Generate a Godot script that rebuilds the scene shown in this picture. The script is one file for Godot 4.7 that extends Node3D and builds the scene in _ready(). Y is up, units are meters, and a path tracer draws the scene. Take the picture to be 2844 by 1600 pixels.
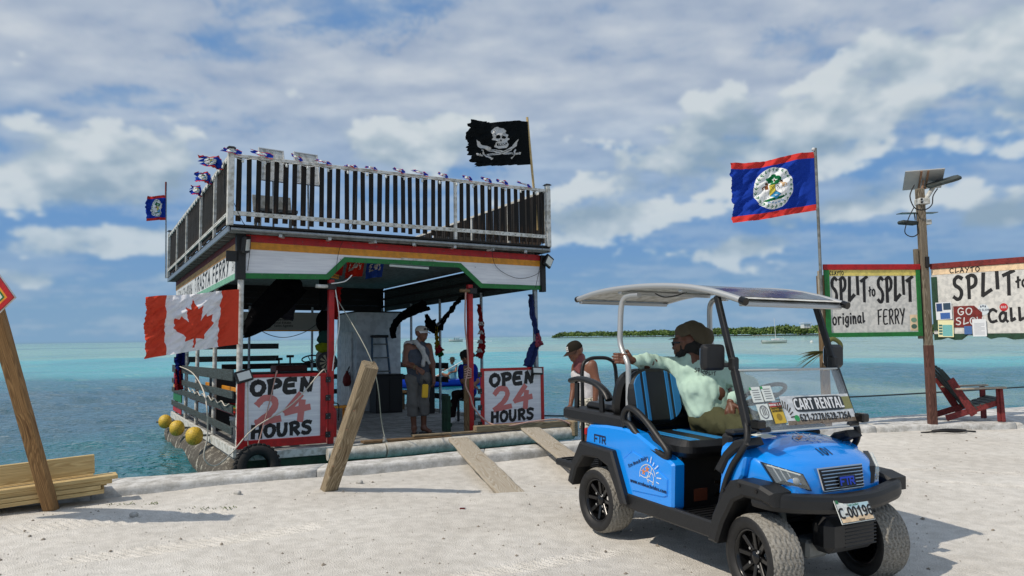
extends Node3D
# A ferry at a sea wall, a golf cart on the sand before it, sign boards, sea and a mangrove island.
var M := {}
var T := {}
var mesh_cache := {}
var used := {}
var rng := RandomNumberGenerator.new()

# ---------------------------------------------------------------- naming and tree
func numbered(called: String, parent: Node = self) -> String:
	var key = [parent.get_instance_id(), called]
	var n = used.get(key, 0)
	used[key] = n + 1
	return called if n == 0 else "%s_%03d" % [called, n]

func tag(o: Node, label: String, category: String, group := ""):
	o.set_meta("label", label)
	o.set_meta("category", category)
	if group: o.set_meta("group", group)
	return o

func thing(called: String, label: String, category: String, at := Vector3.ZERO, turn := 0.0, group := "") -> Node3D:
	var o := Node3D.new()
	o.name = numbered(called)
	add_child(o)
	o.position = at
	o.rotation.y = turn
	tag(o, label, category, group)
	return o

func copy(o: Node3D, called: String, label: String) -> Node3D:
	var c = o.duplicate()
	c.name = numbered(called)
	add_child(c)
	c.set_meta("label", label)
	return c

func put(called: String, mesh: Mesh, m: Material, parent: Node = self, xf := Transform3D()) -> MeshInstance3D:
	var o := MeshInstance3D.new()
	o.name = numbered(called, parent)
	o.mesh = mesh
	o.material_override = m
	o.transform = xf
	parent.add_child(o)
	return o

func group_node(called: String, parent: Node, xf := Transform3D()) -> Node3D:
	var o := Node3D.new()
	o.name = numbered(called, parent)
	o.transform = xf
	parent.add_child(o)
	return o

# ---------------------------------------------------------------- mesh building
func st_new(smooth := false) -> SurfaceTool:
	var st := SurfaceTool.new()
	st.begin(Mesh.PRIMITIVE_TRIANGLES)
	st.set_smooth_group(0 if smooth else -1)
	return st

func obj(called: String, st: SurfaceTool, m: Material, parent: Node = self, xf := Transform3D()) -> MeshInstance3D:
	return put(called, done(st), m, parent, xf)

func done(st: SurfaceTool) -> Mesh:
	st.generate_normals()
	return st.commit()

func tri(st, a, b, c):            # counter-clockwise in, clockwise out
	st.add_vertex(a); st.add_vertex(c); st.add_vertex(b)

func quad(st, a, b, c, d):
	tri(st, a, b, c); tri(st, a, c, d)

func qout(st, a, b, c, d, out: Vector3):
	if (b - a).cross(c - a).dot(out) + (c - a).cross(d - a).dot(out) >= 0: quad(st, a, b, c, d)
	else: quad(st, d, c, b, a)

func tout(st, a, b, c, out: Vector3):
	if (b - a).cross(c - a).dot(out) >= 0: tri(st, a, b, c)
	else: tri(st, c, b, a)

func add_box(st, ctr: Vector3, size: Vector3, bv := 0.0, bs := Basis()):
	var h = size * 0.5
	bv = min(bv, min(h.x, min(h.y, h.z)) * 0.9)
	var v = func(a: int, s: Array) -> Vector3:
		var p = Vector3()
		for i in 3: p[i] = s[i] * (h[i] if i == a else h[i] - bv)
		return ctr + bs * p
	for a in 3:
		var b = (a + 1) % 3
		var c = (a + 2) % 3
		for s in [-1, 1]:
			var q = []
			for pr in [[-1, -1], [1, -1], [1, 1], [-1, 1]]:
				var sg = [0, 0, 0]
				sg[a] = s; sg[b] = pr[0]; sg[c] = pr[1]
				q.append(v.call(a, sg))
			var out = Vector3(); out[a] = s
			qout(st, q[0], q[1], q[2], q[3], bs * out)
			if bv > 0 :
				for s2 in [-1, 1]:
					var e = []
					for s3 in [-1, 1]:
						var sg = [0, 0, 0]
						sg[a] = s; sg[b] = s2; sg[c] = s3
						e.append([v.call(a, sg), v.call(b, sg)])
					var o2 = Vector3(); o2[a] = s; o2[b] = s2
					qout(st, e[0][0], e[1][0], e[1][1], e[0][1], bs * o2)
	if bv > 0:
		for i in 8:
			var sg = [1 if i & 1 else -1, 1 if i & 2 else -1, 1 if i & 4 else -1]
			tout(st, v.call(0, sg), v.call(1, sg), v.call(2, sg), bs * Vector3(sg[0], sg[1], sg[2]))

func box_mesh(size: Vector3, bv := 0.004) -> Mesh:
	var key = "b%.3f,%.3f,%.3f,%.3f" % [size.x, size.y, size.z, bv]
	if not mesh_cache.has(key):
		var st = st_new()
		add_box(st, Vector3.ZERO, size, bv)
		mesh_cache[key] = done(st)
	return mesh_cache[key]

func box(called, ctr: Vector3, size: Vector3, m, parent: Node = self, bv := 0.004, rot := Vector3.ZERO) -> MeshInstance3D:
	return put(called, box_mesh(size, bv), m, parent, Transform3D(Basis.from_euler(rot * PI / 180.0), ctr))

func along(a: Vector3, b: Vector3, up := Vector3.UP) -> Transform3D:
	var x = (b - a).normalized()
	if abs(x.dot(up)) > 0.98: up = Vector3(0, 0, 1)
	var z = x.cross(up).normalized()
	return Transform3D(Basis(x, z.cross(x), z), (a + b) * 0.5)

# a straight piece of timber or metal; its long axis is its own x, h is its size along up
func bar(called, a: Vector3, b: Vector3, h: float, w: float, m, parent: Node = self, bv := 0.004, up := Vector3.UP) -> MeshInstance3D:
	return put(called, box_mesh(Vector3(snappedf((b - a).length(), 0.002), h, w), bv), m, parent, along(a, b, up))

# an old beam: worn round its edges, uneven along its length
func beam(called, a: Vector3, b: Vector3, h: float, w: float, m, parent: Node, seed_: int, wear := 0.006, up := Vector3.UP) -> MeshInstance3D:
	var xf = along(a, b, up)
	var l = (b - a).length()
	var n = noise(seed_, 2.6, 3)
	var st = st_new(true)
	var rings = []
	var cnt = int(l / 0.07) + 2
	for i in cnt + 1:
		var x = -l / 2 + l * i / cnt
		var ring = []
		for k in 16:
			var t = TAU * (k + 0.5) / 16
			var e = 7.0
			var p = Vector2(signf(cos(t)) * pow(absf(cos(t)), 2.0 / e) * h / 2, signf(sin(t)) * pow(absf(sin(t)), 2.0 / e) * w / 2)
			var f = 1.0 + n.get_noise_3d(x * 0.8, p.x * 14.0, p.y * 14.0) * wear * 2.0 / minf(h, w) - (0.03 if i == 0 or i == cnt else 0.0)
			var q = Vector3(x + (n.get_noise_2d(p.x * 20, p.y * 20) * wear * 2.0 if i == 0 or i == cnt else 0.0), p.x * f, p.y * f)
			ring.append(q)
		rings.append(ring)
	add_loft(st, rings, true, true)
	return obj(called, st, m, parent, xf)

func rod(called, a: Vector3, b: Vector3, r: float, m, parent: Node = self, r2 := -1.0, sides := 12) -> MeshInstance3D:
	var l = snappedf((b - a).length(), 0.002)
	if r2 < 0: r2 = r
	var key = "r%.3f,%.3f,%.3f,%d" % [l, r, r2, sides]
	if not mesh_cache.has(key):
		var st = st_new(true)
		add_tube(st, [Vector3(-l / 2, 0, 0), Vector3(l / 2, 0, 0)], [r, r2], sides)
		mesh_cache[key] = done(st)
	return put(called, mesh_cache[key], m, parent, along(a, b))

func add_tube(st, pts: Array, r, sides := 8, caps := true, flat := 1.0):
	var n = pts.size()
	var t0 = (pts[1] - pts[0]).normalized()
	var nrm = t0.cross(Vector3.UP)
	if nrm.length() < 0.1: nrm = t0.cross(Vector3.RIGHT)
	nrm = nrm.normalized()
	var rings = []
	for i in n:
		var t = (pts[min(i + 1, n - 1)] - pts[max(i - 1, 0)]).normalized()
		nrm = (nrm - t * nrm.dot(t)).normalized()
		var bn = t.cross(nrm)
		var rr = r[i] if r is Array else r
		var ring = []
		for k in sides:
			var a = TAU * k / sides
			ring.append(pts[i] + nrm * cos(a) * rr + bn * sin(a) * rr * flat)
		rings.append(ring)
	st.set_smooth_group(0)
	for i in n - 1:
		for k in sides:
			var k2 = (k + 1) % sides
			quad(st, rings[i][k], rings[i][k2], rings[i + 1][k2], rings[i + 1][k])
	if caps:
		st.set_smooth_group(-1)
		for k in range(1, sides - 1):
			tri(st, rings[0][0], rings[0][k + 1], rings[0][k])
			tri(st, rings[n - 1][0], rings[n - 1][k], rings[n - 1][k + 1])
		st.set_smooth_group(0)

func smooth_path(pts: Array, per := 6) -> Array:
	var out = []
	var n = pts.size()
	for i in n - 1:
		var a = pts[max(i - 1, 0)]; var b = pts[i]; var c = pts[i + 1]; var d = pts[min(i + 2, n - 1)]
		for k in per:
			var t = float(k) / per
			out.append(0.5 * ((2.0 * b) + (c - a) * t + (2.0 * a - 5.0 * b + 4.0 * c - d) * t * t + (3.0 * b - a - 3.0 * c + d) * t * t * t))
	out.append(pts[n - 1])
	return out

func hose(called, pts: Array, r: float, m, parent: Node = self, sides := 6, per := 6) -> MeshInstance3D:
	var st = st_new(true)
	add_tube(st, smooth_path(pts, per), r, sides)
	return obj(called, st, m, parent)

func add_lathe(st, prof: Array, seg := 24, xf := Transform3D()):      # prof: Vector2(radius, height) bottom to top, turned about y
	st.set_smooth_group(0)
	for i in prof.size() - 1:
		for k in seg:
			var a = TAU * k / seg; var b = TAU * (k + 1) / seg
			var f = func(p: Vector2, an): return xf * Vector3(cos(an) * p.x, p.y, -sin(an) * p.x)
			quad(st, f.call(prof[i], a), f.call(prof[i], b), f.call(prof[i + 1], b), f.call(prof[i + 1], a))

func poly(a: Array) -> PackedVector2Array:
	var p = PackedVector2Array()
	for i in range(0, a.size(), 2): p.append(Vector2(a[i], a[i + 1]))
	if Geometry2D.is_polygon_clockwise(p): p.reverse()
	return p

# extrude a counter-clockwise outline in xy from z0 to z1, rim rounded off by bv
func add_prism(st, p: PackedVector2Array, z0: float, z1: float, xf := Transform3D(), bv := 0.0):
	var q = p
	if bv > 0:
		var inner = Geometry2D.offset_polygon(p, -bv, Geometry2D.JOIN_MITER)
		if inner.size() == 1 and inner[0].size() == p.size():
			q = inner[0]
			# line the start points up
			var best = 0; var bd = 1e9
			for i in q.size():
				if q[i].distance_to(p[0]) < bd: bd = q[i].distance_to(p[0]); best = i
			var qq = PackedVector2Array()
			for i in q.size(): qq.append(q[(i + best) % q.size()])
			q = qq
			if Geometry2D.is_polygon_clockwise(q) != Geometry2D.is_polygon_clockwise(p): q = p; bv = 0.0
		else: bv = 0.0
	var ix = Geometry2D.triangulate_polygon(q)
	for i in range(0, ix.size(), 3):
		var a = q[ix[i]]; var b = q[ix[i + 1]]; var c = q[ix[i + 2]]
		tout(st, xf * Vector3(a.x, a.y, z1), xf * Vector3(b.x, b.y, z1), xf * Vector3(c.x, c.y, z1), xf.basis.z)
		tout(st, xf * Vector3(a.x, a.y, z0), xf * Vector3(b.x, b.y, z0), xf * Vector3(c.x, c.y, z0), -xf.basis.z)
	var n = p.size()
	for i in n:
		var a = p[i]; var b = p[(i + 1) % n]; var qa = q[i]; var qb = q[(i + 1) % n]
		var zs = [[qa, qb, z0], [a, b, z0 + bv], [a, b, z1 - bv], [qa, qb, z1]] if bv > 0 else [[a, b, z0], [a, b, z1]]
		for k in zs.size() - 1:
			var u = zs[k]; var w = zs[k + 1]
			quad(st, xf * Vector3(u[0].x, u[0].y, u[2]), xf * Vector3(u[1].x, u[1].y, u[2]), xf * Vector3(w[1].x, w[1].y, w[2]), xf * Vector3(w[0].x, w[0].y, w[2]))

func plate(called, p: PackedVector2Array, z0: float, z1: float, m, parent: Node = self, xf := Transform3D(), bv := 0.0) -> MeshInstance3D:
	var st = st_new()
	add_prism(st, p, z0, z1, Transform3D(), bv)
	return obj(called, st, m, parent, xf)

# rings of equal length joined into a skin, smooth along and around
func add_loft(st, rings: Array, closed := true, caps := true, flip := false):
	st.set_smooth_group(0)
	for i in rings.size() - 1:
		var n = rings[i].size()
		for k in (n if closed else n - 1):
			var k2 = (k + 1) % n
			if flip: quad(st, rings[i][k], rings[i + 1][k], rings[i + 1][k2], rings[i][k2])
			else: quad(st, rings[i][k], rings[i][k2], rings[i + 1][k2], rings[i + 1][k])
	if caps and closed:
		st.set_smooth_group(-1)
		for e in [0, rings.size() - 1]:
			var c = Vector3()
			for v in rings[e]: c += v
			c /= rings[e].size()
			var n = rings[e].size()
			for k in n:
				if (e == 0) != flip: tri(st, c, rings[e][(k + 1) % n], rings[e][k])
				else: tri(st, c, rings[e][k], rings[e][(k + 1) % n])
		st.set_smooth_group(0)

# a sheet given by f(u, v), with texture coordinates u, 1 - v
func sheet(nu: int, nv: int, f: Callable, uvf = null) -> SurfaceTool:
	var st = st_new(true)
	for j in nv + 1:
		for i in nu + 1:
			var u = float(i) / nu; var v = float(j) / nv
			st.set_uv(Vector2(u, 1.0 - v) if uvf == null else uvf.call(u, v))
			st.add_vertex(f.call(u, v))
	for j in nv:
		for i in nu:
			var a = j * (nu + 1) + i
			st.add_index(a); st.add_index(a + nu + 2); st.add_index(a + 1)
			st.add_index(a); st.add_index(a + nu + 1); st.add_index(a + nu + 2)
	return st

# ---------------------------------------------------------------- textures
func noise(seed_: int, freq: float, oct := 4, type := FastNoiseLite.TYPE_SIMPLEX_SMOOTH) -> FastNoiseLite:
	var n := FastNoiseLite.new()
	n.seed = seed_; n.frequency = freq; n.noise_type = type
	n.fractal_type = FastNoiseLite.FRACTAL_FBM if oct > 1 else FastNoiseLite.FRACTAL_NONE
	n.fractal_octaves = oct
	return n

func gray(n: FastNoiseLite, w: int, h: int) -> Image:
	var im = n.get_seamless_image(w, h)
	im.convert(Image.FORMAT_L8)
	return im

func ramp_tex(im: Image, a: Color, b: Color, lo := 0.25, hi := 0.75) -> ImageTexture:
	var src = im.get_data()
	var lut = []
	for i in 256:
		var t = clampf((i / 255.0 - lo) / (hi - lo), 0, 1)
		var c = a.lerp(b, t)
		lut.append([int(c.r * 255), int(c.g * 255), int(c.b * 255)])
	var outb = PackedByteArray()
	outb.resize(src.size() * 3)
	for i in src.size():
		var l = lut[src[i]]
		outb[i * 3] = l[0]; outb[i * 3 + 1] = l[1]; outb[i * 3 + 2] = l[2]
	var o = Image.create_from_data(im.get_width(), im.get_height(), false, Image.FORMAT_RGB8, outb)
	return ImageTexture.create_from_image(o)

func nrm_tex(im: Image, s: float) -> ImageTexture:
	var o = im.duplicate()
	o.bump_map_to_normal_map(s)
	return ImageTexture.create_from_image(o)

func streaks(seed_: int, along_x: bool, fine := 0.05) -> Image:
	var a = gray(noise(seed_, fine, 3), 24, 512)
	a.resize(512, 512, Image.INTERPOLATE_CUBIC)
	var b = gray(noise(seed_ + 1, 0.02, 3), 64, 512)
	b.resize(512, 512, Image.INTERPOLATE_CUBIC)
	var da = a.get_data(); var db = b.get_data()
	for i in da.size(): da[i] = (da[i] + db[i]) / 2
	var o = Image.create_from_data(512, 512, false, Image.FORMAT_L8, da)
	if not along_x: o.rotate_90(CLOCKWISE)
	return o

# sawn timber: rings cut lengthwise, wandering, bent round knots; grain runs along x
func wood_image(seed_: int) -> Image:
	var n1 = noise(seed_, 0.006, 2); var n2 = noise(seed_ + 1, 0.11, 3)
	rng.seed = seed_
	var kn = []
	for i in 7: kn.append([rng.randf() * 512, rng.randf() * 512, rng.randf_range(9, 17)])
	var by = PackedByteArray()
	by.resize(512 * 512)
	for y in 512:
		for x in 512:
			var d = y * 0.052 + n1.get_noise_2d(x * 0.55, y * 1.1) * 3.4
			var dark = 0.0
			for q in kn:
				var dx = (x - q[0]) * 0.34; var dy = y - q[1]
				if absf(dx) < 50 and absf(dy) < 60:
					var r2 = (dx * dx + dy * dy) / (q[2] * q[2])
					d += 1.7 * exp(-r2 * 0.6) * signf(dy)
					dark += 0.55 * exp(-r2 * 5.0)
			var ring = fposmod(d, 1.0)
			ring = smoothstep(0.0, 0.75, ring) * (1.0 - smoothstep(0.82, 1.0, ring))
			var v = 0.60 - ring * 0.26 + n2.get_noise_2d(x * 0.06, y * 1.6) * 0.26 - dark * 0.5
			by[y * 512 + x] = int(clampf(v, 0, 1) * 255)
	return Image.create_from_data(512, 512, false, Image.FORMAT_L8, by)

func make_textures():
	var g1 = gray(noise(3, 0.012, 5), 512, 512)
	var g2 = gray(noise(8, 0.05, 4), 512, 512)
	var g3 = gray(noise(12, 0.16, 2), 512, 512)
	T.grime = ramp_tex(g1, Color(0.80, 0.79, 0.76), Color(1, 1, 1), 0.2, 0.62)
	T.scuff = ramp_tex(g2, Color(0.68, 0.66, 0.63), Color(1, 1, 1), 0.2, 0.5)
	T.speck = ramp_tex(g3, Color(0.72, 0.70, 0.67), Color(1, 1, 1), 0.2, 0.7)
	T.patch = ramp_tex(g1, Color(0.90, 0.905, 0.91), Color(1, 1, 1), 0.3, 0.62)
	var dm = g1.get_data(); var d3 = g3.get_data(); var d2 = g2.get_data()
	for i in dm.size(): dm[i] = (dm[i] * 2 + d3[i] + d2[i]) / 4
	T.cast = ramp_tex(Image.create_from_data(512, 512, false, Image.FORMAT_L8, dm), Color(0.76, 0.75, 0.73), Color(1, 1, 1), 0.32, 0.62)
	T.n_fine = nrm_tex(g3, 3.0)
	T.n_mid = nrm_tex(g2, 4.0)
	T.n_soft = nrm_tex(g1, 6.0)
	var sx = wood_image(21)
	T.wood = ramp_tex(sx, Color(0.50, 0.45, 0.39), Color(1, 1, 1), 0.15, 0.72)
	T.wood_soft = ramp_tex(sx, Color(0.72, 0.66, 0.58), Color(1, 1, 1), 0.12, 0.72)
	T.wood_faint = ramp_tex(streaks(25, true), Color(0.93, 0.93, 0.94), Color(1, 1, 1), 0.3, 0.7)
	T.n_wood = nrm_tex(sx, 3.0)
	var sc = streaks(33, true, 0.08)
	T.charred = ramp_tex(sc, Color(0.22, 0.2, 0.19), Color(1, 0.85, 0.66), 0.42, 0.8)
	T.barnacle = ramp_tex(Image.create_from_data(512, 512, false, Image.FORMAT_L8, dm), Color(0.36, 0.345, 0.32), Color(0.92, 0.92, 0.9), 0.615, 0.66)
	T.rust = ramp_tex(g2, Color(1, 1, 1), Color(0.62, 0.4, 0.28), 0.55, 0.75)

func mat(key: String, col: Color, rough := 0.8, tex := "", scale := 1.0, nrm := "", nstr := 1.0, metal := 0.0, spec := 0.5) -> StandardMaterial3D:
	if M.has(key): return M[key]
	var m := StandardMaterial3D.new()
	m.albedo_color = col
	m.roughness = rough
	m.metallic = metal
	m.metallic_specular = spec
	if tex or nrm:
		m.uv1_triplanar = true
		m.uv1_scale = Vector3.ONE * scale
	if tex: m.albedo_texture = T[tex]
	if nrm:
		m.normal_enabled = true
		m.normal_texture = T[nrm]
		m.normal_scale = nstr
	M[key] = m
	return m

func c8(r, g, b) -> Color: return Color(r / 255.0, g / 255.0, b / 255.0)

func flatc(key: String, r, g, b, rough := 0.7) -> StandardMaterial3D: return mat(key, c8(r, g, b), rough)

func make_materials():
	mat("white", c8(214, 216, 216), 0.55, "patch", 0.9, "n_soft", 0.3)
	mat("white_dirty", c8(205, 206, 202), 0.7, "grime", 1.4, "n_mid", 0.3)
	mat("white_brushed", c8(226, 228, 232), 0.6, "wood_faint", 0.9, "n_wood", 0.25)
	mat("red", c8(172, 16, 18), 0.45, "patch", 1.1, "n_mid", 0.25)
	mat("red_old", c8(120, 34, 30), 0.7, "grime", 1.3, "n_mid", 0.4)
	mat("gold", c8(214, 142, 30), 0.5, "patch", 1.1, "n_mid", 0.2)
	mat("gold_old", c8(216, 160, 96), 0.7, "grime", 1.1, "n_mid", 0.3)
	mat("yellow_pale", c8(224, 206, 112), 0.6, "patch", 1.3, "n_mid", 0.3)
	mat("cream", c8(236, 208, 170), 0.6, "patch", 1.3, "n_mid", 0.3)
	mat("green", c8(16, 110, 44), 0.45, "patch", 1.1, "n_mid", 0.25)
	mat("green_pale", c8(120, 176, 148), 0.6, "patch", 1.1, "n_mid", 0.25)
	mat("green_dark", c8(28, 66, 46), 0.7, "grime", 1.3, "n_mid", 0.5)
	mat("slate", c8(70, 84, 86), 0.75, "wood", 0.7, "n_wood", 0.8)
	mat("charred", c8(50, 42, 35), 0.85, "charred", 0.8, "n_wood", 1.0)
	mat("black", c8(22, 22, 24), 0.55, "patch", 2.0, "n_fine", 0.3)
	mat("black_wood", c8(26, 25, 25), 0.8, "wood", 0.8, "n_wood", 0.8)
	mat("black_plastic", c8(21, 22, 24), 0.48, "patch", 3.0, "n_fine", 0.35)
	mat("black_gloss", c8(14, 14, 15), 0.22)
	mat("rubber", c8(34, 34, 35), 0.85, "scuff", 3.0, "n_fine", 0.6)
	mat("paint_black", c8(20, 20, 22), 0.6)
	mat("brush_pink", c8(196, 116, 112), 0.7)
	mat("galv", c8(150, 156, 160), 0.42, "patch", 2.0, "n_soft", 0.4, 0.75)
	mat("galv_dull", c8(128, 132, 132), 0.6, "grime", 1.0, "n_soft", 0.4, 0.35)
	mat("alu", c8(186, 188, 188), 0.4, "", 1, "", 1, 0.6)
	mat("worn_red", c8(116, 78, 68), 0.85, "wood", 0.9, "n_wood", 1.2)
	mat("post_grey", c8(152, 143, 127), 0.9, "wood", 0.6, "n_wood", 1.4)
	mat("deck_grey", c8(142, 144, 144), 0.8, "cast", 0.5, "n_mid", 0.3)
	mat("concrete", c8(206, 206, 204), 0.92, "cast", 0.7, "n_fine", 0.25)
	mat("wood_new", c8(216, 194, 142), 0.75, "wood_soft", 0.55, "n_wood", 0.9)
	mat("wood_post", c8(178, 140, 92), 0.78, "wood", 0.5, "n_wood", 1.0)
	mat("wood_grey", c8(186, 181, 170), 0.9, "wood_soft", 0.6, "n_wood", 1.6)
	mat("wood_old", c8(172, 158, 132), 0.9, "wood", 0.6, "n_wood", 1.8)
	mat("wood_mid", c8(140, 116, 84), 0.85, "wood", 0.8, "n_wood", 1.2)
	mat("rope", c8(222, 216, 204), 0.9, "speck", 20.0, "n_fine", 0.8)
	mat("rope_pink", c8(206, 168, 158), 0.9, "speck", 20.0, "n_fine", 0.8)
	mat("rope_dark", c8(40, 52, 58), 0.9)
	mat("wire", c8(16, 16, 18), 0.6)
	mat("wire_white", c8(220, 220, 218), 0.6)
	mat("buoy", c8(214, 180, 62), 0.55, "scuff", 1.2, "n_mid", 0.4)
	mat("pontoon", c8(214, 210, 200), 0.8, "barnacle", 0.7, "n_soft", 0.4)
	mat("pipe", c8(206, 203, 194), 0.6, "cast", 1.2, "n_soft", 0.3)
	mat("lens", c8(206, 210, 206), 0.15)
	for k in ["wood_new", "wood_post", "wood_grey", "wood_old", "wood_mid", "post_grey", "worn_red"]: M[k].uv1_scale = Vector3(0.5, 2.2, 2.2)
	mat("cabin_white", c8(204, 210, 214), 0.6, "patch", 0.7, "n_soft", 0.2)

# ---------------------------------------------------------------- sky
func make_sky() -> PanoramaSkyMaterial:
	var w = 2048; var h = 1024
	var na = noise(41, 1.0, 4)
	na.domain_warp_enabled = true; na.domain_warp_amplitude = 0.4; na.domain_warp_frequency = 0.9
	var nb = noise(52, 1.0, 5)
	var nc = noise(63, 1.0, 6)
	nc.fractal_gain = 0.55
	var nd = noise(74, 1.0, 4)
	nd.fractal_gain = 0.6
	var by = PackedByteArray()
	by.resize(w * h * 3)
	var hz = Vector3(128, 163, 194); var zen = Vector3(92, 130, 182)
	# heaps of cumulus: azimuth, elevation, half width, half height in degrees, slope of the heap, strength
	var heaps = [[20, 14.0, 17, 4.6, 0.22, 1.0], [29, 17.6, 11, 4.2, 0.1, 0.95], [38, 14, 12, 4.5, 0.0, 0.8], [7.0, 8.8, 8.5, 2.1, 0.10, 1.0], [17.5, 6.4, 6, 1.5, 0.1, 0.9], [24, 8.6, 7, 2.0, 0.16, 0.92], [34.5, 7.4, 5, 1.7, 0.1, 0.95], [-32, 10.8, 12, 4.4, 0.0, 1.0], [-28, 7.0, 8, 2.2, 0.1, 1.0], [-34, 4.2, 7, 1.1, 0.0, 0.85], [-7, 14.6, 11, 2.9, 0.14, 0.9], [-24, 4.6, 5, 1.2, 0, 0.8],
		[52, 12, 12, 4, 0.1, 0.9], [78, 9, 14, 3, 0.0, 0.8], [110, 14, 16, 5, -0.1, 0.9], [150, 8, 13, 3, 0.0, 0.8], [-58, 10, 12, 4, 0.0, 0.9], [-85, 14, 15, 5, 0.1, 0.9], [-120, 9, 14, 3, 0.0, 0.8], [-160, 12, 16, 4, 0.0, 0.9]]
	for y in h:
		var el = PI * (0.5 - (y + 0.5) / h)
		var o = y * w * 3
		if el < -0.01:
			for x in w:
				by[o] = 120; by[o + 1] = 150; by[o + 2] = 165
				o += 3
			continue
		var se = sin(el); var ce = cos(el)
		var eld = rad_to_deg(el)
		var base = hz.lerp(Vector3(108, 151, 200), smoothstep(1.0, 9.0, eld)).lerp(zen, smoothstep(9.0, 40.0, eld))
		var near = []
		for q in heaps:
			if absf(eld - q[1]) < q[3] * 2.4 + q[2] * absf(q[4]): near.append(q)
		var high = smoothstep(5.0, 20.0, eld)
		for x in w:
			var az = TAU * (x + 0.5) / w
			if az > PI: az -= TAU
			var azd = rad_to_deg(az)
			var dx = sin(az) * ce; var dz = -cos(az) * ce
			var k = 1.0 / (se + 0.10)
			var px = dx * k; var pz = dz * k
			# high broken sheet, seen in perspective: wide veils, mottled
			var a = na.get_noise_3d(px * 0.62, 3.0, pz * 0.95)
			var f = nb.get_noise_3d(px * 3.4, 9.0, pz * 5.0)
			var ca = smoothstep(-0.52, -0.02, a + f * 0.34 + 0.42 * high - 0.26)
			ca *= lerpf(0.30, 0.96, high)
			var lum = clampf(0.50 + a * 0.55 + f * 0.75, 0, 1)
			var col = base.lerp(Vector3(152, 168, 192).lerp(Vector3(201, 208, 216), lum), ca)
			# cumulus
			var bias = -1.0
			for q in near:
				var da = (azd - q[0]) / q[2]
				if da > 1.7 or da < -1.7: continue
				var de = (eld - q[1] - (azd - q[0]) * q[4]) / q[3]
				if de < 0: de *= 1.25
				bias = maxf(bias, q[5] * exp(-(da * da * 1.1 + de * de * 1.2)) - 0.44)
			if bias > -0.43:
				var s = nc.get_noise_3d(dx * 5.0, se * 9.5, dz * 5.0)
				var s2 = nc.get_noise_3d(dx * 5.0 - 0.07, se * 9.5 + 0.26, dz * 5.0)
				var fine = nd.get_noise_3d(dx * 17, se * 30.0, dz * 17)
				var den = s * 0.80 + bias + fine * 0.26
				var cc = smoothstep(-0.05, lerpf(0.10, 0.42, smoothstep(-0.15, 0.25, s2 - s + 0.04)), den)
				if cc > 0:
					var lit = clampf(0.62 + (s - s2) * 1.7 + fine * 0.5 - maxf(den - 0.22, 0.0) * 0.55, 0, 1)
					var cl = Vector3(144, 166, 184).lerp(Vector3(209, 217, 221), lit)
					cl = cl.lerp(hz, 0.22 * (1.0 - smoothstep(2.0, 11.0, eld)))
					col = col.lerp(cl, cc * 0.88)
			by[o] = int(clampf(col.x, 0, 255)); by[o + 1] = int(clampf(col.y, 0, 255)); by[o + 2] = int(clampf(col.z, 0, 255))
			o += 3
	var m := PanoramaSkyMaterial.new()
	m.panorama = ImageTexture.create_from_image(Image.create_from_data(w, h, false, Image.FORMAT_RGB8, by))
	return m

func structure(o: Node):
	o.set_meta("kind", "structure")
	return o

# ---------------------------------------------------------------- ground, sea wall, sea
const WALL_NEAR := [[-60, 22.0], [-14, -2.9], [-9, -5.25], [-4.3, -7.78], [-2.4, -8.72], [0.2, -10.08], [1.6, -10.86], [3.2, -11.5], [5.3, -12.0], [8.5, -12.3], [16, -13.4], [60, -24]]
const WALL_FAR := [[-60, 19.6], [-14, -3.9], [-9, -6.3], [-4.5, -8.42], [-2.2, -9.28], [0.4, -10.7], [1.8, -11.4], [3.4, -12.05], [6.0, -13.2], [10.1, -14.85], [17, -17.6], [60, -34]]

func line_z(t: Array, x: float) -> float:
	for i in t.size() - 1:
		if x <= t[i + 1][0]:
			var f = (x - t[i][0]) / float(t[i + 1][0] - t[i][0])
			return lerpf(t[i][1], t[i + 1][1], f)
	return t[-1][1]

var n_dune: FastNoiseLite
var n_lump: FastNoiseLite
var n_ripple: FastNoiseLite
var n_tone: FastNoiseLite

func sand_h(x: float, z: float) -> float:
	var d = z - line_z(WALL_NEAR, x)                      # metres from the wall
	var y = n_dune.get_noise_2d(x, z) * 0.035 + n_lump.get_noise_2d(x, z) * 0.006 + n_ripple.get_noise_2d(x, z) * 0.005 * (0.35 + absf(n_dune.get_noise_2d(x * 1.5 + 9.0, z * 1.5)) * 2.2)
	y += 0.02 * smoothstep(1.2, 0.0, d)
	# hollow scooped out round the gangplanks
	var hx = (x - 0.4) / 1.25; var hz = (z + 9.0) / 0.9
	y -= 0.10 * exp(-(hx * hx + hz * hz))
	hx = (x - 0.1) / 0.7; hz = (z + 7.72) / 0.25
	y += 0.06 * exp(-(hx * hx + hz * hz))
	# the drive falls away a little under the cart
	hx = (x - 1.9) / 1.6; hz = (z + 4.6) / 1.3
	y -= 0.045 * exp(-(hx * hx + hz * hz))
	# tyre prints
	y += tread(x, z, Vector2(-4.6, -6.55), Vector2(-2.6, -7.25), 0.20) + tread(x, z, Vector2(-3.5, -5.6), Vector2(-1.6, -6.7), 0.17) + tread(x, z, Vector2(-2.2, -4.2), Vector2(0.9, -5.9), 0.11) + tread(x, z, Vector2(3.0, -9.6), Vector2(7.5, -7.8), 0.11) + tread(x, z, Vector2(3.2, -8.6), Vector2(7.8, -6.8), 0.11)
	return y

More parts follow.
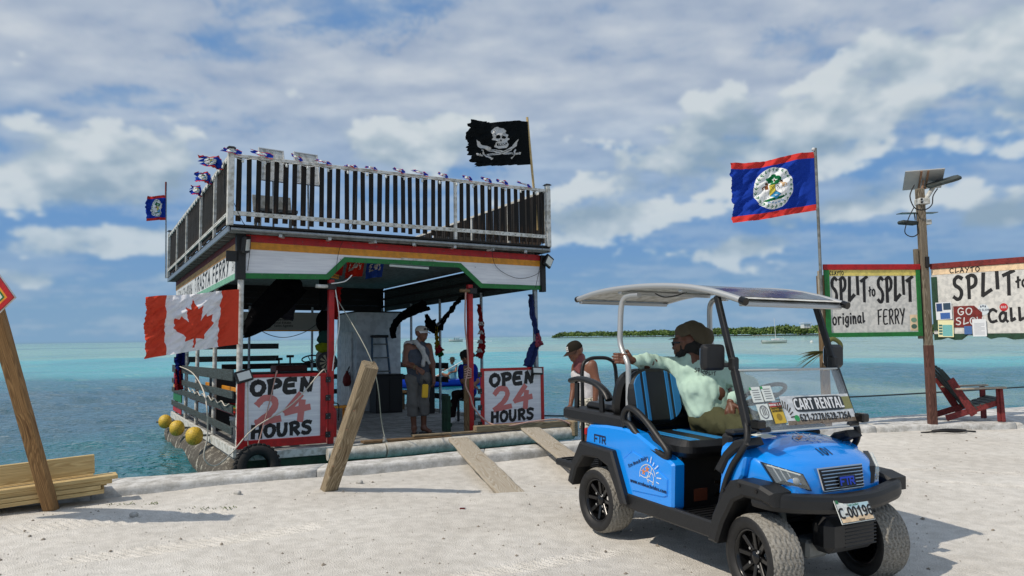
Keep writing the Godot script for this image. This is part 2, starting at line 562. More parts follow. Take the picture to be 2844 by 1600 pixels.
# damp and dusty patches, grain of its own
func sand_tone(x: float, z: float) -> Color:
	var a = n_tone.get_noise_2d(x, z * 1.3); var b = n_lump.get_noise_2d(x * 0.8 + 40.0, z)
	var t = clampf(0.93 + a * 0.14 + b * 0.04, 0.7, 1.0)
	return Color(t, t * (0.992 + a * 0.012), t * (0.982 + a * 0.025))

func tread(x: float, z: float, a: Vector2, b: Vector2, half: float) -> float:
	var ab = b - a
	var p = Vector2(x, z) - a
	var l = ab.length()
	var t = p.dot(ab) / l
	var s = p.cross(ab) / l
	if t < 0 or t > l or absf(s) > half: return 0.0
	return (sin((t + s * 0.6) * 78.0) * 0.010 - 0.010) * smoothstep(0, 0.25, t) * smoothstep(0, 0.25, l - t) * smoothstep(0, 0.04, half - absf(s))

func build_ground():
	n_tone = noise(15, 0.42, 5); n_dune = noise(5, 0.30, 3); n_lump = noise(6, 1.3, 5); n_ripple = noise(7, 11.0, 3)
	var g = gray(noise(91, 0.11, 4), 1024, 1024)
	var g2 = gray(noise(92, 0.01, 4), 1024, 1024)
	var da = g.get_data(); var db = g2.get_data()
	for i in da.size(): da[i] = (da[i] * 3 + db[i] * 2) / 5
	var mix = Image.create_from_data(1024, 1024, false, Image.FORMAT_L8, da)
	var m := StandardMaterial3D.new()
	m.albedo_texture = ramp_tex(mix, c8(192, 189, 182), c8(220, 217, 211), 0.26, 0.66)
	m.normal_enabled = true
	m.normal_texture = nrm_tex(g, 8.0)
	m.normal_scale = 0.6
	m.roughness = 0.95
	m.uv1_scale = Vector3(0.55, 0.55, 0.55)
	m.vertex_color_use_as_albedo = true
	M.sand = m
	var nx = 560; var nz = 380
	var x0 = -7.0; var x1 = 10.0; var z1 = -2.2
	var st = st_new(true)
	for j in nz + 1:
		for i in nx + 1:
			var x = lerpf(x0, x1, float(i) / nx)
			var zw = line_z(WALL_NEAR, x) - 0.25
			var v = float(j) / nz
			var z = lerpf(z1, zw, v)
			st.set_uv(Vector2(x, z)); st.set_color(sand_tone(x, z))
			st.add_vertex(Vector3(x, sand_h(x, z), z))
	for j in nz:
		for i in nx:
			var a = j * (nx + 1) + i
			for q in [a, a + nx + 1, a + 1, a + 1, a + nx + 1, a + nx + 2]: st.add_index(q)
	structure(obj("sand", st, m))
	# the same sand beyond the camera's near field, coarser
	st = st_new(true)
	var xs = [-60.0, -30.0, -20.0, -14.0, -10.0, -8.5, -7.0]
	var add_patch = func(xa: Array, zf: Callable, nzz: int):
		for i in xa.size() - 1:
			for j in nzz:
				var q = []
				for e in [[i, j], [i, j + 1], [i + 1, j + 1], [i + 1, j]]:
					var x = xa[e[0]]
					var z = zf.call(x, float(e[1]) / nzz)
					q.append(Vector3(x, n_dune.get_noise_2d(x, z) * 0.035, z))
				for e in [0, 1, 2, 0, 2, 3]:
					st.set_uv(Vector2(q[e].x, q[e].z)); st.set_color(sand_tone(q[e].x, q[e].z)); st.add_vertex(q[e])
	add_patch.call(xs, func(x, v): return lerpf(40.0, line_z(WALL_NEAR, x) - 0.25, 1.0 - pow(1.0 - v, 2.0)), 40)
	add_patch.call([10.0, 11.5, 14.0, 20.0, 30.0, 60.0], func(x, v): return lerpf(40.0, line_z(WALL_NEAR, x) - 0.25, 1.0 - pow(1.0 - v, 2.0)), 40)
	xs = []
	for i in 35: xs.append(-7.0 + i * 0.5)
	add_patch.call(xs, func(x, v): return lerpf(40.0, -2.2, v), 30)
	structure(obj("sand_plain", st, m))
	# pebbles and shell bits lying about
	st = st_new()
	rng.seed = 11
	for i in 2600:
		var x = rng.randf_range(-6.5, 9.0)
		var z = lerpf(line_z(WALL_NEAR, x) + 0.05, -2.6, pow(rng.randf(), 0.8))
		var r = rng.randf_range(0.003, 0.008) if rng.randf() < 0.9 else rng.randf_range(0.008, 0.02)
		var p = Vector3(x, sand_h(x, z) + r * 0.2, z)
		var v = []
		for k in 5:
			var an = TAU * k / 5 + rng.randf()
			v.append(p + Vector3(cos(an) * r * rng.randf_range(0.7, 1.4), rng.randf_range(-0.2, 0.3) * r, sin(an) * r * rng.randf_range(0.7, 1.4)))
		var top = p + Vector3(0, r * 0.8, 0)
		for k in 5: tout(st, v[k], v[(k + 1) % 5], top, Vector3.UP)
	var peb = obj("pebbles", st, mat("pebble", c8(150, 142, 130), 0.9, "speck", 6.0))
	peb.set_meta("kind", "stuff")
	tag(peb, "small pebbles and shell bits scattered over the sand", "pebbles")

func build_wall():
	var t = thing("sea_wall", "low pale concrete sea wall running between the sand and the water", "wall")
	# cast in lengths with joints between them
	var xs = [-14.0, -9.0, -6.4, -4.35, -2.3, -0.4, 1.5, 3.6, 5.8, 8.2, 10.8, 14.0, 18.0]
	var nz = noise(71, 1.4, 3)
	for i in xs.size() - 1:
		var a = xs[i] + 0.006; var b = xs[i + 1] - 0.006
		var st = st_new(true)
		var rings = []
		var n = int(ceil((b - a) / 0.12))
		for k in n + 1:
			var x = lerpf(a, b, float(k) / n)
			var zn = line_z(WALL_NEAR, x); var zf = line_z(WALL_FAR, x)
			var h = 0.115 + nz.get_noise_2d(x * 0.5, 0) * 0.008
			var w = nz.get_noise_2d(x * 2.0, 9.0) * 0.010
			var r = []
			for q in [[zn + w, -0.25], [zn + w, h - 0.045], [zn - 0.008 + w, h - 0.010], [zn - 0.03, h], [(zn * 2 + zf) / 3, h + 0.004 + nz.get_noise_2d(x, 3) * 0.006], [(zn + zf * 2) / 3, h + 0.002], [zf + 0.05, h], [zf + 0.012, h - 0.02], [zf, h - 0.05], [zf, -1.2]]:
				r.append(Vector3(x, q[1], q[0]))
			rings.append(r)
		add_loft(st, rings, false, false, true)
		for e in [0, rings.size() - 1]:
			for k in range(1, 9):
				tout(st, rings[e][0], rings[e][k], rings[e][k + 1], Vector3(-1 if e == 0 else 1, 0, 0))
		obj("wall_length", st, M.concrete, t)

const SEA_Y := -0.42
var sea_n := []
func sea_h(x: float, z: float, cell: float) -> float:
	var y = 0.0
	for q in sea_n:
		if cell < q[2]: y += q[0].get_noise_2d(x * q[3], z) * q[1] * smoothstep(q[2], q[2] * 0.45, cell)
	return y

func build_sea():
	sea_n = [[noise(80, 0.07, 2), 0.14, 7.0, 0.5], [noise(81, 0.22, 2), 0.09, 2.0, 0.62], [noise(82, 0.75, 2), 0.062, 0.7, 0.6], [noise(83, 2.2, 2), 0.022, 0.2, 0.62]]
	var nw = gray(noise(84, 0.03, 4), 512, 512)
	var m := StandardMaterial3D.new()
	m.vertex_color_use_as_albedo = true
	m.roughness = 0.07
	m.metallic_specular = 0.5
	m.normal_enabled = true
	m.normal_texture = nrm_tex(nw, 9.0)
	m.normal_scale = 0.9
	M.sea = m
	var nstreak = noise(87, 0.35, 4); var npatch = noise(85, 0.045, 4); var nband = noise(86, 0.006, 3)
	var lin = func(r, g, b): return c8(r, g, b).srgb_to_linear()
	var deep = lin.call(24, 102, 112); var grass = lin.call(44, 84, 96); var turq = lin.call(84, 174, 176); var pale = lin.call(142, 186, 164); var far = lin.call(58, 110, 118); var shoal = lin.call(150, 172, 152)
	var rows = []
	var s = -1.0
	while s < 9000.0:                     # metres beyond the wall line
		rows.append(s)
		s += 0.055 + max(0.0, s) * 0.011
	var nx = 420
	var st = st_new(true)
	for j in rows.size():
		var d = rows[j]
		var half = 11.0 + max(0.0, d) * 1.25
		var cell = max(0.055 + max(0.0, d) * 0.011, 2.0 * half / nx)
		for i in nx + 1:
			var x = lerpf(-half, half, float(i) / nx) + 1.0 + d * 0.02
			var z = -8.2 - 0.42 * clampf(x, -14, 14) * exp(-d * 0.02) - d
			var y = SEA_Y + sea_h(x, z, cell)
			# what lies on the bottom: channel, sea-grass beds, sand flats, bars and the reef edge, each with a ragged outline of its own
			var ps = npatch.get_noise_2d(x, z * 0.6); var bn = nband.get_noise_2d(x, z * 0.5)
			var q = d * (1.0 + bn * 0.55 + ps * 0.35)
			var c = deep.lerp(turq, smoothstep(30.0, 46.0, q))
			var gx = (x + 18.0) / 15.0; var gz = (z + 24.0) / 12.0
			c = c.lerp(grass, smoothstep(0.30, 0.62, exp(-(gx * gx + gz * gz)) + ps * 0.55) * 0.9)
			c = c.lerp(pale, smoothstep(95.0, 128.0, q) * 0.9)
			var sx = (x - 75.0) / 85.0; var sz = (z + 135.0) / 95.0
			c = c.lerp(shoal, smoothstep(0.28, 0.52, exp(-(sx * sx + sz * sz)) + ps * 0.4) * 0.8)
			if d > 220.0:
				var strip = nband.get_noise_2d(x * 0.25 + 300.0, z * 2.4)
				c = c.lerp(far, smoothstep(0.10, 0.22, strip) * 0.7)
			var sk = nstreak.get_noise_2d(x * 0.16, z * 0.7 * (1.0 / (1.0 + d * 0.03))) * 0.30  # light and dark wave streaks painted into the sea colour, not bottom matter
			c = Color(c.r * (1.0 + sk), c.g * (1.0 + sk * 0.8), c.b * (1.0 + sk * 0.7))
			st.set_color(c)
			st.set_uv(Vector2(x * 0.22, z * 0.36))
			st.add_vertex(Vector3(x, y, z))
	for j in rows.size() - 1:
		for i in nx:
			var a = j * (nx + 1) + i
			for q in [a, a + nx + 1, a + 1, a + 1, a + nx + 1, a + nx + 2]: st.add_index(q)
	structure(obj("sea", st, m))

func build_island():
	rng.seed = 77
	# shoreline from the far point on the left to beyond the picture on the right
	var shore = [[62.0, -1120.0], [150.0, -980.0], [225.0, -760.0], [250.0, -560.0], [330.0, -520.0], [420.0, -430.0], [520.0, -380.0]]
	var st = st_new(true)
	for i in shore.size() - 1:
		var a = Vector3(shore[i][0], SEA_Y - 0.6, shore[i][1]); var b = Vector3(shore[i + 1][0], SEA_Y - 0.6, shore[i + 1][1])
		var back = Vector3(60, 0, -160)
		quad(st, a, b, b + Vector3(2, 1.2, -12), a + Vector3(2, 1.2, -12))
		quad(st, a + Vector3(2, 1.2, -12), b + Vector3(2, 1.2, -12), b + back + Vector3(0, 1.4, 0), a + back + Vector3(0, 1.4, 0))
	structure(obj("island", st, mat("mud", c8(38, 42, 28), 0.95)))
	st = st_new()
	var nh = noise(78, 0.02, 3)
	var cols = [c8(66, 92, 40), c8(84, 110, 46), c8(100, 122, 54), c8(50, 72, 36), c8(112, 130, 66)]
	for i in 5: cols[i] = cols[i].srgb_to_linear()
	var total = 0.0
	var segs = []
	for i in shore.size() - 1:
		var l = Vector2(shore[i + 1][0] - shore[i][0], shore[i + 1][1] - shore[i][1]).length()
		segs.append(l); total += l
	for row in 3:
		var d = 0.0
		while d < total:
			var i = 0; var r = d
			while i < segs.size() - 1 and r > segs[i]: r -= segs[i]; i += 1
			var f = r / segs[i]
			var x = lerpf(shore[i][0], shore[i + 1][0], f) + row * 5.0 + rng.randf_range(-1.5, 1.5)
			var z = lerpf(shore[i][1], shore[i + 1][1], f) - row * 9.0 - 3.0
			var hh = (7.0 + nh.get_noise_1d(d) * 2.6 + row * 0.8 + rng.randf_range(-0.4, 0.5)) * smoothstep(-6.0, 14.0, d + row * 3.0)
			if rng.randf() < 0.015: hh += rng.randf_range(0.4, 1.2)
			var w = rng.randf_range(3.2, 5.4)
			var col = cols[rng.randi() % 5]
			for k in 84:
				# leaf sprays filling the crown, denser at its skin
				var th = rng.randf() * TAU; var ph = acos(rng.randf_range(-0.55, 1.0)); var rr = pow(rng.randf(), 0.35)
				var p = Vector3(x, SEA_Y + hh * 0.5, z) + Vector3(sin(ph) * cos(th) * w, cos(ph) * hh * 0.5, sin(ph) * sin(th) * w) * rr
				var s = rng.randf_range(0.6, 1.4)
				var u = Vector3(rng.randf_range(-1, 1), rng.randf_range(-0.5, 0.5), rng.randf_range(-1, 1)).normalized() * s
				var v = u.cross(Vector3(rng.randf_range(-1, 1), rng.randf_range(0.2, 1), rng.randf_range(-1, 1))).normalized() * s
				st.set_color(col.lerp(cols[rng.randi() % 5], 0.4))
				tri(st, p - u, p + v, p + u)
				tri(st, p - u, p - v * 0.6, p + u)
			d += rng.randf_range(2.6, 4.4) * (1.6 if d < 250 else 1.0)
	var m := StandardMaterial3D.new()
	m.vertex_color_use_as_albedo = true
	m.roughness = 0.8
	var o = obj("mangrove_trees", st, m)
	o.set_meta("kind", "stuff")
	tag(o, "low dense belt of green mangroves along the far island", "mangroves")

# ---------------------------------------------------------------- hand lettering: strokes in a unit box, laid as thin paint
const GLYPH := {
	"O": [[0.5, 0.97, 0.16, 0.8, 0.08, 0.4, 0.3, 0.05, 0.68, 0.08, 0.93, 0.45, 0.86, 0.82, 0.5, 0.97]],
	"P": [[0.22, 0.96, 0.2, 0.0], [0.05, 0.9, 0.5, 1.0, 0.88, 0.88, 0.86, 0.62, 0.55, 0.48, 0.24, 0.46]],
	"E": [[0.88, 0.97, 0.2, 0.9, 0.12, 0.06, 0.85, 0.04], [0.17, 0.5, 0.7, 0.54]],
	"N": [[0.12, 0.02, 0.24, 0.95], [0.24, 0.95, 0.74, 0.05], [0.74, 0.05, 0.94, 1.0]],
	"H": [[0.15, 1.0, 0.12, 0.0], [0.85, 1.0, 0.82, 0.0], [0.12, 0.5, 0.84, 0.56]],
	"U": [[0.12, 1.0, 0.12, 0.45, 0.25, 0.06, 0.6, 0.04, 0.82, 0.35, 0.86, 1.0]],
	"R": [[0.2, 0.94, 0.18, 0.0], [0.06, 0.88, 0.5, 1.0, 0.84, 0.86, 0.8, 0.62, 0.5, 0.5, 0.24, 0.48], [0.42, 0.5, 0.9, 0.0]],
	"S": [[0.9, 0.92, 0.55, 1.0, 0.2, 0.86, 0.22, 0.64, 0.6, 0.5, 0.82, 0.32, 0.7, 0.08, 0.4, 0.0, 0.06, 0.1]],
	"2": [[0.12, 0.76, 0.36, 0.98, 0.7, 0.94, 0.78, 0.68, 0.55, 0.36, 0.1, 0.04], [0.1, 0.04, 0.95, 0.16]],
	"4": [[0.62, 1.0, 0.06, 0.34], [0.06, 0.34, 0.96, 0.5], [0.7, 0.74, 0.62, 0.0]],
	"L": [[0.3, 1.0, 0.15, 0.05], [0.15, 0.05, 0.95, 0.28]],
	"I": [[0.5, 1.0, 0.5, 0.3]],
	"l": [[0.3, 1.0, 0.32, 0.06], [0.32, 0.06, 0.8, 0.2]],
	"T": [[0.5, 0.9, 0.45, 0.0], [0.02, 0.82, 0.98, 1.0]],
	"t": [[0.5, 1.0, 0.46, 0.0], [0.05, 0.55, 0.95, 0.72]],
	"o": [[0.5, 0.72, 0.16, 0.55, 0.14, 0.2, 0.5, 0.0, 0.84, 0.2, 0.82, 0.58, 0.5, 0.72]],
	"r": [[0.22, 0.72, 0.3, 0.0], [0.26, 0.42, 0.42, 0.66, 0.6, 0.72, 0.85, 0.66]],
	"i": [[0.5, 0.68, 0.48, 0.0], [0.52, 0.9, 0.52, 1.0]],
	"g": [[0.8, 0.62, 0.5, 0.72, 0.18, 0.5, 0.24, 0.2, 0.55, 0.14, 0.8, 0.42], [0.82, 0.72, 0.78, 0.2, 0.66, -0.2, 0.34, -0.26, 0.12, -0.08]],
	"n": [[0.18, 0.72, 0.24, 0.0], [0.22, 0.4, 0.42, 0.66, 0.64, 0.66, 0.76, 0.42, 0.8, 0.0]],
	"a": [[0.78, 0.6, 0.48, 0.72, 0.16, 0.48, 0.2, 0.12, 0.5, 0.06, 0.76, 0.34], [0.78, 0.7, 0.76, 0.16, 0.95, 0.02]],
	"F": [[0.2, 0.96, 0.16, 0.0], [0.2, 0.94, 0.9, 1.0], [0.18, 0.5, 0.72, 0.54]],
	"Y": [[0.06, 1.0, 0.5, 0.52], [0.96, 1.0, 0.3, -0.05]],
	"C": [[0.92, 0.84, 0.56, 1.0, 0.18, 0.8, 0.1, 0.4, 0.34, 0.04, 0.92, 0.12]],
	"A": [[0.05, 0.0, 0.52, 1.0], [0.52, 1.0, 0.95, 0.0], [0.22, 0.36, 0.8, 0.38]],
	"G": [[0.88, 0.84, 0.5, 1.0, 0.14, 0.72, 0.14, 0.28, 0.48, 0.0, 0.86, 0.18, 0.9, 0.44], [0.9, 0.44, 0.55, 0.44]],
	"W": [[0.04, 1.0, 0.26, 0.0], [0.26, 0.0, 0.5, 0.7], [0.5, 0.7, 0.74, 0.0], [0.74, 0.0, 0.96, 1.0]],
	"0": [[0.5, 1.0, 0.2, 0.75, 0.18, 0.25, 0.5, 0.0, 0.8, 0.25, 0.8, 0.75, 0.5, 1.0]],
	"1": [[0.5, 1.0, 0.5, 0.0]],
	"3": [[0.15, 0.9, 0.5, 1.0, 0.8, 0.8, 0.5, 0.55, 0.82, 0.3, 0.5, 0.0, 0.12, 0.1]],
	"5": [[0.85, 1.0, 0.25, 1.0], [0.25, 1.0, 0.2, 0.58], [0.2, 0.58, 0.6, 0.62, 0.84, 0.3, 0.5, 0.0, 0.12, 0.1]],
	"6": [[0.8, 1.0, 0.3, 0.6, 0.2, 0.2, 0.5, 0.0, 0.82, 0.25, 0.55, 0.5, 0.22, 0.35]],
	"8": [[0.5, 0.52, 0.2, 0.75, 0.5, 1.0, 0.8, 0.75, 0.5, 0.52, 0.15, 0.25, 0.5, 0.0, 0.85, 0.25, 0.5, 0.52]],
	"-": [[0.15, 0.5, 0.85, 0.52]], ".": [[0.45, 0.0, 0.55, 0.05]],
}

# one brush stroke of width w lying in the xy plane at z
func add_stroke(st, pts: Array, w: float, z := 0.0, rough := 0.0, xf := Transform3D()):
	var p = pts
	if pts.size() > 3: p = smooth_path(pts, 5)
	var n = p.size()
	var L = []; var R = []
	for i in n:
		var t = (p[min(i + 1, n - 1)] - p[max(i - 1, 0)]).normalized()
		var nn = Vector2(-t.y, t.x)
		var ww = w * 0.5 * (1.0 + rng.randf_range(-rough, rough))
		var q = p[i]
		if i == 0: q -= t * w * 0.3
		if i == n - 1: q += t * w * 0.3
		L.append(q + nn * ww + t * w * rng.randf_range(-rough, rough) * 0.6); R.append(q - nn * ww)
	for i in n - 1:
		qout(st, xf * Vector3(L[i].x, L[i].y, z), xf * Vector3(R[i].x, R[i].y, z), xf * Vector3(R[i + 1].x, R[i + 1].y, z), xf * Vector3(L[i + 1].x, L[i + 1].y, z), xf.basis.z)

func word(st, text: String, org: Vector2, cw: float, ch: float, w: float, gap := 0.25, rise := 0.0, rough := 0.12, z := 0.0, xf := Transform3D()):
	var x = org.x
	var k = 0
	for c in text:
		if c == " ": x += cw * 0.7; continue
		var wide = cw * (0.42 if c in "I1i-." else (0.75 if c in "lt" else 1.0))
		for s in GLYPH[c]:
			var pts = []
			for i in range(0, s.size(), 2): pts.append(Vector2(x + s[i] * wide, org.y + s[i + 1] * ch + rise * (x - org.x)))
			add_stroke(st, pts, w, z + k * 0.00012, rough, xf)
			k += 1
		x += wide + cw * gap

# printed lettering; xf puts its middle and its facing
func print_text(called, text: String, height: float, m, parent: Node, at: Vector3, rot := Vector3.ZERO, squeeze := 1.0, font := "Droid Sans", bold := true) -> MeshInstance3D:
	var tm := TextMesh.new()
	var f := SystemFont.new()
	f.font_names = PackedStringArray([font])
	if bold: f.font_weight = 700
	tm.font = f
	tm.font_size = 48
	tm.pixel_size = height / 48.0 * 1.37
	tm.depth = 0.0012
	tm.text = text
	return put(called, tm, m, parent, Transform3D(Basis.from_euler(rot * PI / 180.0) * Basis.from_scale(Vector3(squeeze, 1, 1)), at))

# ---------------------------------------------------------------- painting flat print
func paint_poly(im: Image, p: PackedVector2Array, c: Color):
	var w = im.get_width(); var h = im.get_height()
	var q = PackedVector2Array()
	var lo = Vector2(1e9, 1e9); var hi = -lo
	for v in p:
		var s = Vector2(v.x * w, (1.0 - v.y) * h)
		q.append(s); lo = lo.min(s); hi = hi.max(s)
	for y in range(max(0, int(lo.y)), min(h, int(hi.y) + 2)):
		for x in range(max(0, int(lo.x)), min(w, int(hi.x) + 2)):
			if Geometry2D.is_point_in_polygon(Vector2(x + 0.5, y + 0.5), q): im.set_pixel(x, y, c)

func disc_poly(cx, cy, rx, ry, n := 28) -> PackedVector2Array:
	var p = PackedVector2Array()
	for i in n: p.append(Vector2(cx + cos(TAU * i / n) * rx, cy + sin(TAU * i / n) * ry))
	return p

func paint_line(im: Image, pts: Array, wd: float, c: Color, asp := 1.0):
	for i in pts.size() - 1:
		var a: Vector2 = pts[i]; var b: Vector2 = pts[i + 1]
		var t = (b - a); t = Vector2(t.x * asp, t.y).normalized()
		var nn = Vector2(-t.y / asp, t.x) * wd * 0.5
		var e = Vector2(t.x / asp, t.y) * wd * 0.2
		paint_poly(im, PackedVector2Array([a - e + nn, a - e - nn, b + e - nn, b + e + nn]), c)

func raw(a: Array) -> PackedVector2Array:
	var p = PackedVector2Array()
	for i in range(0, a.size(), 2): p.append(Vector2(a[i], a[i + 1]))
	return p

func canada_image() -> Image:
	var im = Image.create(384, 224, false, Image.FORMAT_RGB8)
	im.fill(c8(226, 226, 230))
	var red = c8(206, 74, 54)
	im.fill_rect(Rect2i(0, 0, 84, 224), red)
	im.fill_rect(Rect2i(300, 0, 84, 224), red)
	var half = [0.0, 0.90, 0.09, 0.70, 0.20, 0.76, 0.15, 0.47, 0.28, 0.60, 0.31, 0.54, 0.45, 0.57, 0.41, 0.45, 0.46, 0.40, 0.20, 0.21, 0.22, 0.13, 0.02, 0.17, 0.022, 0.0]
	var p = PackedVector2Array()
	for i in range(0, half.size(), 2): p.append(Vector2(0.5 + half[i] * 0.46, 0.06 + half[i + 1] * 0.95))
	for i in range(half.size() - 2, 0, -2): p.append(Vector2(0.5 - half[i] * 0.46, 0.06 + half[i + 1] * 0.95))
	paint_poly(im, p, red)
	return im

func pirate_image() -> Image:
	var im = Image.create(384, 256, false, Image.FORMAT_RGB8)
	var k = c8(22, 25, 27); var w = c8(196, 196, 194)
	im.fill(k)
	# sabres: blades, guards, grips
	for s in [1.0, -1.0]:
		var fx = func(x): return 0.5 + s * (x - 0.5)
		var blade = []
		for q in [[0.20, 0.44], [0.30, 0.36], [0.42, 0.285], [0.55, 0.24], [0.70, 0.235], [0.70, 0.275], [0.56, 0.29], [0.44, 0.345], [0.33, 0.42], [0.24, 0.52], [0.185, 0.60]]: blade += [fx.call(q[0]), q[1]]
		paint_poly(im, raw(blade), w)
		paint_line(im, [Vector2(fx.call(0.36), 0.36), Vector2(fx.call(0.5), 0.283), Vector2(fx.call(0.68), 0.255)], 0.010, k, 1.5)
		paint_line(im, [Vector2(fx.call(0.775), 0.36), Vector2(fx.call(0.735), 0.31), Vector2(fx.call(0.715), 0.22), Vector2(fx.call(0.67), 0.15), Vector2(fx.call(0.645), 0.165)], 0.032, w, 1.5)
		paint_line(im, [Vector2(fx.call(0.75), 0.255), Vector2(fx.call(0.81), 0.265)], 0.04, w, 1.5)
		paint_poly(im, disc_poly(fx.call(0.84), 0.27, 0.020, 0.032, 14), w)
	paint_poly(im, disc_poly(0.5, 0.715, 0.132, 0.165), w)
	paint_poly(im, raw([0.3875, 0.64, 0.3688, 0.58, 0.4125, 0.55, 0.4313, 0.5, 0.5688, 0.5, 0.5875, 0.55, 0.6312, 0.58, 0.6125, 0.64]), w)
	paint_poly(im, raw([0.4, 0.52, 0.4062, 0.43, 0.45, 0.375, 0.55, 0.375, 0.5938, 0.43, 0.6, 0.52, 0.5688, 0.52, 0.5563, 0.455, 0.4438, 0.455, 0.4313, 0.52]), w)
	paint_poly(im, raw([0.44, 0.5, 0.45, 0.44, 0.55, 0.44, 0.56, 0.5]), k)
	for i in 4: paint_poly(im, raw([0.463 + i * 0.02, 0.495, 0.465 + i * 0.02, 0.455, 0.477 + i * 0.02, 0.455, 0.478 + i * 0.02, 0.495]), w)
	for s in [-1.0, 1.0]: paint_poly(im, disc_poly(0.5 + s * 0.052, 0.64, 0.036, 0.042, 16), k)
	paint_poly(im, raw([0.5, 0.6, 0.4812, 0.545, 0.5188, 0.545]), k)
	paint_line(im, [Vector2(0.42, 0.79), Vector2(0.412, 0.70), Vector2(0.425, 0.62)], 0.010, k, 1.5)
	return im

func belize_image() -> Image:
	var im = Image.create(448, 288, false, Image.FORMAT_RGB8)
	im.fill(c8(32, 62, 158))
	im.fill_rect(Rect2i(0, 0, 448, 30), c8(206, 62, 58))
	im.fill_rect(Rect2i(0, 258, 448, 30), c8(206, 62, 58))
	var a = 448.0 / 288.0
	var pt = func(x, y): return Vector2(0.5 + x / a, 0.5 + y)          # units of the flag's height, from its middle
	var dl = func(l: Array):
		var q = []
		for i in range(0, l.size(), 2): q.append(pt.call(l[i], l[i + 1]))
		return q
	var dp = func(l: Array): return PackedVector2Array(dl.call(l))
	paint_poly(im, disc_poly(0.5, 0.5, 0.36 / a, 0.36, 48), c8(236, 238, 238))
	var gr = c8(26, 104, 62)
	for i in 25:                                   # wreath of leaves
		var an = TAU * i / 25
		var c = Vector2(cos(an), sin(an)) * 0.318
		var t = Vector2(-sin(an), cos(an)); var r = Vector2(cos(an), sin(an))
		paint_line(im, [pt.call((c + t * 0.03).x, (c + t * 0.03).y), pt.call((c - t * 0.03).x, (c - t * 0.03).y)], 0.008, gr, a)
		for s in [-1.0, 1.0]:
			var q = []
			for e in [[0.0, 0.022], [0.016, 0.016], [0.032, -0.012], [0.022, -0.018], [0.01, 0.0]]:
				var v = c + r * e[0] * s + t * e[1]
				q += [v.x, v.y]
			paint_poly(im, dp.call(q), gr)
	# tree
	paint_line(im, dl.call([0, 0.0, 0.005, 0.14]), 0.022, c8(96, 62, 40), a)
	for q in [[-0.06, 0.12], [0.05, 0.10], [-0.04, 0.18], [0.06, 0.17], [0.0, 0.21], [-0.09, 0.16], [0.10, 0.14], [0.02, 0.07], [-0.03, 0.06]]: paint_poly(im, disc_poly(0.5 + q[0] / a, 0.5 + q[1], 0.048 / a, 0.032, 14), gr if q[1] > 0.1 else c8(38, 120, 70))
	# ground and shield
	paint_poly(im, dp.call([-0.2, -0.19, -0.1, -0.17, 0.1, -0.16, 0.2, -0.13, 0.2, -0.16, 0.1, -0.2, -0.15, -0.22]), gr)
	paint_poly(im, dp.call([-0.1, 0.06, 0.0, 0.06, 0.0, -0.05, -0.09, -0.13, -0.1, -0.05]), c8(212, 196, 84))
	paint_poly(im, dp.call([0.0, 0.06, 0.1, 0.06, 0.1, -0.05, 0.09, -0.13, 0.0, -0.05]), c8(244, 244, 244))
	paint_poly(im, dp.call([0.0, -0.05, 0.09, -0.13, 0.0, -0.2, -0.09, -0.13]), c8(70, 150, 196))
	paint_poly(im, dp.call([-0.03, -0.12, 0.03, -0.12, 0.02, -0.14, -0.02, -0.14]), c8(240, 240, 240))
	for l in [[-0.1, 0.06, 0.1, 0.06], [0.0, 0.06, 0.0, -0.05], [0.0, -0.05, 0.09, -0.13], [0.0, -0.05, -0.09, -0.13], [0.03, -0.02, 0.08, 0.05], [0.08, -0.03, 0.03, 0.05], [-0.07, -0.03, -0.02, 0.04], [-0.02, -0.02, -0.08, 0.04]]: paint_line(im, dl.call(l), 0.007, c8(60, 50, 44), a)
	# the two supporters
	for s in [-1.0, 1.0]:
		var sk = c8(122, 78, 52) if s < 0 else c8(206, 172, 132)
		paint_poly(im, dp.call([s * 0.115, 0.07, s * 0.165, 0.06, s * 0.16, -0.01, s * 0.115, -0.01]), sk)
		paint_line(im, dl.call([s * 0.16, 0.055, s * 0.205, 0.03, s * 0.19, 0.0]), 0.02, sk, a)
		paint_line(im, dl.call([s * 0.12, 0.055, s * 0.10, 0.10]), 0.018, sk, a)
		paint_poly(im, disc_poly(0.5 + s * 0.135 / a, 0.5 + 0.095, 0.02 / a, 0.025, 12), c8(84, 54, 38))
		paint_poly(im, dp.call([s * 0.112, -0.01, s * 0.16, -0.01, s * 0.17, -0.16, s * 0.145, -0.16, s * 0.137, -0.05, s * 0.128, -0.16, s * 0.108, -0.16]), c8(250, 250, 250))
		for l in [[s * 0.112, -0.02, s * 0.108, -0.16], [s * 0.16, -0.01, s * 0.17, -0.16], [s * 0.137, -0.03, s * 0.137, -0.1]]: paint_line(im, dl.call(l), 0.005, c8(150, 150, 152), a)
	for i in 5: paint_poly(im, disc_poly(0.5 + (-0.12 + i * 0.06) / a, 0.5 - 0.235 - 0.012 * (2 - abs(i - 2)), 0.026 / a, 0.017, 10), c8(150, 176, 204))
	return im

func cloth(key: String, im: Image, back := 0.25) -> StandardMaterial3D:
	if M.has(key): return M[key]
	var m := StandardMaterial3D.new()
	m.albedo_texture = ImageTexture.create_from_image(im)
	m.roughness = 1.0
	m.metallic_specular = 0.1
	m.cull_mode = BaseMaterial3D.CULL_DISABLED
	if back > 0:
		m.backlight_enabled = true
		m.backlight = Color(back, back, back)
	M[key] = m
	return m

func plain_cloth(key: String, r, g, b, back := 0.15) -> StandardMaterial3D:
	if M.has(key): return M[key]
	var m = mat(key, c8(r, g, b), 1.0, "speck", 8.0, "n_mid", 0.5, 0.0, 0.1)
	m.cull_mode = BaseMaterial3D.CULL_DISABLED
	if back > 0:
		m.backlight_enabled = true
		m.backlight = c8(r, g, b) * back
	return m

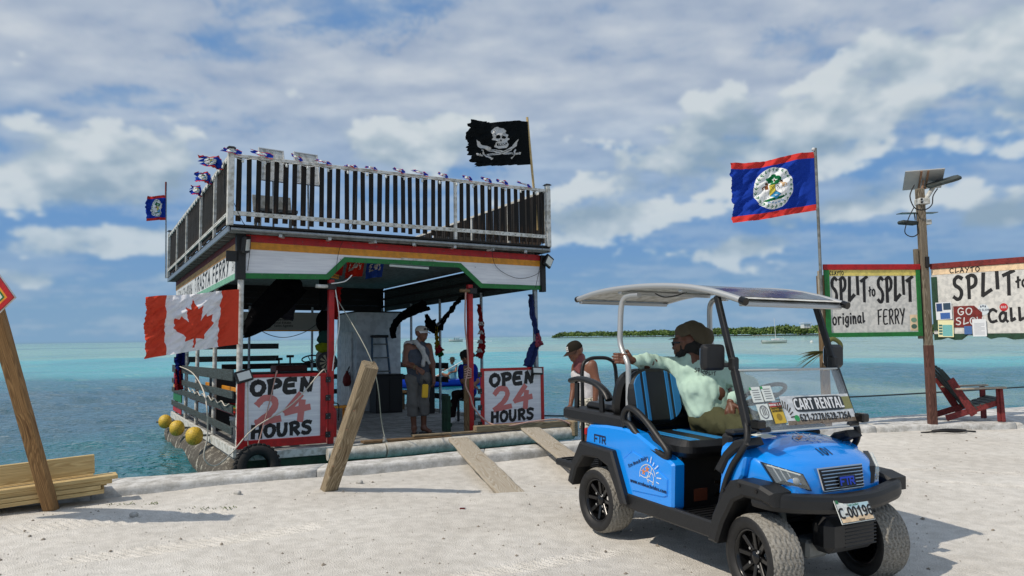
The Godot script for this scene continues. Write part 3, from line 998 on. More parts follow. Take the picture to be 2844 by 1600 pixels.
# a flag flying from a hoist line; fly is the vector to the far end of its middle, ragged at the fly
func flag_sheet(top: Vector3, bot: Vector3, fly: Vector3, wave: float, sag: float, seed_: int, ragged := 0.06, nu := 36, nv := 22, mirror := true) -> SurfaceTool:
	var n = noise(seed_, 2.2, 3)
	var out = fly.cross(top - bot).normalized()
	var rg = func(v): return 1.0 - ragged * (0.5 + 0.8 * n.get_noise_2d(v * 2.2, 77.0) + 0.35 * n.get_noise_2d(v * 9.0, 5.0) + 0.14 * n.get_noise_2d(v * 60.0, 15.0))
	var f = func(u, v):
		var uu = u * rg.call(v)
		var p = bot.lerp(top, v) + fly * uu
		var crease = sin((uu * 6.5 + v * 2.6) + 0.7) * 0.55 + sin(uu * 11.0 - v * 5.0 + 1.3) * 0.28 + n.get_noise_2d(uu * 2.4 + v * 1.5, v * 1.1) * 0.8 + n.get_noise_2d(uu * 6.0 + v * 5.0, v * 2.0 + 20.0) * 0.28 + n.get_noise_2d(uu * 15.0 + v * 11.0, v * 3.0 + 40.0) * 0.07
		p += out * crease * wave * smoothstep(0.0, 0.25, uu)
		p += Vector3.DOWN * sag * uu * uu + Vector3.UP * (top - bot).length() * 0.05 * sin(uu * 5.0 + seed_) * uu * (0.4 + 0.6 * v)
		return p
	var uvf = func(u, v):
		var uu = u * rg.call(v)
		return Vector2(1.0 - uu if mirror else uu, 1.0 - v)
	return sheet(nu, nv, f, uvf)

# ---------------------------------------------------------------- the ferry; its own x runs along the front, -z goes aft
var F: Node3D
func fw(x, y, z) -> Vector3: return F.transform * Vector3(x, y, z)

func on_ferry(called, label, category, at := Vector3.ZERO, turn := 0.0, group := "") -> Node3D:
	var t = thing(called, label, category, Vector3.ZERO, 0.0, group)
	t.transform = F.transform * Transform3D(Basis(Vector3.UP, turn), at)
	return t

func gate(x0: float, x1: float, y0: float, y1: float, z: float, hinge_right: bool):
	var g = group_node("gate", F, Transform3D(Basis(), Vector3(x0, y0, z)))
	var w = x1 - x0; var h = y1 - y0
	box("panel", Vector3(w / 2, h / 2, 0), Vector3(w - 0.02, h - 0.02, 0.018), M.white_brushed, g, 0.002)
	box("frame_board", Vector3(w / 2, h - 0.022, 0.014), Vector3(w, 0.044, 0.02), M.red, g)
	box("frame_board", Vector3(w / 2, 0.055, 0.014), Vector3(w, 0.11, 0.02), M.red, g)
	box("frame_board", Vector3(0.05 if hinge_right else 0.035, h / 2 + 0.033, 0.0135), Vector3(0.1 if hinge_right else 0.07, h - 0.155, 0.02), M.red, g)
	box("frame_board", Vector3(w - (0.045 if hinge_right else 0.03), h / 2 + 0.033, 0.0135), Vector3(0.09 if hinge_right else 0.06, h - 0.155, 0.02), M.red, g)
	rng.seed = 5 if hinge_right else 6
	var s = w / 1.25
	var st
	for q in [["OPEN", Vector2(0.185 * s, 0.735), 0.185 * s, 0.185, 0.066, 0.045], ["HOURS", Vector2(0.20 * s, 0.14), 0.142 * s, 0.165, 0.053, 0.03]]:
		st = st_new()
		word(st, q[0], q[1], q[2], q[3], q[4], 0.22, q[5], 0.17, 0.011)
		obj("lettering", st, M.paint_black, g)
	st = st_new()
	word(st, "24", Vector2(0.235 * s, 0.33), 0.36 * s, 0.36, 0.09, 0.14, 0.05, 0.12, 0.011)
	obj("lettering", st, M.brush_pink, g)
	var hx = w + 0.02 if hinge_right else -0.02
	for k in 4:
		var hg = box("hinge", Vector3(hx, 0.12 + k * (h - 0.22) / 3.0, 0.03), Vector3(0.075, 0.085, 0.012), M.black, g, 0.002)
		for q in 2: put("bolt", box_mesh(Vector3(0.012, 0.012, 0.006), 0.002), M.galv, hg, Transform3D(Basis(), Vector3(-0.02 + q * 0.04, 0.02 - q * 0.04, 0.008)))

func build_ferry():
	F = thing("ferry_boat", "two-deck ferry with black slatted upper rail and red, gold and green trim", "ferry")
	F.transform = Transform3D(Basis(Vector3.UP, deg_to_rad(30.2)) * Basis(Vector3.RIGHT, deg_to_rad(-0.9)) * Basis(Vector3.BACK, deg_to_rad(-0.5)), Vector3(-3.856, 0, -10.422))
	# hull
	for x in [0.06, 4.9]:
		var st = st_new(true)
		var pts = []; var rs = []
		for q in [[0.30, 0.20, -0.30], [0.25, 0.29, -0.32], [0.0, 0.33, -0.33], [-2.0, 0.34, -0.33], [-4.5, 0.34, -0.33], [-6.4, 0.34, -0.33], [-7.1, 0.31, -0.28], [-7.5, 0.22, -0.2], [-7.65, 0.08, -0.15]]:
			pts.append(Vector3(x, q[2], q[0])); rs.append(q[1])
		add_tube(st, pts, rs, 24)
		obj("pontoon", st, M.pontoon, F)
	box("underframe", Vector3(2.5, -0.14, -3.75), Vector3(4.8, 0.22, 7.4), mat("hull_dark", c8(30, 34, 34), 0.8), F)
	var deck = box("deck", Vector3(2.5, 0.035, -3.74), Vector3(5.06, 0.13, 7.88), M.deck_grey, F, 0.006)
	bar("deck_edge", Vector3(-0.02, 0.04, 0.235), Vector3(5.05, 0.04, 0.235), 0.11, 0.05, M.white_dirty, F)
	bar("deck_edge", Vector3(-0.03, -0.085, 0.205), Vector3(5.04, -0.085, 0.205), 0.12, 0.05, M.green_dark, F)
	bar("side_beam", Vector3(-0.045, 0.10, 0.2), Vector3(-0.045, 0.10, -7.68), 0.13, 0.045, M.white_dirty, F)
	bar("side_beam", Vector3(5.05, 0.10, 0.2), Vector3(5.05, 0.10, -7.68), 0.13, 0.045, M.white_dirty, F)
	for i in 9:
		var zz = -0.75 - i * 0.78
		put("deck_seam", box_mesh(Vector3(4.9, 0.006, 0.018), 0.001), mat("seam", c8(112, 114, 114), 0.8), F, Transform3D(Basis(), Vector3(2.5, 0.1025, zz)))
	# side rails: horizontal boards on pipe posts
	for q in [[1.14, 0.16], [0.87, 0.11], [0.67, 0.11], [0.375, 0.11]]:
		bar("rail_board", Vector3(-0.05, q[0], 0.02), Vector3(-0.05, q[0], -7.66), q[1], 0.022, M.slate, F)
	for q in [[1.12, 0.13], [0.82, 0.12], [0.45, 0.12]]:
		bar("rail_board", Vector3(5.04, q[0], -3.8), Vector3(5.04, q[0], -7.66), q[1], 0.022, M.black_wood, F)
		bar("rail_board", Vector3(1.0, q[0] + 0.02, -7.66), Vector3(5.0, q[0] + 0.02, -7.66), q[1], 0.022, M.black_wood, F)
	for q in [1.62, 1.33]: bar("rail_board", Vector3(-0.03, q, -7.63), Vector3(2.3, q, -7.63), 0.13, 0.022, M.slate, F)
	for z in [0.0, -2.19, -4.27, -5.87, -7.58]:
		rod("pipe_post", Vector3(0.035, 0.1, z), Vector3(0.035, 2.58, z), 0.042 if z > -0.1 else 0.035, M.white_dirty, F)
	for z in [-0.03, -2.04, -3.99, -5.63, -7.58]:
		rod("pipe_post", Vector3(4.94, 0.1, z), Vector3(4.94, 2.58, z), 0.045 if z > -0.1 else 0.03, M.galv, F)
	for x in [1.6, 3.1]: rod("pipe_post", Vector3(x, 0.1, -7.58), Vector3(x, 2.58, -7.58), 0.03, M.galv, F)
	bar("wood_post", Vector3(4.72, 0.1, -4.0), Vector3(4.72, 1.25, -4.0), 0.14, 0.1, M.black_wood, F, 0.006, Vector3(1, 0, 0))
	# painted boards at the stern end of the side
	var pc = [[0.99, "red"], [0.77, "gold_old"], [0.52, "green"], [0.28, "red"]]
	for q in pc: bar("painted_board", Vector3(-0.02, q[0], -6.1), Vector3(-0.02, q[0], -7.6), 0.17, 0.02, M[q[1]], F)
	for i in 4: bar("bench_board", Vector3(0.12 + i * 0.11, 0.56, -0.6), Vector3(0.12 + i * 0.11, 0.56, -5.6), 0.03, 0.10, M[["red", "gold", "green", "red"][i]], F)
	bar("bench_board", Vector3(0.3, 0.86, -1.0), Vector3(0.3, 0.86, -5.0), 0.07, 0.03, M.gold, F)
	gate(0.0, 1.25, 0.128, 1.145, 0.05, true)
	gate(3.80, 5.03, 0.118, 1.145, 0.05, false)
	# red door posts
	for x in [1.335, 3.665]:
		bar("door_post", Vector3(x, 0.1, -0.03), Vector3(x, 2.53, -0.03), 0.085, 0.085, M.red, F, 0.006, Vector3(1, 0, 0))
	bar("door_post", Vector3(3.575, 0.1, 0.0), Vector3(3.575, 1.2, 0.0), 0.09, 0.04, M.wood_mid, F, 0.006, Vector3(1, 0, 0))
	# front fascia with its arch, stripes proud of it
	var front = group_node("fascia", F, Transform3D(Basis(), Vector3(0, 0, 0.03)))
	var arch = [0.06, 2.50, 1.26, 2.53, 1.53, 2.80, 3.44, 2.80, 3.83, 2.48, 5.0, 2.48, 5.0, 3.08, 0.06, 3.12]
	plate("board", poly(arch), 0.0, 0.02, M.white_brushed, front)
	plate("stripe", poly([0.06, 3.02, 5.0, 2.985, 5.0, 3.085, 0.06, 3.125]), 0.021, 0.028, M.red, front)
	plate("stripe", poly([0.06, 2.915, 5.0, 2.885, 5.0, 2.983, 0.06, 3.018]), 0.021, 0.027, M.gold, front)
	plate("stripe", poly([0.06, 2.495, 1.275, 2.525, 1.545, 2.797, 3.43, 2.797, 3.82, 2.475, 5.0, 2.475, 5.0, 2.55, 3.855, 2.55, 3.465, 2.872, 1.51, 2.872, 1.235, 2.602, 0.06, 2.572]), 0.021, 0.031, M.green, front)
	plate("patch_board", poly([2.42, 2.875, 3.02, 2.875, 3.02, 2.905, 2.42, 2.91]), 0.0225, 0.0295, M.white_dirty, front)
	rng.seed = 8
	for i in 26:
		var x = 0.12 + i * 0.19
		put("nail", box_mesh(Vector3(0.012, 0.012, 0.005), 0.002), M.galv_dull, front, Transform3D(Basis(), Vector3(x, (3.07 if i % 2 == 0 else 2.56 if x < 1.2 or x > 3.9 else 2.84) - 0.006 * x, 0.033)))
	# side and stern fascias
	var left = group_node("fascia", F, Transform3D(Basis(Vector3.UP, -PI / 2), Vector3(0.0, 0, -7.62)))   # x runs forward, z outboard
	plate("board", poly([0, 2.50, 7.6, 2.50, 7.6, 3.10, 0, 3.10]), 0.0, 0.02, M.white, left)
	plate("stripe", poly([0, 3.01, 7.6, 3.01, 7.6, 3.105, 0, 3.105]), 0.021, 0.028, M.red_old, left)
	plate("stripe", poly([0, 2.905, 7.6, 2.905, 7.6, 3.008, 0, 3.008]), 0.021, 0.027, M.gold_old, left)
	plate("stripe", poly([0, 2.495, 7.6, 2.495, 7.6, 2.58, 0, 2.58]), 0.021, 0.031, M.green_pale, left)
	var st = st_new()
	word(st, "RASTA", Vector2(3.55, 2.62), 0.27, 0.25, 0.05, 0.22, 0.0, 0.14, 0.0215)
	obj("lettering", st, M.paint_black, left)
	st = st_new()
	word(st, "FERRY", Vector2(5.39, 2.62), 0.27, 0.25, 0.05, 0.22, 0.0, 0.14, 0.0215)
	obj("lettering", st, M.paint_black, left)
	st = st_new()
	word(st, "501-631-8086", Vector2(0.5, 2.62), 0.18, 0.22, 0.032, 0.3, 0.0, 0.14, 0.0215)
	obj("lettering", st, M.paint_black, left)
	st = st_new()
	for xx in [3.3, 7.28]:                         # small drawn heads either side of the name
		add_stroke(st, [Vector2(xx, 2.64), Vector2(xx - 0.05, 2.72), Vector2(xx - 0.03, 2.84), Vector2(xx + 0.06, 2.84), Vector2(xx + 0.08, 2.72), Vector2(xx + 0.02, 2.64)], 0.012, 0.0215, 0.1)
		for k in 5: add_stroke(st, [Vector2(xx - 0.05 + k * 0.03, 2.86), Vector2(xx - 0.09 + k * 0.045, 2.9)], 0.012, 0.0217, 0.1)
		for k in 4: add_stroke(st, [Vector2(xx + 0.09, 2.82 - k * 0.05), Vector2(xx + 0.14, 2.76 - k * 0.05)], 0.01, 0.0218, 0.1)
		add_stroke(st, [Vector2(xx - 0.02, 2.76), Vector2(xx + 0.0, 2.77)], 0.014, 0.022, 0.1)
		add_stroke(st, [Vector2(xx - 0.01, 2.69), Vector2(xx + 0.03, 2.685)], 0.01, 0.022, 0.1)
	obj("painted_heads", st, M.paint_black, left)
	for side in [[5.0, 1.0], [2.5, 0.0]]:
		if side[1] > 0:
			for k in 4: bar("fascia_plank", Vector3(5.005, 2.57 + k * 0.142, -0.05), Vector3(5.005, 2.57 + k * 0.142, -7.6), 0.141, 0.02, M.slate, F)
			for k in 3: bar("batten", Vector3(4.97, 2.62 + k * 0.2, -0.06), Vector3(4.97, 2.62 + k * 0.2, -7.6), 0.05, 0.04, M.black_wood, F)
		else:
			for k in 5: bar("fascia_plank", Vector3(0.03, 2.57 + k * 0.142, -7.62), Vector3(4.98, 2.57 + k * 0.142, -7.62), 0.141, 0.02, M.black_wood, F)
	# black corner boards
	box("corner_board", Vector3(0.015, 2.83, 0.055), Vector3(0.13, 0.70, 0.10), M.black, F)
	box("corner_board", Vector3(-0.10, 2.80, 0.09), Vector3(0.17, 0.15, 0.03), M.black, F)
	box("corner_board", Vector3(5.045, 2.76, 0.055), Vector3(0.09, 0.64, 0.10), M.black, F)
	# upper floor: joists, sheet ceiling, edge pipe
	box("upper_floor", Vector3(2.44, 3.205, -3.72), Vector3(5.26, 0.03, 8.06), M.black_wood, F, 0.003)
	for i in 21:
		var z = 0.2 - i * 0.392
		bar("joist", Vector3(-0.17, 3.148, z), Vector3(5.04, 3.148, z), 0.075, 0.055, M.galv_dull, F)
	bar("edge_channel", Vector3(-0.185, 3.15, 0.29), Vector3(-0.185, 3.15, -7.73), 0.08, 0.025, M.galv, F)
	bar("edge_channel", Vector3(5.065, 3.15, 0.29), Vector3(5.065, 3.15, -7.73), 0.08, 0.025, M.galv, F)
	rod("edge_pipe", Vector3(-0.16, 3.155, 0.272), Vector3(5.06, 3.155, 0.272), 0.028, M.galv, F)
	for i in 7: box("bracket", Vector3(0.55 + i * 0.68, 3.115, 0.19), Vector3(0.05, 0.06, 0.13), M.alu, F, 0.004, Vector3(0, (i % 3 - 1) * 30, 0))
	var cs = sheet(2, 250, func(u, v): return Vector3(0.06 + u * 4.88, 3.088 + sin(v * 250.0 * TAU / 5.0) * 0.009, -0.02 - v * 7.5))
	obj("sheet_ceiling", cs, M.galv_dull, F)
	upper_rail()
	boat_fittings()

func upper_rail():
	var W = 5.04; var zf = 0.27; var zb = -7.70; var xl = -0.17
	var corners = [[xl, zf], [W, zf], [xl, zb], [W, zb]]
	for c in corners:
		var p = bar("rail_post", Vector3(c[0], 3.2, c[1]), Vector3(c[0], 4.215, c[1]), 0.085, 0.085, M.white_dirty, F, 0.005, Vector3(1, 0, 0))
		# post-top lamp: body under a small black hip roof
		var st = st_new()
		add_box(st, Vector3(c[0], 4.245, c[1]), Vector3(0.075, 0.06, 0.075), 0.004)
		obj("cap_lamp", st, M.lens, F)
		st = st_new()
		for k in 4:
			var a = TAU * (k + 0.5) / 4; var b = TAU * (k + 1.5) / 4
			var f = func(r, y, an): return Vector3(c[0] + cos(an) * r, y, c[1] + sin(an) * r)
			qout(st, f.call(0.085, 4.28, a), f.call(0.085, 4.28, b), f.call(0.05, 4.305, b), f.call(0.05, 4.305, a), Vector3(cos(a + 0.78), 0.5, sin(a + 0.78)))
			tout(st, f.call(0.05, 4.305, a), f.call(0.05, 4.305, b), Vector3(c[0], 4.315, c[1]), Vector3.UP)
			tout(st, f.call(0.085, 4.28, a), f.call(0.085, 4.28, b), Vector3(c[0], 4.275, c[1]), Vector3.DOWN)
		obj("cap_roof", st, M.black, F)
	for s in [[Vector3(xl, 0, zf), Vector3(W, 0, zf), 0], [Vector3(xl, 0, zf), Vector3(xl, 0, zb), 1], [Vector3(W, 0, zf), Vector3(W, 0, zb), 2], [Vector3(xl, 0, zb), Vector3(W, 0, zb), 3]]:
		var a: Vector3 = s[0]; var b: Vector3 = s[1]
		var dir = (b - a).normalized(); var L = (b - a).length()
		var out = dir.cross(Vector3.UP)
		if s[2] == 1 or s[2] == 3: out = -out                        # away from the boat
		out = Vector3(0, 0, 1) if s[2] == 0 else Vector3(-1, 0, 0) if s[2] == 1 else Vector3(1, 0, 0) if s[2] == 2 else Vector3(0, 0, -1)
		bar("top_rail", a + dir * 0.045 + Vector3(0, 4.185, 0), b - dir * 0.045 + Vector3(0, 4.185, 0), 0.045, 0.05, M.white_dirty, F)
		bar("bottom_rail", a + dir * 0.045 + out * 0.012 + Vector3(0, 3.375, 0), b - dir * 0.045 + out * 0.012 + Vector3(0, 3.375, 0), 0.06, 0.03, M.white_dirty, F)
		var mids = [0.66] if s[2] == 0 or s[2] == 3 else [0.17, 0.36, 0.6, 0.8]
		for m in mids: bar("rail_post", a + dir * L * m + Vector3(0, 3.2, 0), a + dir * L * m + Vector3(0, 4.16, 0), 0.045, 0.045, M.white_dirty, F, 0.004, Vector3(1, 0, 0))
		var n = int(L / (0.129 if s[2] == 0 or s[2] == 3 else 0.110))
		rng.seed = 30 + s[2]
		for i in n:
			var t = 0.12 + (L - 0.24) * i / (n - 1.0)
			var near_mid = false
			for m in mids: if absf(t - L * m) < 0.05: near_mid = true
			if near_mid: continue
			var w = [0.066, 0.07, 0.074, 0.096][0 if rng.randf() < 0.35 else 1 if rng.randf() < 0.5 else 2 if rng.randf() < 0.8 else 3]
			if s[2] == 1 or s[2] == 2: w += 0.012
			var lo = 3.27 + snappedf(rng.randf_range(-0.012, 0.012), 0.004)
			var p = a + dir * (t + rng.randf_range(-0.008, 0.008)) - out * 0.018
			var o = bar("slat", p + Vector3(0, lo, 0), p + Vector3(0, 4.16, 0), 0.02, w, M.charred, F, 0.003, out)
			o.rotate_object_local(Vector3(0, 1, 0), deg_to_rad(rng.randf_range(-0.7, 0.7)))
		for i in int(L / 0.12):
			put("bolt", box_mesh(Vector3(0.012, 0.012, 0.012), 0.003), M.galv_dull, F, Transform3D(Basis(), a + dir * (0.1 + i * 0.12) + out * 0.029 + Vector3(0, 3.375, 0)))
	# string of bulbs looped under the top rails
	for s in [[Vector3(xl, 4.15, zf + 0.035), Vector3(W, 4.15, zf + 0.035)], [Vector3(xl - 0.035, 4.15, zf), Vector3(xl - 0.035, 4.15, zb)]]:
		var L = (s[1] - s[0]).length()
		var dir = (s[1] - s[0]) / L
		var pts = []
		var k = 0
		for i in int(L / 0.15) + 1: pts.append(s[0] + dir * i * 0.15 + Vector3(0, -0.02 if i % 2 else 0.012, 0))
		hose("bulb_string", pts, 0.004, M.wire_white, F, 4, 3)
		for i in int(L / 0.3):
			var st_key = "bulb"
			if not mesh_cache.has(st_key):
				var st = st_new(true)
				add_lathe(st, [Vector2(0.001, -0.05), Vector2(0.014, -0.045), Vector2(0.019, -0.028), Vector2(0.012, -0.008), Vector2(0.008, 0.004)], 8)
				mesh_cache[st_key] = done(st)
			put("bulb", mesh_cache[st_key], M.lens, F, Transform3D(Basis(), s[0] + dir * (0.15 + i * 0.3) + Vector3(0, -0.012, 0)))

func floodlight(at: Vector3, rot: Vector3, w := 0.2, h := 0.15):
	var g = group_node("floodlight", F, Transform3D(Basis.from_euler(rot * PI / 180.0), at))
	box("housing", Vector3.ZERO, Vector3(w, h, 0.045), M.black_plastic, g, 0.01)
	box("lamp_glass", Vector3(0, 0, 0.024), Vector3(w * 0.78, h * 0.66, 0.006), M.lens, g, 0.002)
	for k in 5: box("cooling_fin", Vector3(-w * 0.4 + k * w * 0.2, 0, -0.032), Vector3(0.01, h * 0.8, 0.02), M.black_plastic, g, 0.001)

func boat_fittings():
	floodlight(Vector3(0.07, 1.13, 0.13), Vector3(-15, 12, 14), 0.24, 0.17)
	floodlight(Vector3(4.86, 1.08, 0.13), Vector3(-20, -8, -4), 0.2, 0.13)
	floodlight(Vector3(0.07, 2.96, 0.17), Vector3(10, 55, 10), 0.15, 0.24)
	floodlight(Vector3(5.11, 2.97, 0.16), Vector3(10, 18, -24), 0.2, 0.2)
	# tube lamp under the arch, horn pipes at the door heads
	var tl = bar("tube_lamp", Vector3(2.22, 2.775, 0.075), Vector3(2.88, 2.76, 0.075), 0.035, 0.04, M.lens, F, 0.008)
	for i in 3: bar("lamp_guard", Vector3(2.22, 2.765 + i * 0.02, 0.1), Vector3(2.88, 2.75 + i * 0.02, 0.1), 0.003, 0.003, M.galv, F, 0.0005)
	for x in [1.24, 3.6]:
		rod("door_pin", Vector3(x - 0.16, 2.42, 0.06), Vector3(x + 0.02, 2.42, 0.06), 0.028, M.white_dirty if x < 2 else M.wood_mid, F)
		box("pin_bracket", Vector3(x + 0.08, 2.42, 0.05), Vector3(0.13, 0.09, 0.08), M.black, F, 0.006)
	# floats on stub pipes along the side
	for q in [[-6.36, 0.05], [-4.2, 0.09], [-1.84, 0.16]]:
		var g = group_node("side_float", F, Transform3D(Basis(Vector3.BACK, PI / 2), Vector3(-0.30, q[1], q[0])))
		var st = st_new(true)
		var prof = []
		for k in 15:
			var a = PI * (k / 14.0 - 0.5)
			prof.append(Vector2(0.02 + 0.125 * cos(a), 0.128 * sin(a)))
		add_lathe(st, prof, 24)
		obj("ball", st, M.buoy, g)
		rod("stub_pipe", Vector3(0, -0.28, 0), Vector3(0, 0.17, 0), 0.018, M.galv_dull, g)
	# cabin with its panel door
	var cab = group_node("cabin", F, Transform3D(Basis(), Vector3(3.58, 0.1, -5.6)))
	box("wall", Vector3(0.54, 1.13, -0.02), Vector3(1.08, 2.26, 0.04), M.cabin_white, cab)
	box("wall", Vector3(0.02, 1.13, -0.73), Vector3(0.04, 2.26, 1.38), M.cabin_white, cab)
	box("wall", Vector3(1.06, 1.13, -0.73), Vector3(0.04, 2.26, 1.38), M.cabin_white, cab)
	box("wall", Vector3(0.54, 1.13, -1.44), Vector3(1.08, 2.26, 0.04), M.cabin_white, cab)
	box("cabin_roof", Vector3(0.54, 2.275, -0.73), Vector3(1.12, 0.03, 1.5), M.black_wood, cab)
	var dr = box("door", Vector3(-0.025, 0.92, -0.62), Vector3(0.04, 1.8, 0.76), M.white, cab)
	for k in 6:
		var yy = [-0.55, 0.12, 0.66][k / 2]; var hh = [0.5, 0.6, 0.28][k / 2]
		put("door_panel", box_mesh(Vector3(0.012, hh, 0.26), 0.005), M.white, dr, Transform3D(Basis(), Vector3(-0.022, yy, -0.17 + 0.34 * (k % 2))))
	put("handle", box_mesh(Vector3(0.05, 0.03, 0.05), 0.01), M.galv, dr, Transform3D(Basis(), Vector3(-0.05, -0.05, 0.32)))
	# banner along the stern, under the roof
	var bn = group_node("stern_banner", F, Transform3D(Basis(), Vector3(0.5, 2.02, -7.5)))
	box("cloth", Vector3(1.4, 0.2, 0), Vector3(2.8, 0.44, 0.012), plain_cloth("banner_white", 176, 178, 172, 0.0), bn, 0.001)
	box("edge_strip", Vector3(1.4, -0.03, 0.009), Vector3(2.8, 0.03, 0.004), M.gold, bn, 0.001)
	print_text("lettering", "THE REAL", 0.07, M.paint_black, bn, Vector3(1.75, 0.33, 0.008))
	print_text("lettering", "Experience", 0.055, M.paint_black, bn, Vector3(1.86, 0.24, 0.008))
	print_text("lettering", "Real Estate", 0.055, M.paint_black, bn, Vector3(1.86, 0.165, 0.008))
	print_text("lettering", "Sales Agents", 0.055, M.paint_black, bn, Vector3(1.88, 0.09, 0.008))
	# helm: red engine box with levers and a wheel, black counter
	var helm = group_node("helm", F, Transform3D(Basis(), Vector3(1.75, 0.1, -4.3)))
	box("console", Vector3(0, 0.55, 0), Vector3(0.62, 1.1, 0.5), mat("engine_red", c8(92, 34, 26), 0.6, "grime", 1.5), helm, 0.02)
	for k in 2:
		rod("lever", Vector3(-0.22 + k * 0.22, 1.08, 0.1), Vector3(-0.22 + k * 0.22, 1.22 + k * 0.05, 0.1), 0.018, M.black, helm)
		rod("lever_grip", Vector3(-0.29 + k * 0.22, 1.23 + k * 0.05, 0.1), Vector3(-0.15 + k * 0.22, 1.23 + k * 0.05, 0.1), 0.025, M.black, helm)
	var st = st_new(true)
	var ring = []
	for k in 25: ring.append(Vector3(0.42 + 0.17 * cos(TAU * k / 24), 1.22 + 0.07 * sin(TAU * k / 24), 0.05 + 0.15 * sin(TAU * k / 24)))
	add_tube(st, ring, 0.014, 6, false)
	for k in 3: add_tube(st, [ring[k * 8], Vector3(0.42, 1.18, 0.05)], 0.01, 5)
	obj("steering_wheel", st, M.black, helm)
	box("counter", Vector3(1.1, 0.6, -3.3), Vector3(1.9, 1.0, 0.5), mat("counter_black", c8(20, 20, 22), 0.6, "patch", 1.5), F, 0.01)
	# bench along the stern quarter
	box("bench_seat", Vector3(4.55, 0.5, -6.5), Vector3(0.5, 0.05, 2.0), M.gold_old, F)
	for k in 3: box("bench_leg", Vector3(4.55, 0.28, -5.6 - k * 0.9), Vector3(0.4, 0.38, 0.05), M.wood_mid, F)
	# long light pipe lying along the front, planks wedged on it
	var lp = group_node("gangway", F, Transform3D())
	rod("float_pipe", Vector3(1.15, 0.01, 0.47), Vector3(1.98, 0.01, 0.5), 0.085, M.pipe, lp, 0.10, 20)
	rod("float_pipe", Vector3(2.0, 0.01, 0.5), Vector3(5.3, 0.04, 0.5), 0.108, M.pipe, lp, 0.108, 20)
	bar("plank", Vector3(1.7, 0.13, 0.33), Vector3(3.1, 0.12, 0.36), 0.035, 0.16, M.wood_mid, lp)
	bar("plank", Vector3(2.5, 0.165, 0.31), Vector3(4.6, 0.15, 0.34), 0.03, 0.14, M.wood_old, lp)
	bar("beam", Vector3(3.5, 0.21, 0.42), Vector3(5.2, 0.20, 0.47), 0.10, 0.12, M.wood_old, lp, 0.01)
	box("end_block", Vector3(5.28, 0.12, 0.5), Vector3(0.1, 0.26, 0.3), M.wood_old, lp, 0.02)

# ---------------------------------------------------------------- things hanging from, lying on or tied to the ferry
func drape(pts: Array, widths: Array, seed_: int, fold := 0.03) -> SurfaceTool:
	var n = noise(seed_, 3.0, 2)
	var p = smooth_path(pts, 6)
	var m = p.size()
	var f = func(u, v):
		var k = u * (m - 1); var i = min(int(k), m - 2)
		var q = p[i].lerp(p[i + 1], k - i)
		var t = (p[i + 1] - p[i]).normalized()
		var side = t.cross(Vector3(0.3, 0.1, 1)).normalized()
		var nn = t.cross(side)
		var wk = u * (widths.size() - 1); var wi = min(int(wk), widths.size() - 2)
		var w = lerpf(widths[wi], widths[wi + 1], wk - wi)
		return q + side * (v - 0.5) * w + nn * (sin(v * 11.0 + u * 4.0) * fold + n.get_noise_2d(u * 4, v * 2) * fold * 1.2)
	return sheet(m * 2, 10, f)

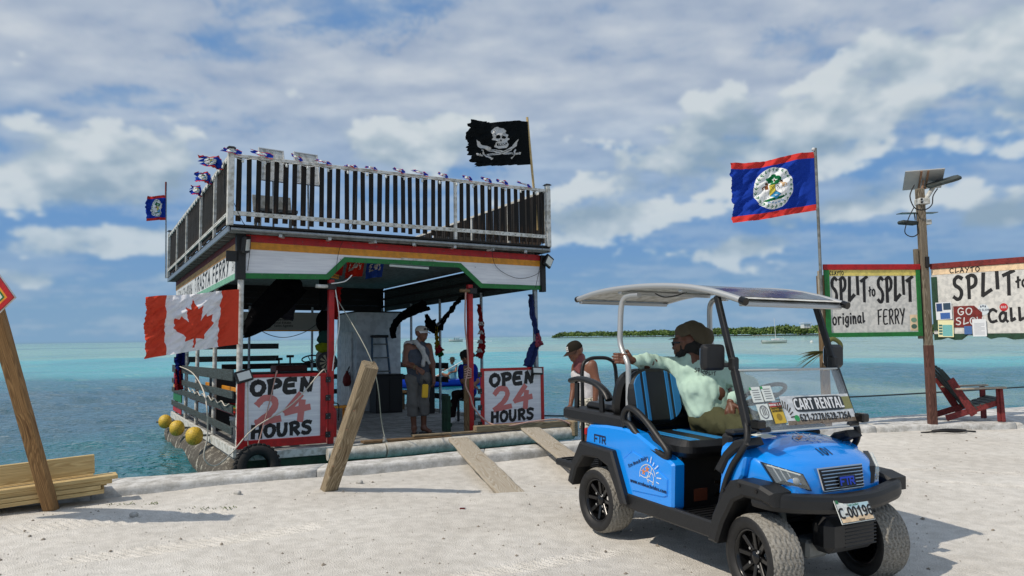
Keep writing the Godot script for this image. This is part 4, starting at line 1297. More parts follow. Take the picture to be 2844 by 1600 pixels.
func build_ferry_things():
	rng.seed = 60
	var bz = belize_image()
	cloth("cloth_belize", bz)
	# red and white flag at the front post
	var t = on_ferry("maple_flag", "large faded red and white maple leaf flag flying from the ferry's front corner post", "flag")
	obj("cloth", flag_sheet(Vector3(0.0, 2.34, 0.07), Vector3(0.0, 1.57, 0.07), Vector3(-1.20, -0.12, 0.34), 0.085, 0.08, 3, 0.022, 64, 70), cloth("cloth_canada", canada_image(), 0.3), t)
	for y in [2.33, 1.58]: rod("tie", Vector3(-0.01, y, 0.06), Vector3(0.07, y, -0.04), 0.006, M.rope, t)
	# skull flag on a wooden staff at the right corner
	t = on_ferry("skull_flag", "ragged black flag with white skull and crossed sabres on a wooden staff", "flag")
	rod("staff", Vector3(4.90, 3.5, 0.16), Vector3(4.76, 5.50, 0.10), 0.021, M.wood_new, t)
	obj("cloth", flag_sheet(Vector3(4.765, 5.42, 0.12), Vector3(4.815, 4.66, 0.12), Vector3(-1.42, -0.26, 0.38), 0.085, 0.05, 9, 0.10, 56, 70), cloth("cloth_skull", pirate_image(), 0.12), t)
	# small flag at the stern corner
	t = on_ferry("stern_flag", "small blue flag with red edges on a thin pole at the ferry's stern corner", "flag")
	rod("pole", Vector3(-0.23, 3.2, -7.75), Vector3(-0.27, 5.42, -7.78), 0.016, M.galv, t)
	rod("pole_tip", Vector3(-0.27, 5.1, -7.78), Vector3(-0.275, 5.45, -7.78), 0.02, M.red_old, t)
	obj("cloth", flag_sheet(Vector3(-0.27, 5.12, -7.77), Vector3(-0.26, 4.55, -7.76), Vector3(-0.42, -0.06, 0.35), 0.10, 0.05, 14, 0.05, 24, 14), M.cloth_belize, t)
	# pennants tied along the upper rail
	var spots = []
	for i in 13: spots.append([Vector3(0.02 + i * 0.39 + rng.randf_range(-0.06, 0.06), 4.2, 0.27), false])
	for i in 3: spots.append([Vector3(-0.2, 4.18, -0.35 - i * 1.05), true])
	for i in spots.size():
		var p: Vector3 = spots[i][0]
		var ord_ = ["first", "second", "third", "fourth", "fifth", "sixth", "seventh", "eighth", "ninth", "tenth", "eleventh", "twelfth", "thirteenth"]
		var lb = ("%s small blue and red pennant from the left along the front upper rail" % ord_[i]) if not spots[i][1] else ("%s frayed blue and red pennant back from the corner lamp on the side rail" % ord_[i - 13])
		t = on_ferry("pennant", lb, "pennant", p, 0.0, "small pennants along the upper rail")
		var l = rng.randf_range(0.2, 0.38)
		var st
		if spots[i][1]: st = flag_sheet(Vector3(0, 0.09, 0.0), Vector3(0.02, -0.08, 0.05), Vector3(-l * 0.95, 0.05, 0.08), 0.07, 0.05, 40 + i, 0.3, 14, 10)
		else: st = flag_sheet(Vector3(0.02, rng.randf_range(0.03, 0.07), -0.03), Vector3(0, -0.012, 0.03), Vector3(-l, rng.randf_range(0.015, 0.08), 0.08), 0.022, 0.02, 40 + i, 0.25, 14, 8)
		obj("cloth", st, M.cloth_belize, t)
	# cloths knotted round the posts and blowing under the roof
	var dr = [
		["blue_drape", "dark blue and pink cloth knotted round the ferry's front right pipe post", [Vector3(4.84, 2.4, 0.0), Vector3(4.86, 2.0, 0.02), Vector3(4.93, 1.62, 0.06), Vector3(4.85, 1.45, 0.06), Vector3(4.72, 1.14, 0.05)], [0.10, 0.16, 0.12, 0.16, 0.2], [44, 56, 104]],
		["striped_drape", "red and white striped cloth twisted round a pipe post behind the right door post", [Vector3(4.86, 2.35, -2.0), Vector3(4.9, 2.0, -1.98), Vector3(4.92, 1.7, -1.97), Vector3(4.9, 1.48, -1.96), Vector3(4.82, 1.3, -1.94)], [0.06, 0.13, 0.13, 0.16, 0.12], [150, 40, 44]],
		["yellow_drape", "yellow, red and green cloth hanging down a pipe post behind the standing man", [Vector3(4.84, 2.0, -3.96), Vector3(4.84, 1.7, -3.95), Vector3(4.86, 1.5, -3.94), Vector3(4.9, 1.36, -3.93)], [0.1, 0.1, 0.12, 0.2], [150, 126, 36]],
		["black_drape", "black printed cloth slung under the roof and knotted to a pipe post", [Vector3(4.93, 2.55, -2.9), Vector3(4.9, 2.28, -3.4), Vector3(4.86, 2.0, -3.9), Vector3(4.7, 2.05, -4.0), Vector3(4.62, 2.25, -4.0)], [0.2, 0.3, 0.34, 0.3, 0.08], [20, 20, 22]],
		["blowing_drape", "long black cloth blowing out beside the white cabin", [Vector3(4.9, 2.5, -4.6), Vector3(4.7, 2.38, -4.9), Vector3(4.45, 2.2, -5.1), Vector3(4.32, 1.95, -5.2), Vector3(4.34, 1.75, -5.2)], [0.3, 0.26, 0.2, 0.16, 0.1], [24, 24, 26]],
		["dark_drape", "wide black cloth slung diagonally inside the ferry's front left corner", [Vector3(1.05, 2.62, -0.9), Vector3(0.75, 2.3, -0.7), Vector3(0.42, 1.98, -0.5), Vector3(0.1, 1.68, -0.15)], [0.5, 0.5, 0.42, 0.06], [18, 18, 20]],
		["grey_drape", "charcoal flag with white letters hanging inside above the left gate", [Vector3(1.3, 2.55, -2.4), Vector3(1.2, 2.3, -2.4), Vector3(1.15, 2.05, -2.35)], [0.3, 0.5, 0.42], [52, 52, 58]],
		["red_drape", "red cloth hanging at the head of the left red door post", [Vector3(1.5, 2.45, -0.3), Vector3(1.5, 2.2, -0.3), Vector3(1.46, 1.95, -0.3)], [0.2, 0.18, 0.1], [134, 26, 24]],
		["stern_drape", "blue and red cloth knotted on the side rail near the stern", [Vector3(-0.02, 1.75, -5.9), Vector3(-0.04, 1.5, -5.9), Vector3(-0.05, 1.3, -5.88), Vector3(-0.1, 1.12, -5.86), Vector3(-0.1, 0.85, -5.86)], [0.2, 0.24, 0.34, 0.12, 0.2], [26, 36, 108]]]
	for i in dr.size():
		var d = dr[i]
		t = on_ferry(d[0], d[1], "cloth")
		obj("cloth", drape(d[2], d[3], 90 + i, 0.035), plain_cloth("cloth_" + d[0], d[4][0], d[4][1], d[4][2], 0.1), t)
		if d[0] == "striped_drape":
			for k in 4:
				var p = d[2][1].lerp(d[2][4], k / 4.0)
				obj("white_stripe", drape([p, p + Vector3(0.0, -0.07, 0.004)], [0.12, 0.13], 120 + k, 0.03), plain_cloth("cloth_white", 214, 212, 210), t, Transform3D(Basis(), Vector3(-0.02, 0, 0.045)))
		elif d[0] == "yellow_drape":
			obj("red_end", drape([Vector3(4.84, 1.56, -3.90), Vector3(4.9, 1.42, -3.88)], [0.16, 0.24], 131), plain_cloth("cloth_red", 150, 40, 50), t)
			obj("green_end", drape([Vector3(4.88, 1.42, -3.87), Vector3(4.92, 1.33, -3.86)], [0.2, 0.12], 132), plain_cloth("cloth_green", 30, 90, 46), t)
		elif d[0] == "blue_drape":
			obj("pink_fold", drape([Vector3(4.90, 1.72, 0.09), Vector3(4.93, 1.56, 0.10), Vector3(4.95, 1.5, 0.10)], [0.1, 0.2, 0.12], 133), plain_cloth("cloth_pink", 150, 76, 92), t)
		elif d[0] == "grey_drape":
			print_text("lettering", "ANA", 0.13, M.white, t, Vector3(1.05, 2.36, -2.33), Vector3(0, 0, -12))
		elif d[0] == "black_drape":
			print_text("lettering", "SIBERIA", 0.07, mat("print_grey", c8(120, 120, 122), 0.8), t, Vector3(4.83, 2.12, -3.62), Vector3(0, -20, 48))
		elif d[0] == "stern_drape":
			obj("red_end", drape([Vector3(-0.11, 1.14, -5.84), Vector3(-0.12, 0.95, -5.83), Vector3(-0.1, 0.72, -5.84)], [0.2, 0.12, 0.18], 134), M.cloth_red, t)
	# flags pinned to the ceiling under the arch
	var cf = [["ceiling_flag", "red and white flag with yellow tab hanging from the ceiling inside the arch", 1.75, [176, 44, 40]], ["ceiling_flag", "red flag with pale centre hanging from the ceiling, middle of three", 2.1, [190, 48, 36]], ["ceiling_flag", "blue and white striped flag hanging from the ceiling, right of three", 2.45, [44, 74, 160]]]
	for i in 3:
		var d = cf[i]
		t = on_ferry(d[0], d[1], "flag", Vector3(d[2], 0, -1.2), 0.0, "flags under the ceiling")
		var mm = plain_cloth("ceil%d" % i, d[3][0], d[3][1], d[3][2])
		obj("cloth", flag_sheet(Vector3(0.17, 3.05, 0), Vector3(0.10, 2.72, 0.05), Vector3(-0.32, -0.02, 0.05), 0.05, 0.03, 150 + i, 0.05, 14, 10), mm, t)
		obj("band", flag_sheet(Vector3(0.11, 2.98, 0.015), Vector3(0.07, 2.84, 0.045), Vector3(-0.22, -0.02, 0.05), 0.05, 0.03, 150 + i, 0.05, 14, 8), plain_cloth("cloth_white", 214, 212, 210), t)
		if i == 0:
			box("yellow_tab", Vector3(-0.04, 2.70, 0.08), Vector3(0.16, 0.07, 0.006), M.gold, t, 0.001, Vector3(0, 0, -8))
			print_text("lettering", "ARIZONA", 0.035, M.paint_black, t, Vector3(-0.04, 2.70, 0.084), Vector3(0, 0, -8))
	# standing and hanging things on board
	t = on_ferry("step_ladder", "folded blue step ladder leaning on the front of the white cabin", "ladder", Vector3(4.08, 0.1, -5.42), 0.0)
	for s in [-1, 1]:
		bar("rail", Vector3(s * 0.26, 0, 0.18), Vector3(s * 0.17, 1.68, -0.05), 0.07, 0.03, mat("ladder_blue", c8(58, 84, 108), 0.6), t, 0.004, Vector3(0, 0, 1))
	for k in 5: bar("step", Vector3(-0.245 + k * 0.017, 0.28 + k * 0.31, 0.145 - k * 0.042), Vector3(0.245 - k * 0.017, 0.28 + k * 0.31, 0.145 - k * 0.042), 0.03, 0.09, M.galv_dull, t)
	box("top_cap", Vector3(0, 1.70, -0.03), Vector3(0.4, 0.06, 0.14), M.black, t, 0.012)
	t = on_ferry("black_cabinet", "low black cabinet standing on deck before the white cabin", "cabinet", Vector3(4.05, 0.1, -4.95))
	box("carcass", Vector3(0, 0.41, 0), Vector3(0.62, 0.82, 0.42), M.counter_black, t, 0.006)
	for s in [-1, 1]: box("door", Vector3(s * 0.152, 0.4, 0.214), Vector3(0.29, 0.74, 0.014), M.counter_black, t, 0.004)
	box("top", Vector3(0, 0.835, 0), Vector3(0.66, 0.03, 0.46), M.counter_black, t, 0.006)
	t = on_ferry("dart_board", "round dart board tied to a wrapped post behind the left gate", "dart board", Vector3(1.93, 1.27, -2.25))
	var st = st_new(true)
	var xf = Transform3D(Basis(Vector3.RIGHT, PI / 2), Vector3.ZERO)
	add_lathe(st, [Vector2(0.001, 0.02), Vector2(0.17, 0.02), Vector2(0.185, 0.015), Vector2(0.19, 0.0), Vector2(0.185, -0.02), Vector2(0.001, -0.02)], 32, xf)
	obj("rim", st, M.black, t)
	st = st_new(); var st2 = st_new()
	for k in 20:
		var a = TAU * k / 20; var b = TAU * (k + 1) / 20
		var f = func(r, an): return Vector3(cos(an) * r, sin(an) * r, 0.022)
		qout(st if k % 2 else st2, f.call(0.02, a), f.call(0.14, a), f.call(0.14, b), f.call(0.02, b), Vector3.BACK)
	obj("dark_sectors", st, mat("dart_dark", c8(30, 32, 30), 0.8), t); obj("pale_sectors", st2, mat("dart_pale", c8(150, 146, 124), 0.8), t)
	t = on_ferry("wrapped_post", "ceiling post wrapped in dark and lime green cloths behind the left gate", "post", Vector3(1.95, 0.1, -2.5))
	rod("post", Vector3.ZERO, Vector3(0, 2.95, 0), 0.06, M.black, t)
	var wraps = [[2.9, 2.1, 0.10, "wrap_dark", [26, 30, 34]], [2.1, 1.72, 0.125, "wrap_black", [18, 20, 20]], [1.74, 1.5, 0.13, "wrap_teal", [44, 78, 74]], [1.52, 1.34, 0.14, "wrap_lime", [128, 142, 34]], [1.36, 0.95, 0.13, "wrap_grey", [136, 138, 136]]]
	for i in wraps.size():
		var w = wraps[i]
		st = st_new(true)
		var n = noise(200 + i, 5.0, 2)
		var rings = []
		for k in 9:
			var y = lerpf(w[1], w[0], k / 8.0)
			var r = []
			for j in 14:
				var a = TAU * j / 14
				var rr = w[2] * (1.0 - 0.35 * pow(absf(k / 4.0 - 1.0), 3)) + n.get_noise_2d(j * 0.3, y) * 0.05 + sin(a * 3.0 + y * 9.0) * 0.012
				r.append(Vector3(cos(a) * rr, y, -sin(a) * rr))
			rings.append(r)
		add_loft(st, rings)
		obj("wrap", st, plain_cloth(w[3], w[4][0], w[4][1], w[4][2], 0.0), t)
	t = on_ferry("water_jug", "large blue water jug standing on the stern bench", "jug", Vector3(4.42, 0.526, -5.75))
	st = st_new(true)
	var prof = [Vector2(0.001, 0.0), Vector2(0.12, 0.0), Vector2(0.135, 0.02), Vector2(0.135, 0.09), Vector2(0.125, 0.105), Vector2(0.135, 0.12), Vector2(0.135, 0.2), Vector2(0.125, 0.215), Vector2(0.135, 0.23), Vector2(0.132, 0.31), Vector2(0.09, 0.37), Vector2(0.035, 0.4)]
	add_lathe(st, prof, 20)
	var jm = mat("jug_blue", c8(110, 158, 190), 0.15)
	jm.transparency = BaseMaterial3D.TRANSPARENCY_ALPHA
	jm.albedo_color.a = 0.55
	obj("bottle", st, jm, t)
	rod("cap", Vector3(0, 0.395, 0), Vector3(0, 0.44, 0), 0.036, M.white, t)
	t = on_ferry("paint_bucket", "white ribbed bucket on deck behind the side rail", "bucket", Vector3(0.32, 0.1, -1.5))
	st = st_new(true)
	add_lathe(st, [Vector2(0.001, 0.0), Vector2(0.12, 0.0), Vector2(0.145, 0.3), Vector2(0.155, 0.3), Vector2(0.155, 0.315), Vector2(0.148, 0.32), Vector2(0.155, 0.335), Vector2(0.155, 0.35), Vector2(0.15, 0.36), Vector2(0.13, 0.36), Vector2(0.11, 0.02)], 24)
	obj("pail", st, M.white, t)
	hose("handle", [Vector3(-0.15, 0.34, 0), Vector3(-0.1, 0.22, 0.12), Vector3(0.1, 0.22, 0.12), Vector3(0.15, 0.34, 0)], 0.004, M.galv, t)
	t = on_ferry("yellow_stool", "small yellow wooden stool beside the left door post", "stool", Vector3(1.95, 0.1, -1.6))
	box("seat", Vector3(0, 0.42, 0), Vector3(0.3, 0.035, 0.26), M.gold, t, 0.006)
	for k in 4: bar("leg", Vector3(-0.11 + 0.22 * (k % 2), 0, -0.09 + 0.18 * (k / 2)), Vector3(-0.11 + 0.22 * (k % 2), 0.405, -0.09 + 0.18 * (k / 2)), 0.035, 0.035, M.gold, t)
	t = on_ferry("fire_extinguisher", "red fire extinguisher standing inside the left red door post", "extinguisher", Vector3(1.62, 0.1, -0.9))
	st = st_new(true)
	add_lathe(st, [Vector2(0.001, 0), Vector2(0.07, 0), Vector2(0.075, 0.02), Vector2(0.075, 0.4), Vector2(0.05, 0.46), Vector2(0.025, 0.48), Vector2(0.025, 0.52)], 18)
	obj("cylinder", st, M.red, t)
	box("valve", Vector3(0.0, 0.545, 0), Vector3(0.05, 0.05, 0.12), M.black, t, 0.008)
	hose("hose", [Vector3(0.02, 0.53, 0), Vector3(0.1, 0.5, 0.02), Vector3(0.1, 0.25, 0.02)], 0.01, M.black, t)
	t = on_ferry("green_crate", "green wooden crate leaning beside the right red door post", "crate", Vector3(3.42, 0.1, -0.45))
	for k in 3: box("board", Vector3(0, 0.3, -0.09 + k * 0.09), Vector3(0.05, 0.6, 0.075), M.green_dark, t)
	box("rail", Vector3(0.036, 0.45, 0), Vector3(0.02, 0.06, 0.27), M.green_dark, t); box("rail", Vector3(0.036, 0.12, 0), Vector3(0.02, 0.06, 0.27), M.green_dark, t)
	t = on_ferry("red_bag", "dark red bag hanging from the cabin door handle", "bag", Vector3(3.45, 0.98, -5.88))
	st = st_new(true)
	add_lathe(st, [Vector2(0.001, -0.32), Vector2(0.06, -0.31), Vector2(0.1, -0.22), Vector2(0.085, -0.1), Vector2(0.03, 0.0), Vector2(0.02, 0.04)], 14)
	obj("pouch", st, M.red_old, t)
	hose("strap", [Vector3(0.02, 0.0, 0), Vector3(0.06, 0.14, 0), Vector3(-0.02, 0.0, 0)], 0.008, M.black, t)
	# upper deck furniture seen through the slats
	t = on_ferry("deck_bench", "grey bench with slanted back on the upper deck near the left corner", "bench", Vector3(0.95, 3.225, -0.9))
	box("seat", Vector3(-0.25, 0.42, 0), Vector3(0.6, 0.05, 0.4), M.galv_dull, t)
	box("backrest", Vector3(-0.25, 0.60, -0.26), Vector3(0.6, 0.3, 0.03), M.galv_dull, t, 0.004, Vector3(-22, 0, 0))
	for k in 4: bar("leg", Vector3(-0.52 + 0.54 * (k % 2), 0, -0.15 + 0.3 * (k / 2)), Vector3(-0.52 + 0.54 * (k % 2), 0.4, -0.15 + 0.3 * (k / 2)), 0.045, 0.045, M.white_dirty, t)
	for k in 2:
		t = on_ferry("solar_panel", "white-backed panel propped up behind the upper front rail, %s of two" % ["left", "right"][k], "panel", Vector3(0.52 + k * 0.52, 4.02, -0.35), 0.1, "panels behind the upper rail")
		box("back_sheet", Vector3(0, 0.24, 0), Vector3(0.36, 0.5, 0.012), M.white_dirty, t, 0.002, Vector3(-14, 0, 0))
		for s in [-1, 1]: box("frame_side", Vector3(s * 0.183, 0.24, 0), Vector3(0.02, 0.54, 0.03), M.alu, t, 0.003, Vector3(-14, 0, 0))
		for s in [-1, 1]: box("frame_end", Vector3(0, 0.24 + s * 0.25, -s * 0.062), Vector3(0.345, 0.02, 0.03), M.alu, t, 0.003, Vector3(-14, 0, 0))
		rod("prop", Vector3(0, -0.79, 0.1), Vector3(0, 0.0, 0.06), 0.015, M.galv, t)
	# tyre fender, ropes, wires
	t = on_ferry("tyre_fender", "knobbly black tyre hung as a fender under the left gate", "tyre", Vector3(0.22, -0.08, 0.36))
	t.transform = t.transform * Transform3D(Basis(Vector3.RIGHT, PI / 2 - 0.12), Vector3.ZERO)
	st = st_new(true)
	add_lathe(st, [Vector2(0.15, -0.07), Vector2(0.19, -0.10), Vector2(0.25, -0.10), Vector2(0.28, -0.07), Vector2(0.285, 0.0), Vector2(0.28, 0.07), Vector2(0.25, 0.10), Vector2(0.19, 0.10), Vector2(0.15, 0.07), Vector2(0.165, 0.0), Vector2(0.15, -0.07)], 40)
	obj("carcass", st, M.rubber, t)
	for k in 28:
		var a = TAU * k / 28
		for s in [-1, 1]: put("tread_block", box_mesh(Vector3(0.03, 0.07, 0.042), 0.006), M.rubber, t, Transform3D(Basis(Vector3.UP, -a - s * 0.06), Vector3(cos(a + s * 0.06) * 0.29, s * 0.045, sin(a + s * 0.06) * 0.29)))
	t = on_ferry("mooring_rope", "white rope looping from the side rail down past the pontoon and over the left gate", "rope")
	hose("strand", [Vector3(-0.10, 1.2, -5.8), Vector3(-0.2, 1.12, -3.0), Vector3(-0.44, 0.9, 0.2), Vector3(-0.40, 0.4, 0.25), Vector3(-0.44, 0.08, 0.25), Vector3(-0.30, -0.04, 0.25), Vector3(-0.1, 0.1, 0.25), Vector3(0.2, 0.41, 0.2), Vector3(0.74, 0.72, 0.13), Vector3(1.14, 1.15, 0.12), Vector3(1.24, 1.17, 0.02), Vector3(1.3, 1.0, -0.1)], 0.009, M.rope, t, 6, 8)
	t = on_ferry("gate_rope", "red and white twisted rope hanging down the front of the left gate", "rope")
	hose("strand", [Vector3(0.55, 1.155, 0.0), Vector3(0.52, 1.165, 0.09), Vector3(0.44, 0.8, 0.10), Vector3(0.34, 0.4, 0.10), Vector3(0.26, 0.1, 0.12), Vector3(0.24, -0.05, 0.14)], 0.009, M.rope_pink, t, 6, 8)
	t = on_ferry("thin_cord", "thin grey cord hanging at the left edge of the left gate", "rope")
	hose("strand", [Vector3(0.13, 1.1, 0.10), Vector3(0.14, 0.5, 0.10), Vector3(0.15, 0.15, 0.12), Vector3(0.2, 0.0, 0.3)], 0.006, mat("cord", c8(150, 152, 140), 0.9), t)
	t = on_ferry("door_rope", "pinkish rope knotted on the right door post and drooping to the front beam", "rope")
	hose("strand", [Vector3(3.55, 2.45, 0.06), Vector3(3.53, 1.9, 0.06), Vector3(3.56, 1.5, 0.07), Vector3(3.57, 1.15, 0.08), Vector3(3.52, 0.9, 0.08), Vector3(3.6, 0.7, 0.09), Vector3(3.66, 0.5, 0.12), Vector3(3.82, 0.28, 0.3), Vector3(4.05, 0.23, 0.48), Vector3(4.5, 0.27, 0.5), Vector3(5.0, 0.28, 0.5), Vector3(5.22, 0.2, 0.56)], 0.013, M.rope_pink, t, 6, 8)
	for k in 5: hose("knot", [Vector3(3.52, 1.13 - k * 0.035, 0.05), Vector3(3.57, 1.16 - k * 0.04, 0.095), Vector3(3.63, 1.13 - k * 0.03, 0.06), Vector3(3.66, 1.16 - k * 0.035, -0.02)], 0.012, M.rope_pink, t)
	t = on_ferry("side_cord", "white wavy cord strung along the side rail boards", "rope")
	var cp = []
	for i in 15: cp.append(Vector3(-0.075, 0.80 - 0.05 * (i % 2) - i * 0.004, -4.6 + i * 0.32))
	hose("strand", cp, 0.008, M.rope, t)
	t = on_ferry("hanging_wire", "thin black wires running from the upper rail down the front fascia", "wire")
	hose("strand", [Vector3(-0.13, 3.5, 0.34), Vector3(-0.02, 3.25, 0.36), Vector3(0.12, 3.1, 0.2), Vector3(0.1, 2.6, 0.13)], 0.005, M.wire, t)
	hose("strand", [Vector3(1.62, 4.15, 0.32), Vector3(1.55, 3.4, 0.36), Vector3(1.42, 3.0, 0.12), Vector3(1.36, 2.6, 0.12)], 0.004, M.wire, t)
	hose("strand", [Vector3(3.9, 3.2, 0.32), Vector3(4.1, 2.85, 0.09), Vector3(4.5, 2.66, 0.09), Vector3(4.85, 2.72, 0.12), Vector3(5.02, 2.86, 0.14)], 0.004, M.wire, t)
	hose("strand", [Vector3(4.87, 4.1, 0.33), Vector3(4.87, 3.2, 0.36), Vector3(4.86, 2.5, 0.12)], 0.004, M.wire, t)
	t = on_ferry("inside_wire", "black wire sagging across the opening above the left gate", "wire")
	hose("strand", [Vector3(0.25, 1.98, -0.35), Vector3(0.55, 1.78, -1.0), Vector3(1.0, 1.70, -1.6), Vector3(1.5, 1.8, -2.2), Vector3(1.85, 2.0, -2.45)], 0.006, M.wire, t)
	t = on_ferry("lamp_cable", "white cable curling down from the arch to the left door post", "wire")
	hose("strand", [Vector3(1.62, 2.6, 0.08), Vector3(1.5, 2.5, 0.12), Vector3(1.3, 2.46, 0.1)], 0.009, M.wire_white, t)
	hose("strand", [Vector3(1.38, 2.4, 0.03), Vector3(1.44, 1.9, 0.05), Vector3(1.37, 1.4, 0.04), Vector3(1.34, 1.17, 0.05)], 0.008, M.wire_white, t)

# ---------------------------------------------------------------- golf cart; its own x is forward, +z the side towards the camera
var CART: Node3D
const HOOD := [[1.34, 0.965, 0.905, 0.505], [1.44, 0.968, 0.90, 0.51], [1.54, 0.955, 0.885, 0.51], [1.64, 0.928, 0.862, 0.50], [1.73, 0.892, 0.832, 0.478], [1.80, 0.852, 0.795, 0.445], [1.845, 0.812, 0.765, 0.41], [1.868, 0.76, 0.725, 0.385], [1.882, 0.70, 0.68, 0.365], [1.888, 0.63, 0.62, 0.35]]

func hood_ring(i: int) -> Array:
	var q = HOOD[i]
	var yb = 0.60 if i < 7 else q[2] - 0.06
	var half = [[1.0, yb], [1.005, lerpf(yb, q[2], 0.55)], [1.0, q[2] - 0.045], [0.975, q[2] - 0.015], [0.92, q[2] + 0.004], [0.80, lerpf(q[2], q[1], 0.42)], [0.62, lerpf(q[2], q[1], 0.70)], [0.42, lerpf(q[2], q[1], 0.90)], [0.2, lerpf(q[2], q[1], 0.98)], [0.0, q[1]]]
	var r = []
	for p in half: r.append(Vector3(q[0], p[1], q[3] * p[0]))
	for k in range(half.size() - 2, -1, -1): r.append(Vector3(q[0], half[k][1], -q[3] * half[k][0]))
	return r

func hood_y(x: float, z: float) -> float:
	for i in HOOD.size() - 1:
		if x <= HOOD[i + 1][0]:
			var ys = []
			for j in 2:
				var r = hood_ring(i + j)
				for k in range(3, r.size() - 4):
					if z <= r[k].z and z >= r[k + 1].z:
						ys.append(lerpf(r[k].y, r[k + 1].y, (r[k].z - z) / (r[k].z - r[k + 1].z)))
						break
			if ys.size() < 2: return 0.9
			return lerpf(ys[0], ys[1], (x - HOOD[i][0]) / (HOOD[i + 1][0] - HOOD[i][0]))
	return 0.7

func map_stroke(st, pts: Array, w: float, f: Callable):
	var p = pts
	if pts.size() > 3: p = smooth_path(pts, 4)
	elif pts.size() == 2: p = [pts[0], pts[0].lerp(pts[1], 0.5), pts[1]]
	for i in p.size() - 1:
		var t = (p[i + 1] - p[i]).normalized()
		var n = Vector2(-t.y, t.x) * w * 0.5
		qout(st, f.call(p[i] - t * w * 0.25 + n), f.call(p[i] - t * w * 0.25 - n), f.call(p[i + 1] + t * w * 0.25 - n), f.call(p[i + 1] + t * w * 0.25 + n), f.call(p[i] + Vector2(0, 0)) - f.call(p[i]) + Vector3(0, 1, 0.5))

# the rental mark: half sun with rays, two flowers, a little cart; f maps mark units (about 2 wide) onto the body
func rental_mark(parent: Node, f: Callable, s := 1.0):
	var g = group_node("rental_mark", parent)
	var st = st_new()
	var arc = []
	for i in 13:
		var a = PI * (1.06 - i / 12.0 * 1.0)
		arc.append(Vector2(cos(a) * 0.55, sin(a) * 0.52))
	map_stroke(st, arc, 0.05, f)
	for i in 7:
		var a = PI * (0.50 - i * 0.095)
		map_stroke(st, [Vector2(cos(a), sin(a)) * 0.66, Vector2(cos(a), sin(a)) * (0.95 if i % 2 else 0.82)], 0.045, f)
	map_stroke(st, [Vector2(-0.55, -0.02), Vector2(-0.2, -0.08), Vector2(0.05, -0.02), Vector2(0.2, 0.1), Vector2(0.3, 0.4)], 0.04, f)
	obj("sun_arc", st, M.decal_white, g)
	st = st_new()
	for c in [Vector2(-0.28, 0.16), Vector2(-0.02, 0.32)]:
		for k in 5: map_stroke(st, [c, c + Vector2(cos(TAU * k / 5 + 0.3), sin(TAU * k / 5 + 0.3)) * 0.13], 0.06, f)
	obj("flowers", st, M.decal_orange, g)
	st = st_new()
	var cart = [[-0.05, -0.12, 0.42, -0.2], [0.05, 0.0, 0.1, 0.22], [0.1, 0.22, 0.38, 0.16], [0.38, 0.16, 0.44, -0.02], [0.44, -0.02, 0.42, -0.2], [-0.05, -0.12, 0.0, 0.03], [0.0, 0.03, 0.2, 0.0]]
	for q in cart: map_stroke(st, [Vector2(q[0], q[1]), Vector2(q[2], q[3])], 0.035, f)
	for c in [Vector2(0.05, -0.2), Vector2(0.38, -0.26)]: map_stroke(st, [c + Vector2(-0.05, 0), c + Vector2(0, 0.05), c + Vector2(0.05, 0), c + Vector2(0, -0.05), c + Vector2(-0.05, 0)], 0.03, f)
	obj("little_cart", st, M.decal_white, g)
	return g

func wheel_mesh_parts():
	# tread with wavy grooves; axis along z
	var st = st_new(true)
	var na = 150; var nw = 34
	var wd = 0.215
	var rows = []
	for j in nw + 1:
		var v = float(j) / nw
		var row = []
		for i in na:
			var a = TAU * i / na
			var z = (v - 0.5) * wd
			var r = 0.264 - 0.018 * pow(absf(v - 0.5) * 2.0, 4.0)
			var wv = z + 0.011 * sin(a * 18.0)
			var g = absf(fposmod(wv, 0.034) - 0.017)
			if g < 0.0046 and absf(z) < wd * 0.47: r -= 0.009
			if absf(z) > wd * 0.36 and sin(a * 52.0) > 0.72: r -= 0.005
			row.append(Vector3(cos(a) * r, sin(a) * r, z))
		rows.append(row)
	for j in nw:
		for i in na:
			var k = (i + 1) % na
			quad(st, rows[j][i], rows[j][k], rows[j + 1][k], rows[j + 1][i])
	mesh_cache["tread"] = done(st)
	st = st_new(true)
	var xf = Transform3D(Basis(Vector3.RIGHT, PI / 2), Vector3.ZERO)       # lathe axis y -> z
	add_lathe(st, [Vector2(0.168, 0.085), Vector2(0.185, 0.108), Vector2(0.215, 0.116), Vector2(0.24, 0.113), Vector2(0.2465, 0.1065)], 48, xf)
	mesh_cache["sidewall"] = done(st)
	st = st_new(true)
	add_lathe(st, [Vector2(0.17, -0.09), Vector2(0.15, -0.085), Vector2(0.145, -0.062), Vector2(0.02, -0.02), Vector2(0.144, -0.058), Vector2(0.155, 0.05), Vector2(0.158, 0.088), Vector2(0.170, 0.095), Vector2(0.174, 0.09), Vector2(0.17, 0.08)], 48, xf)
	mesh_cache["rim"] = done(st)

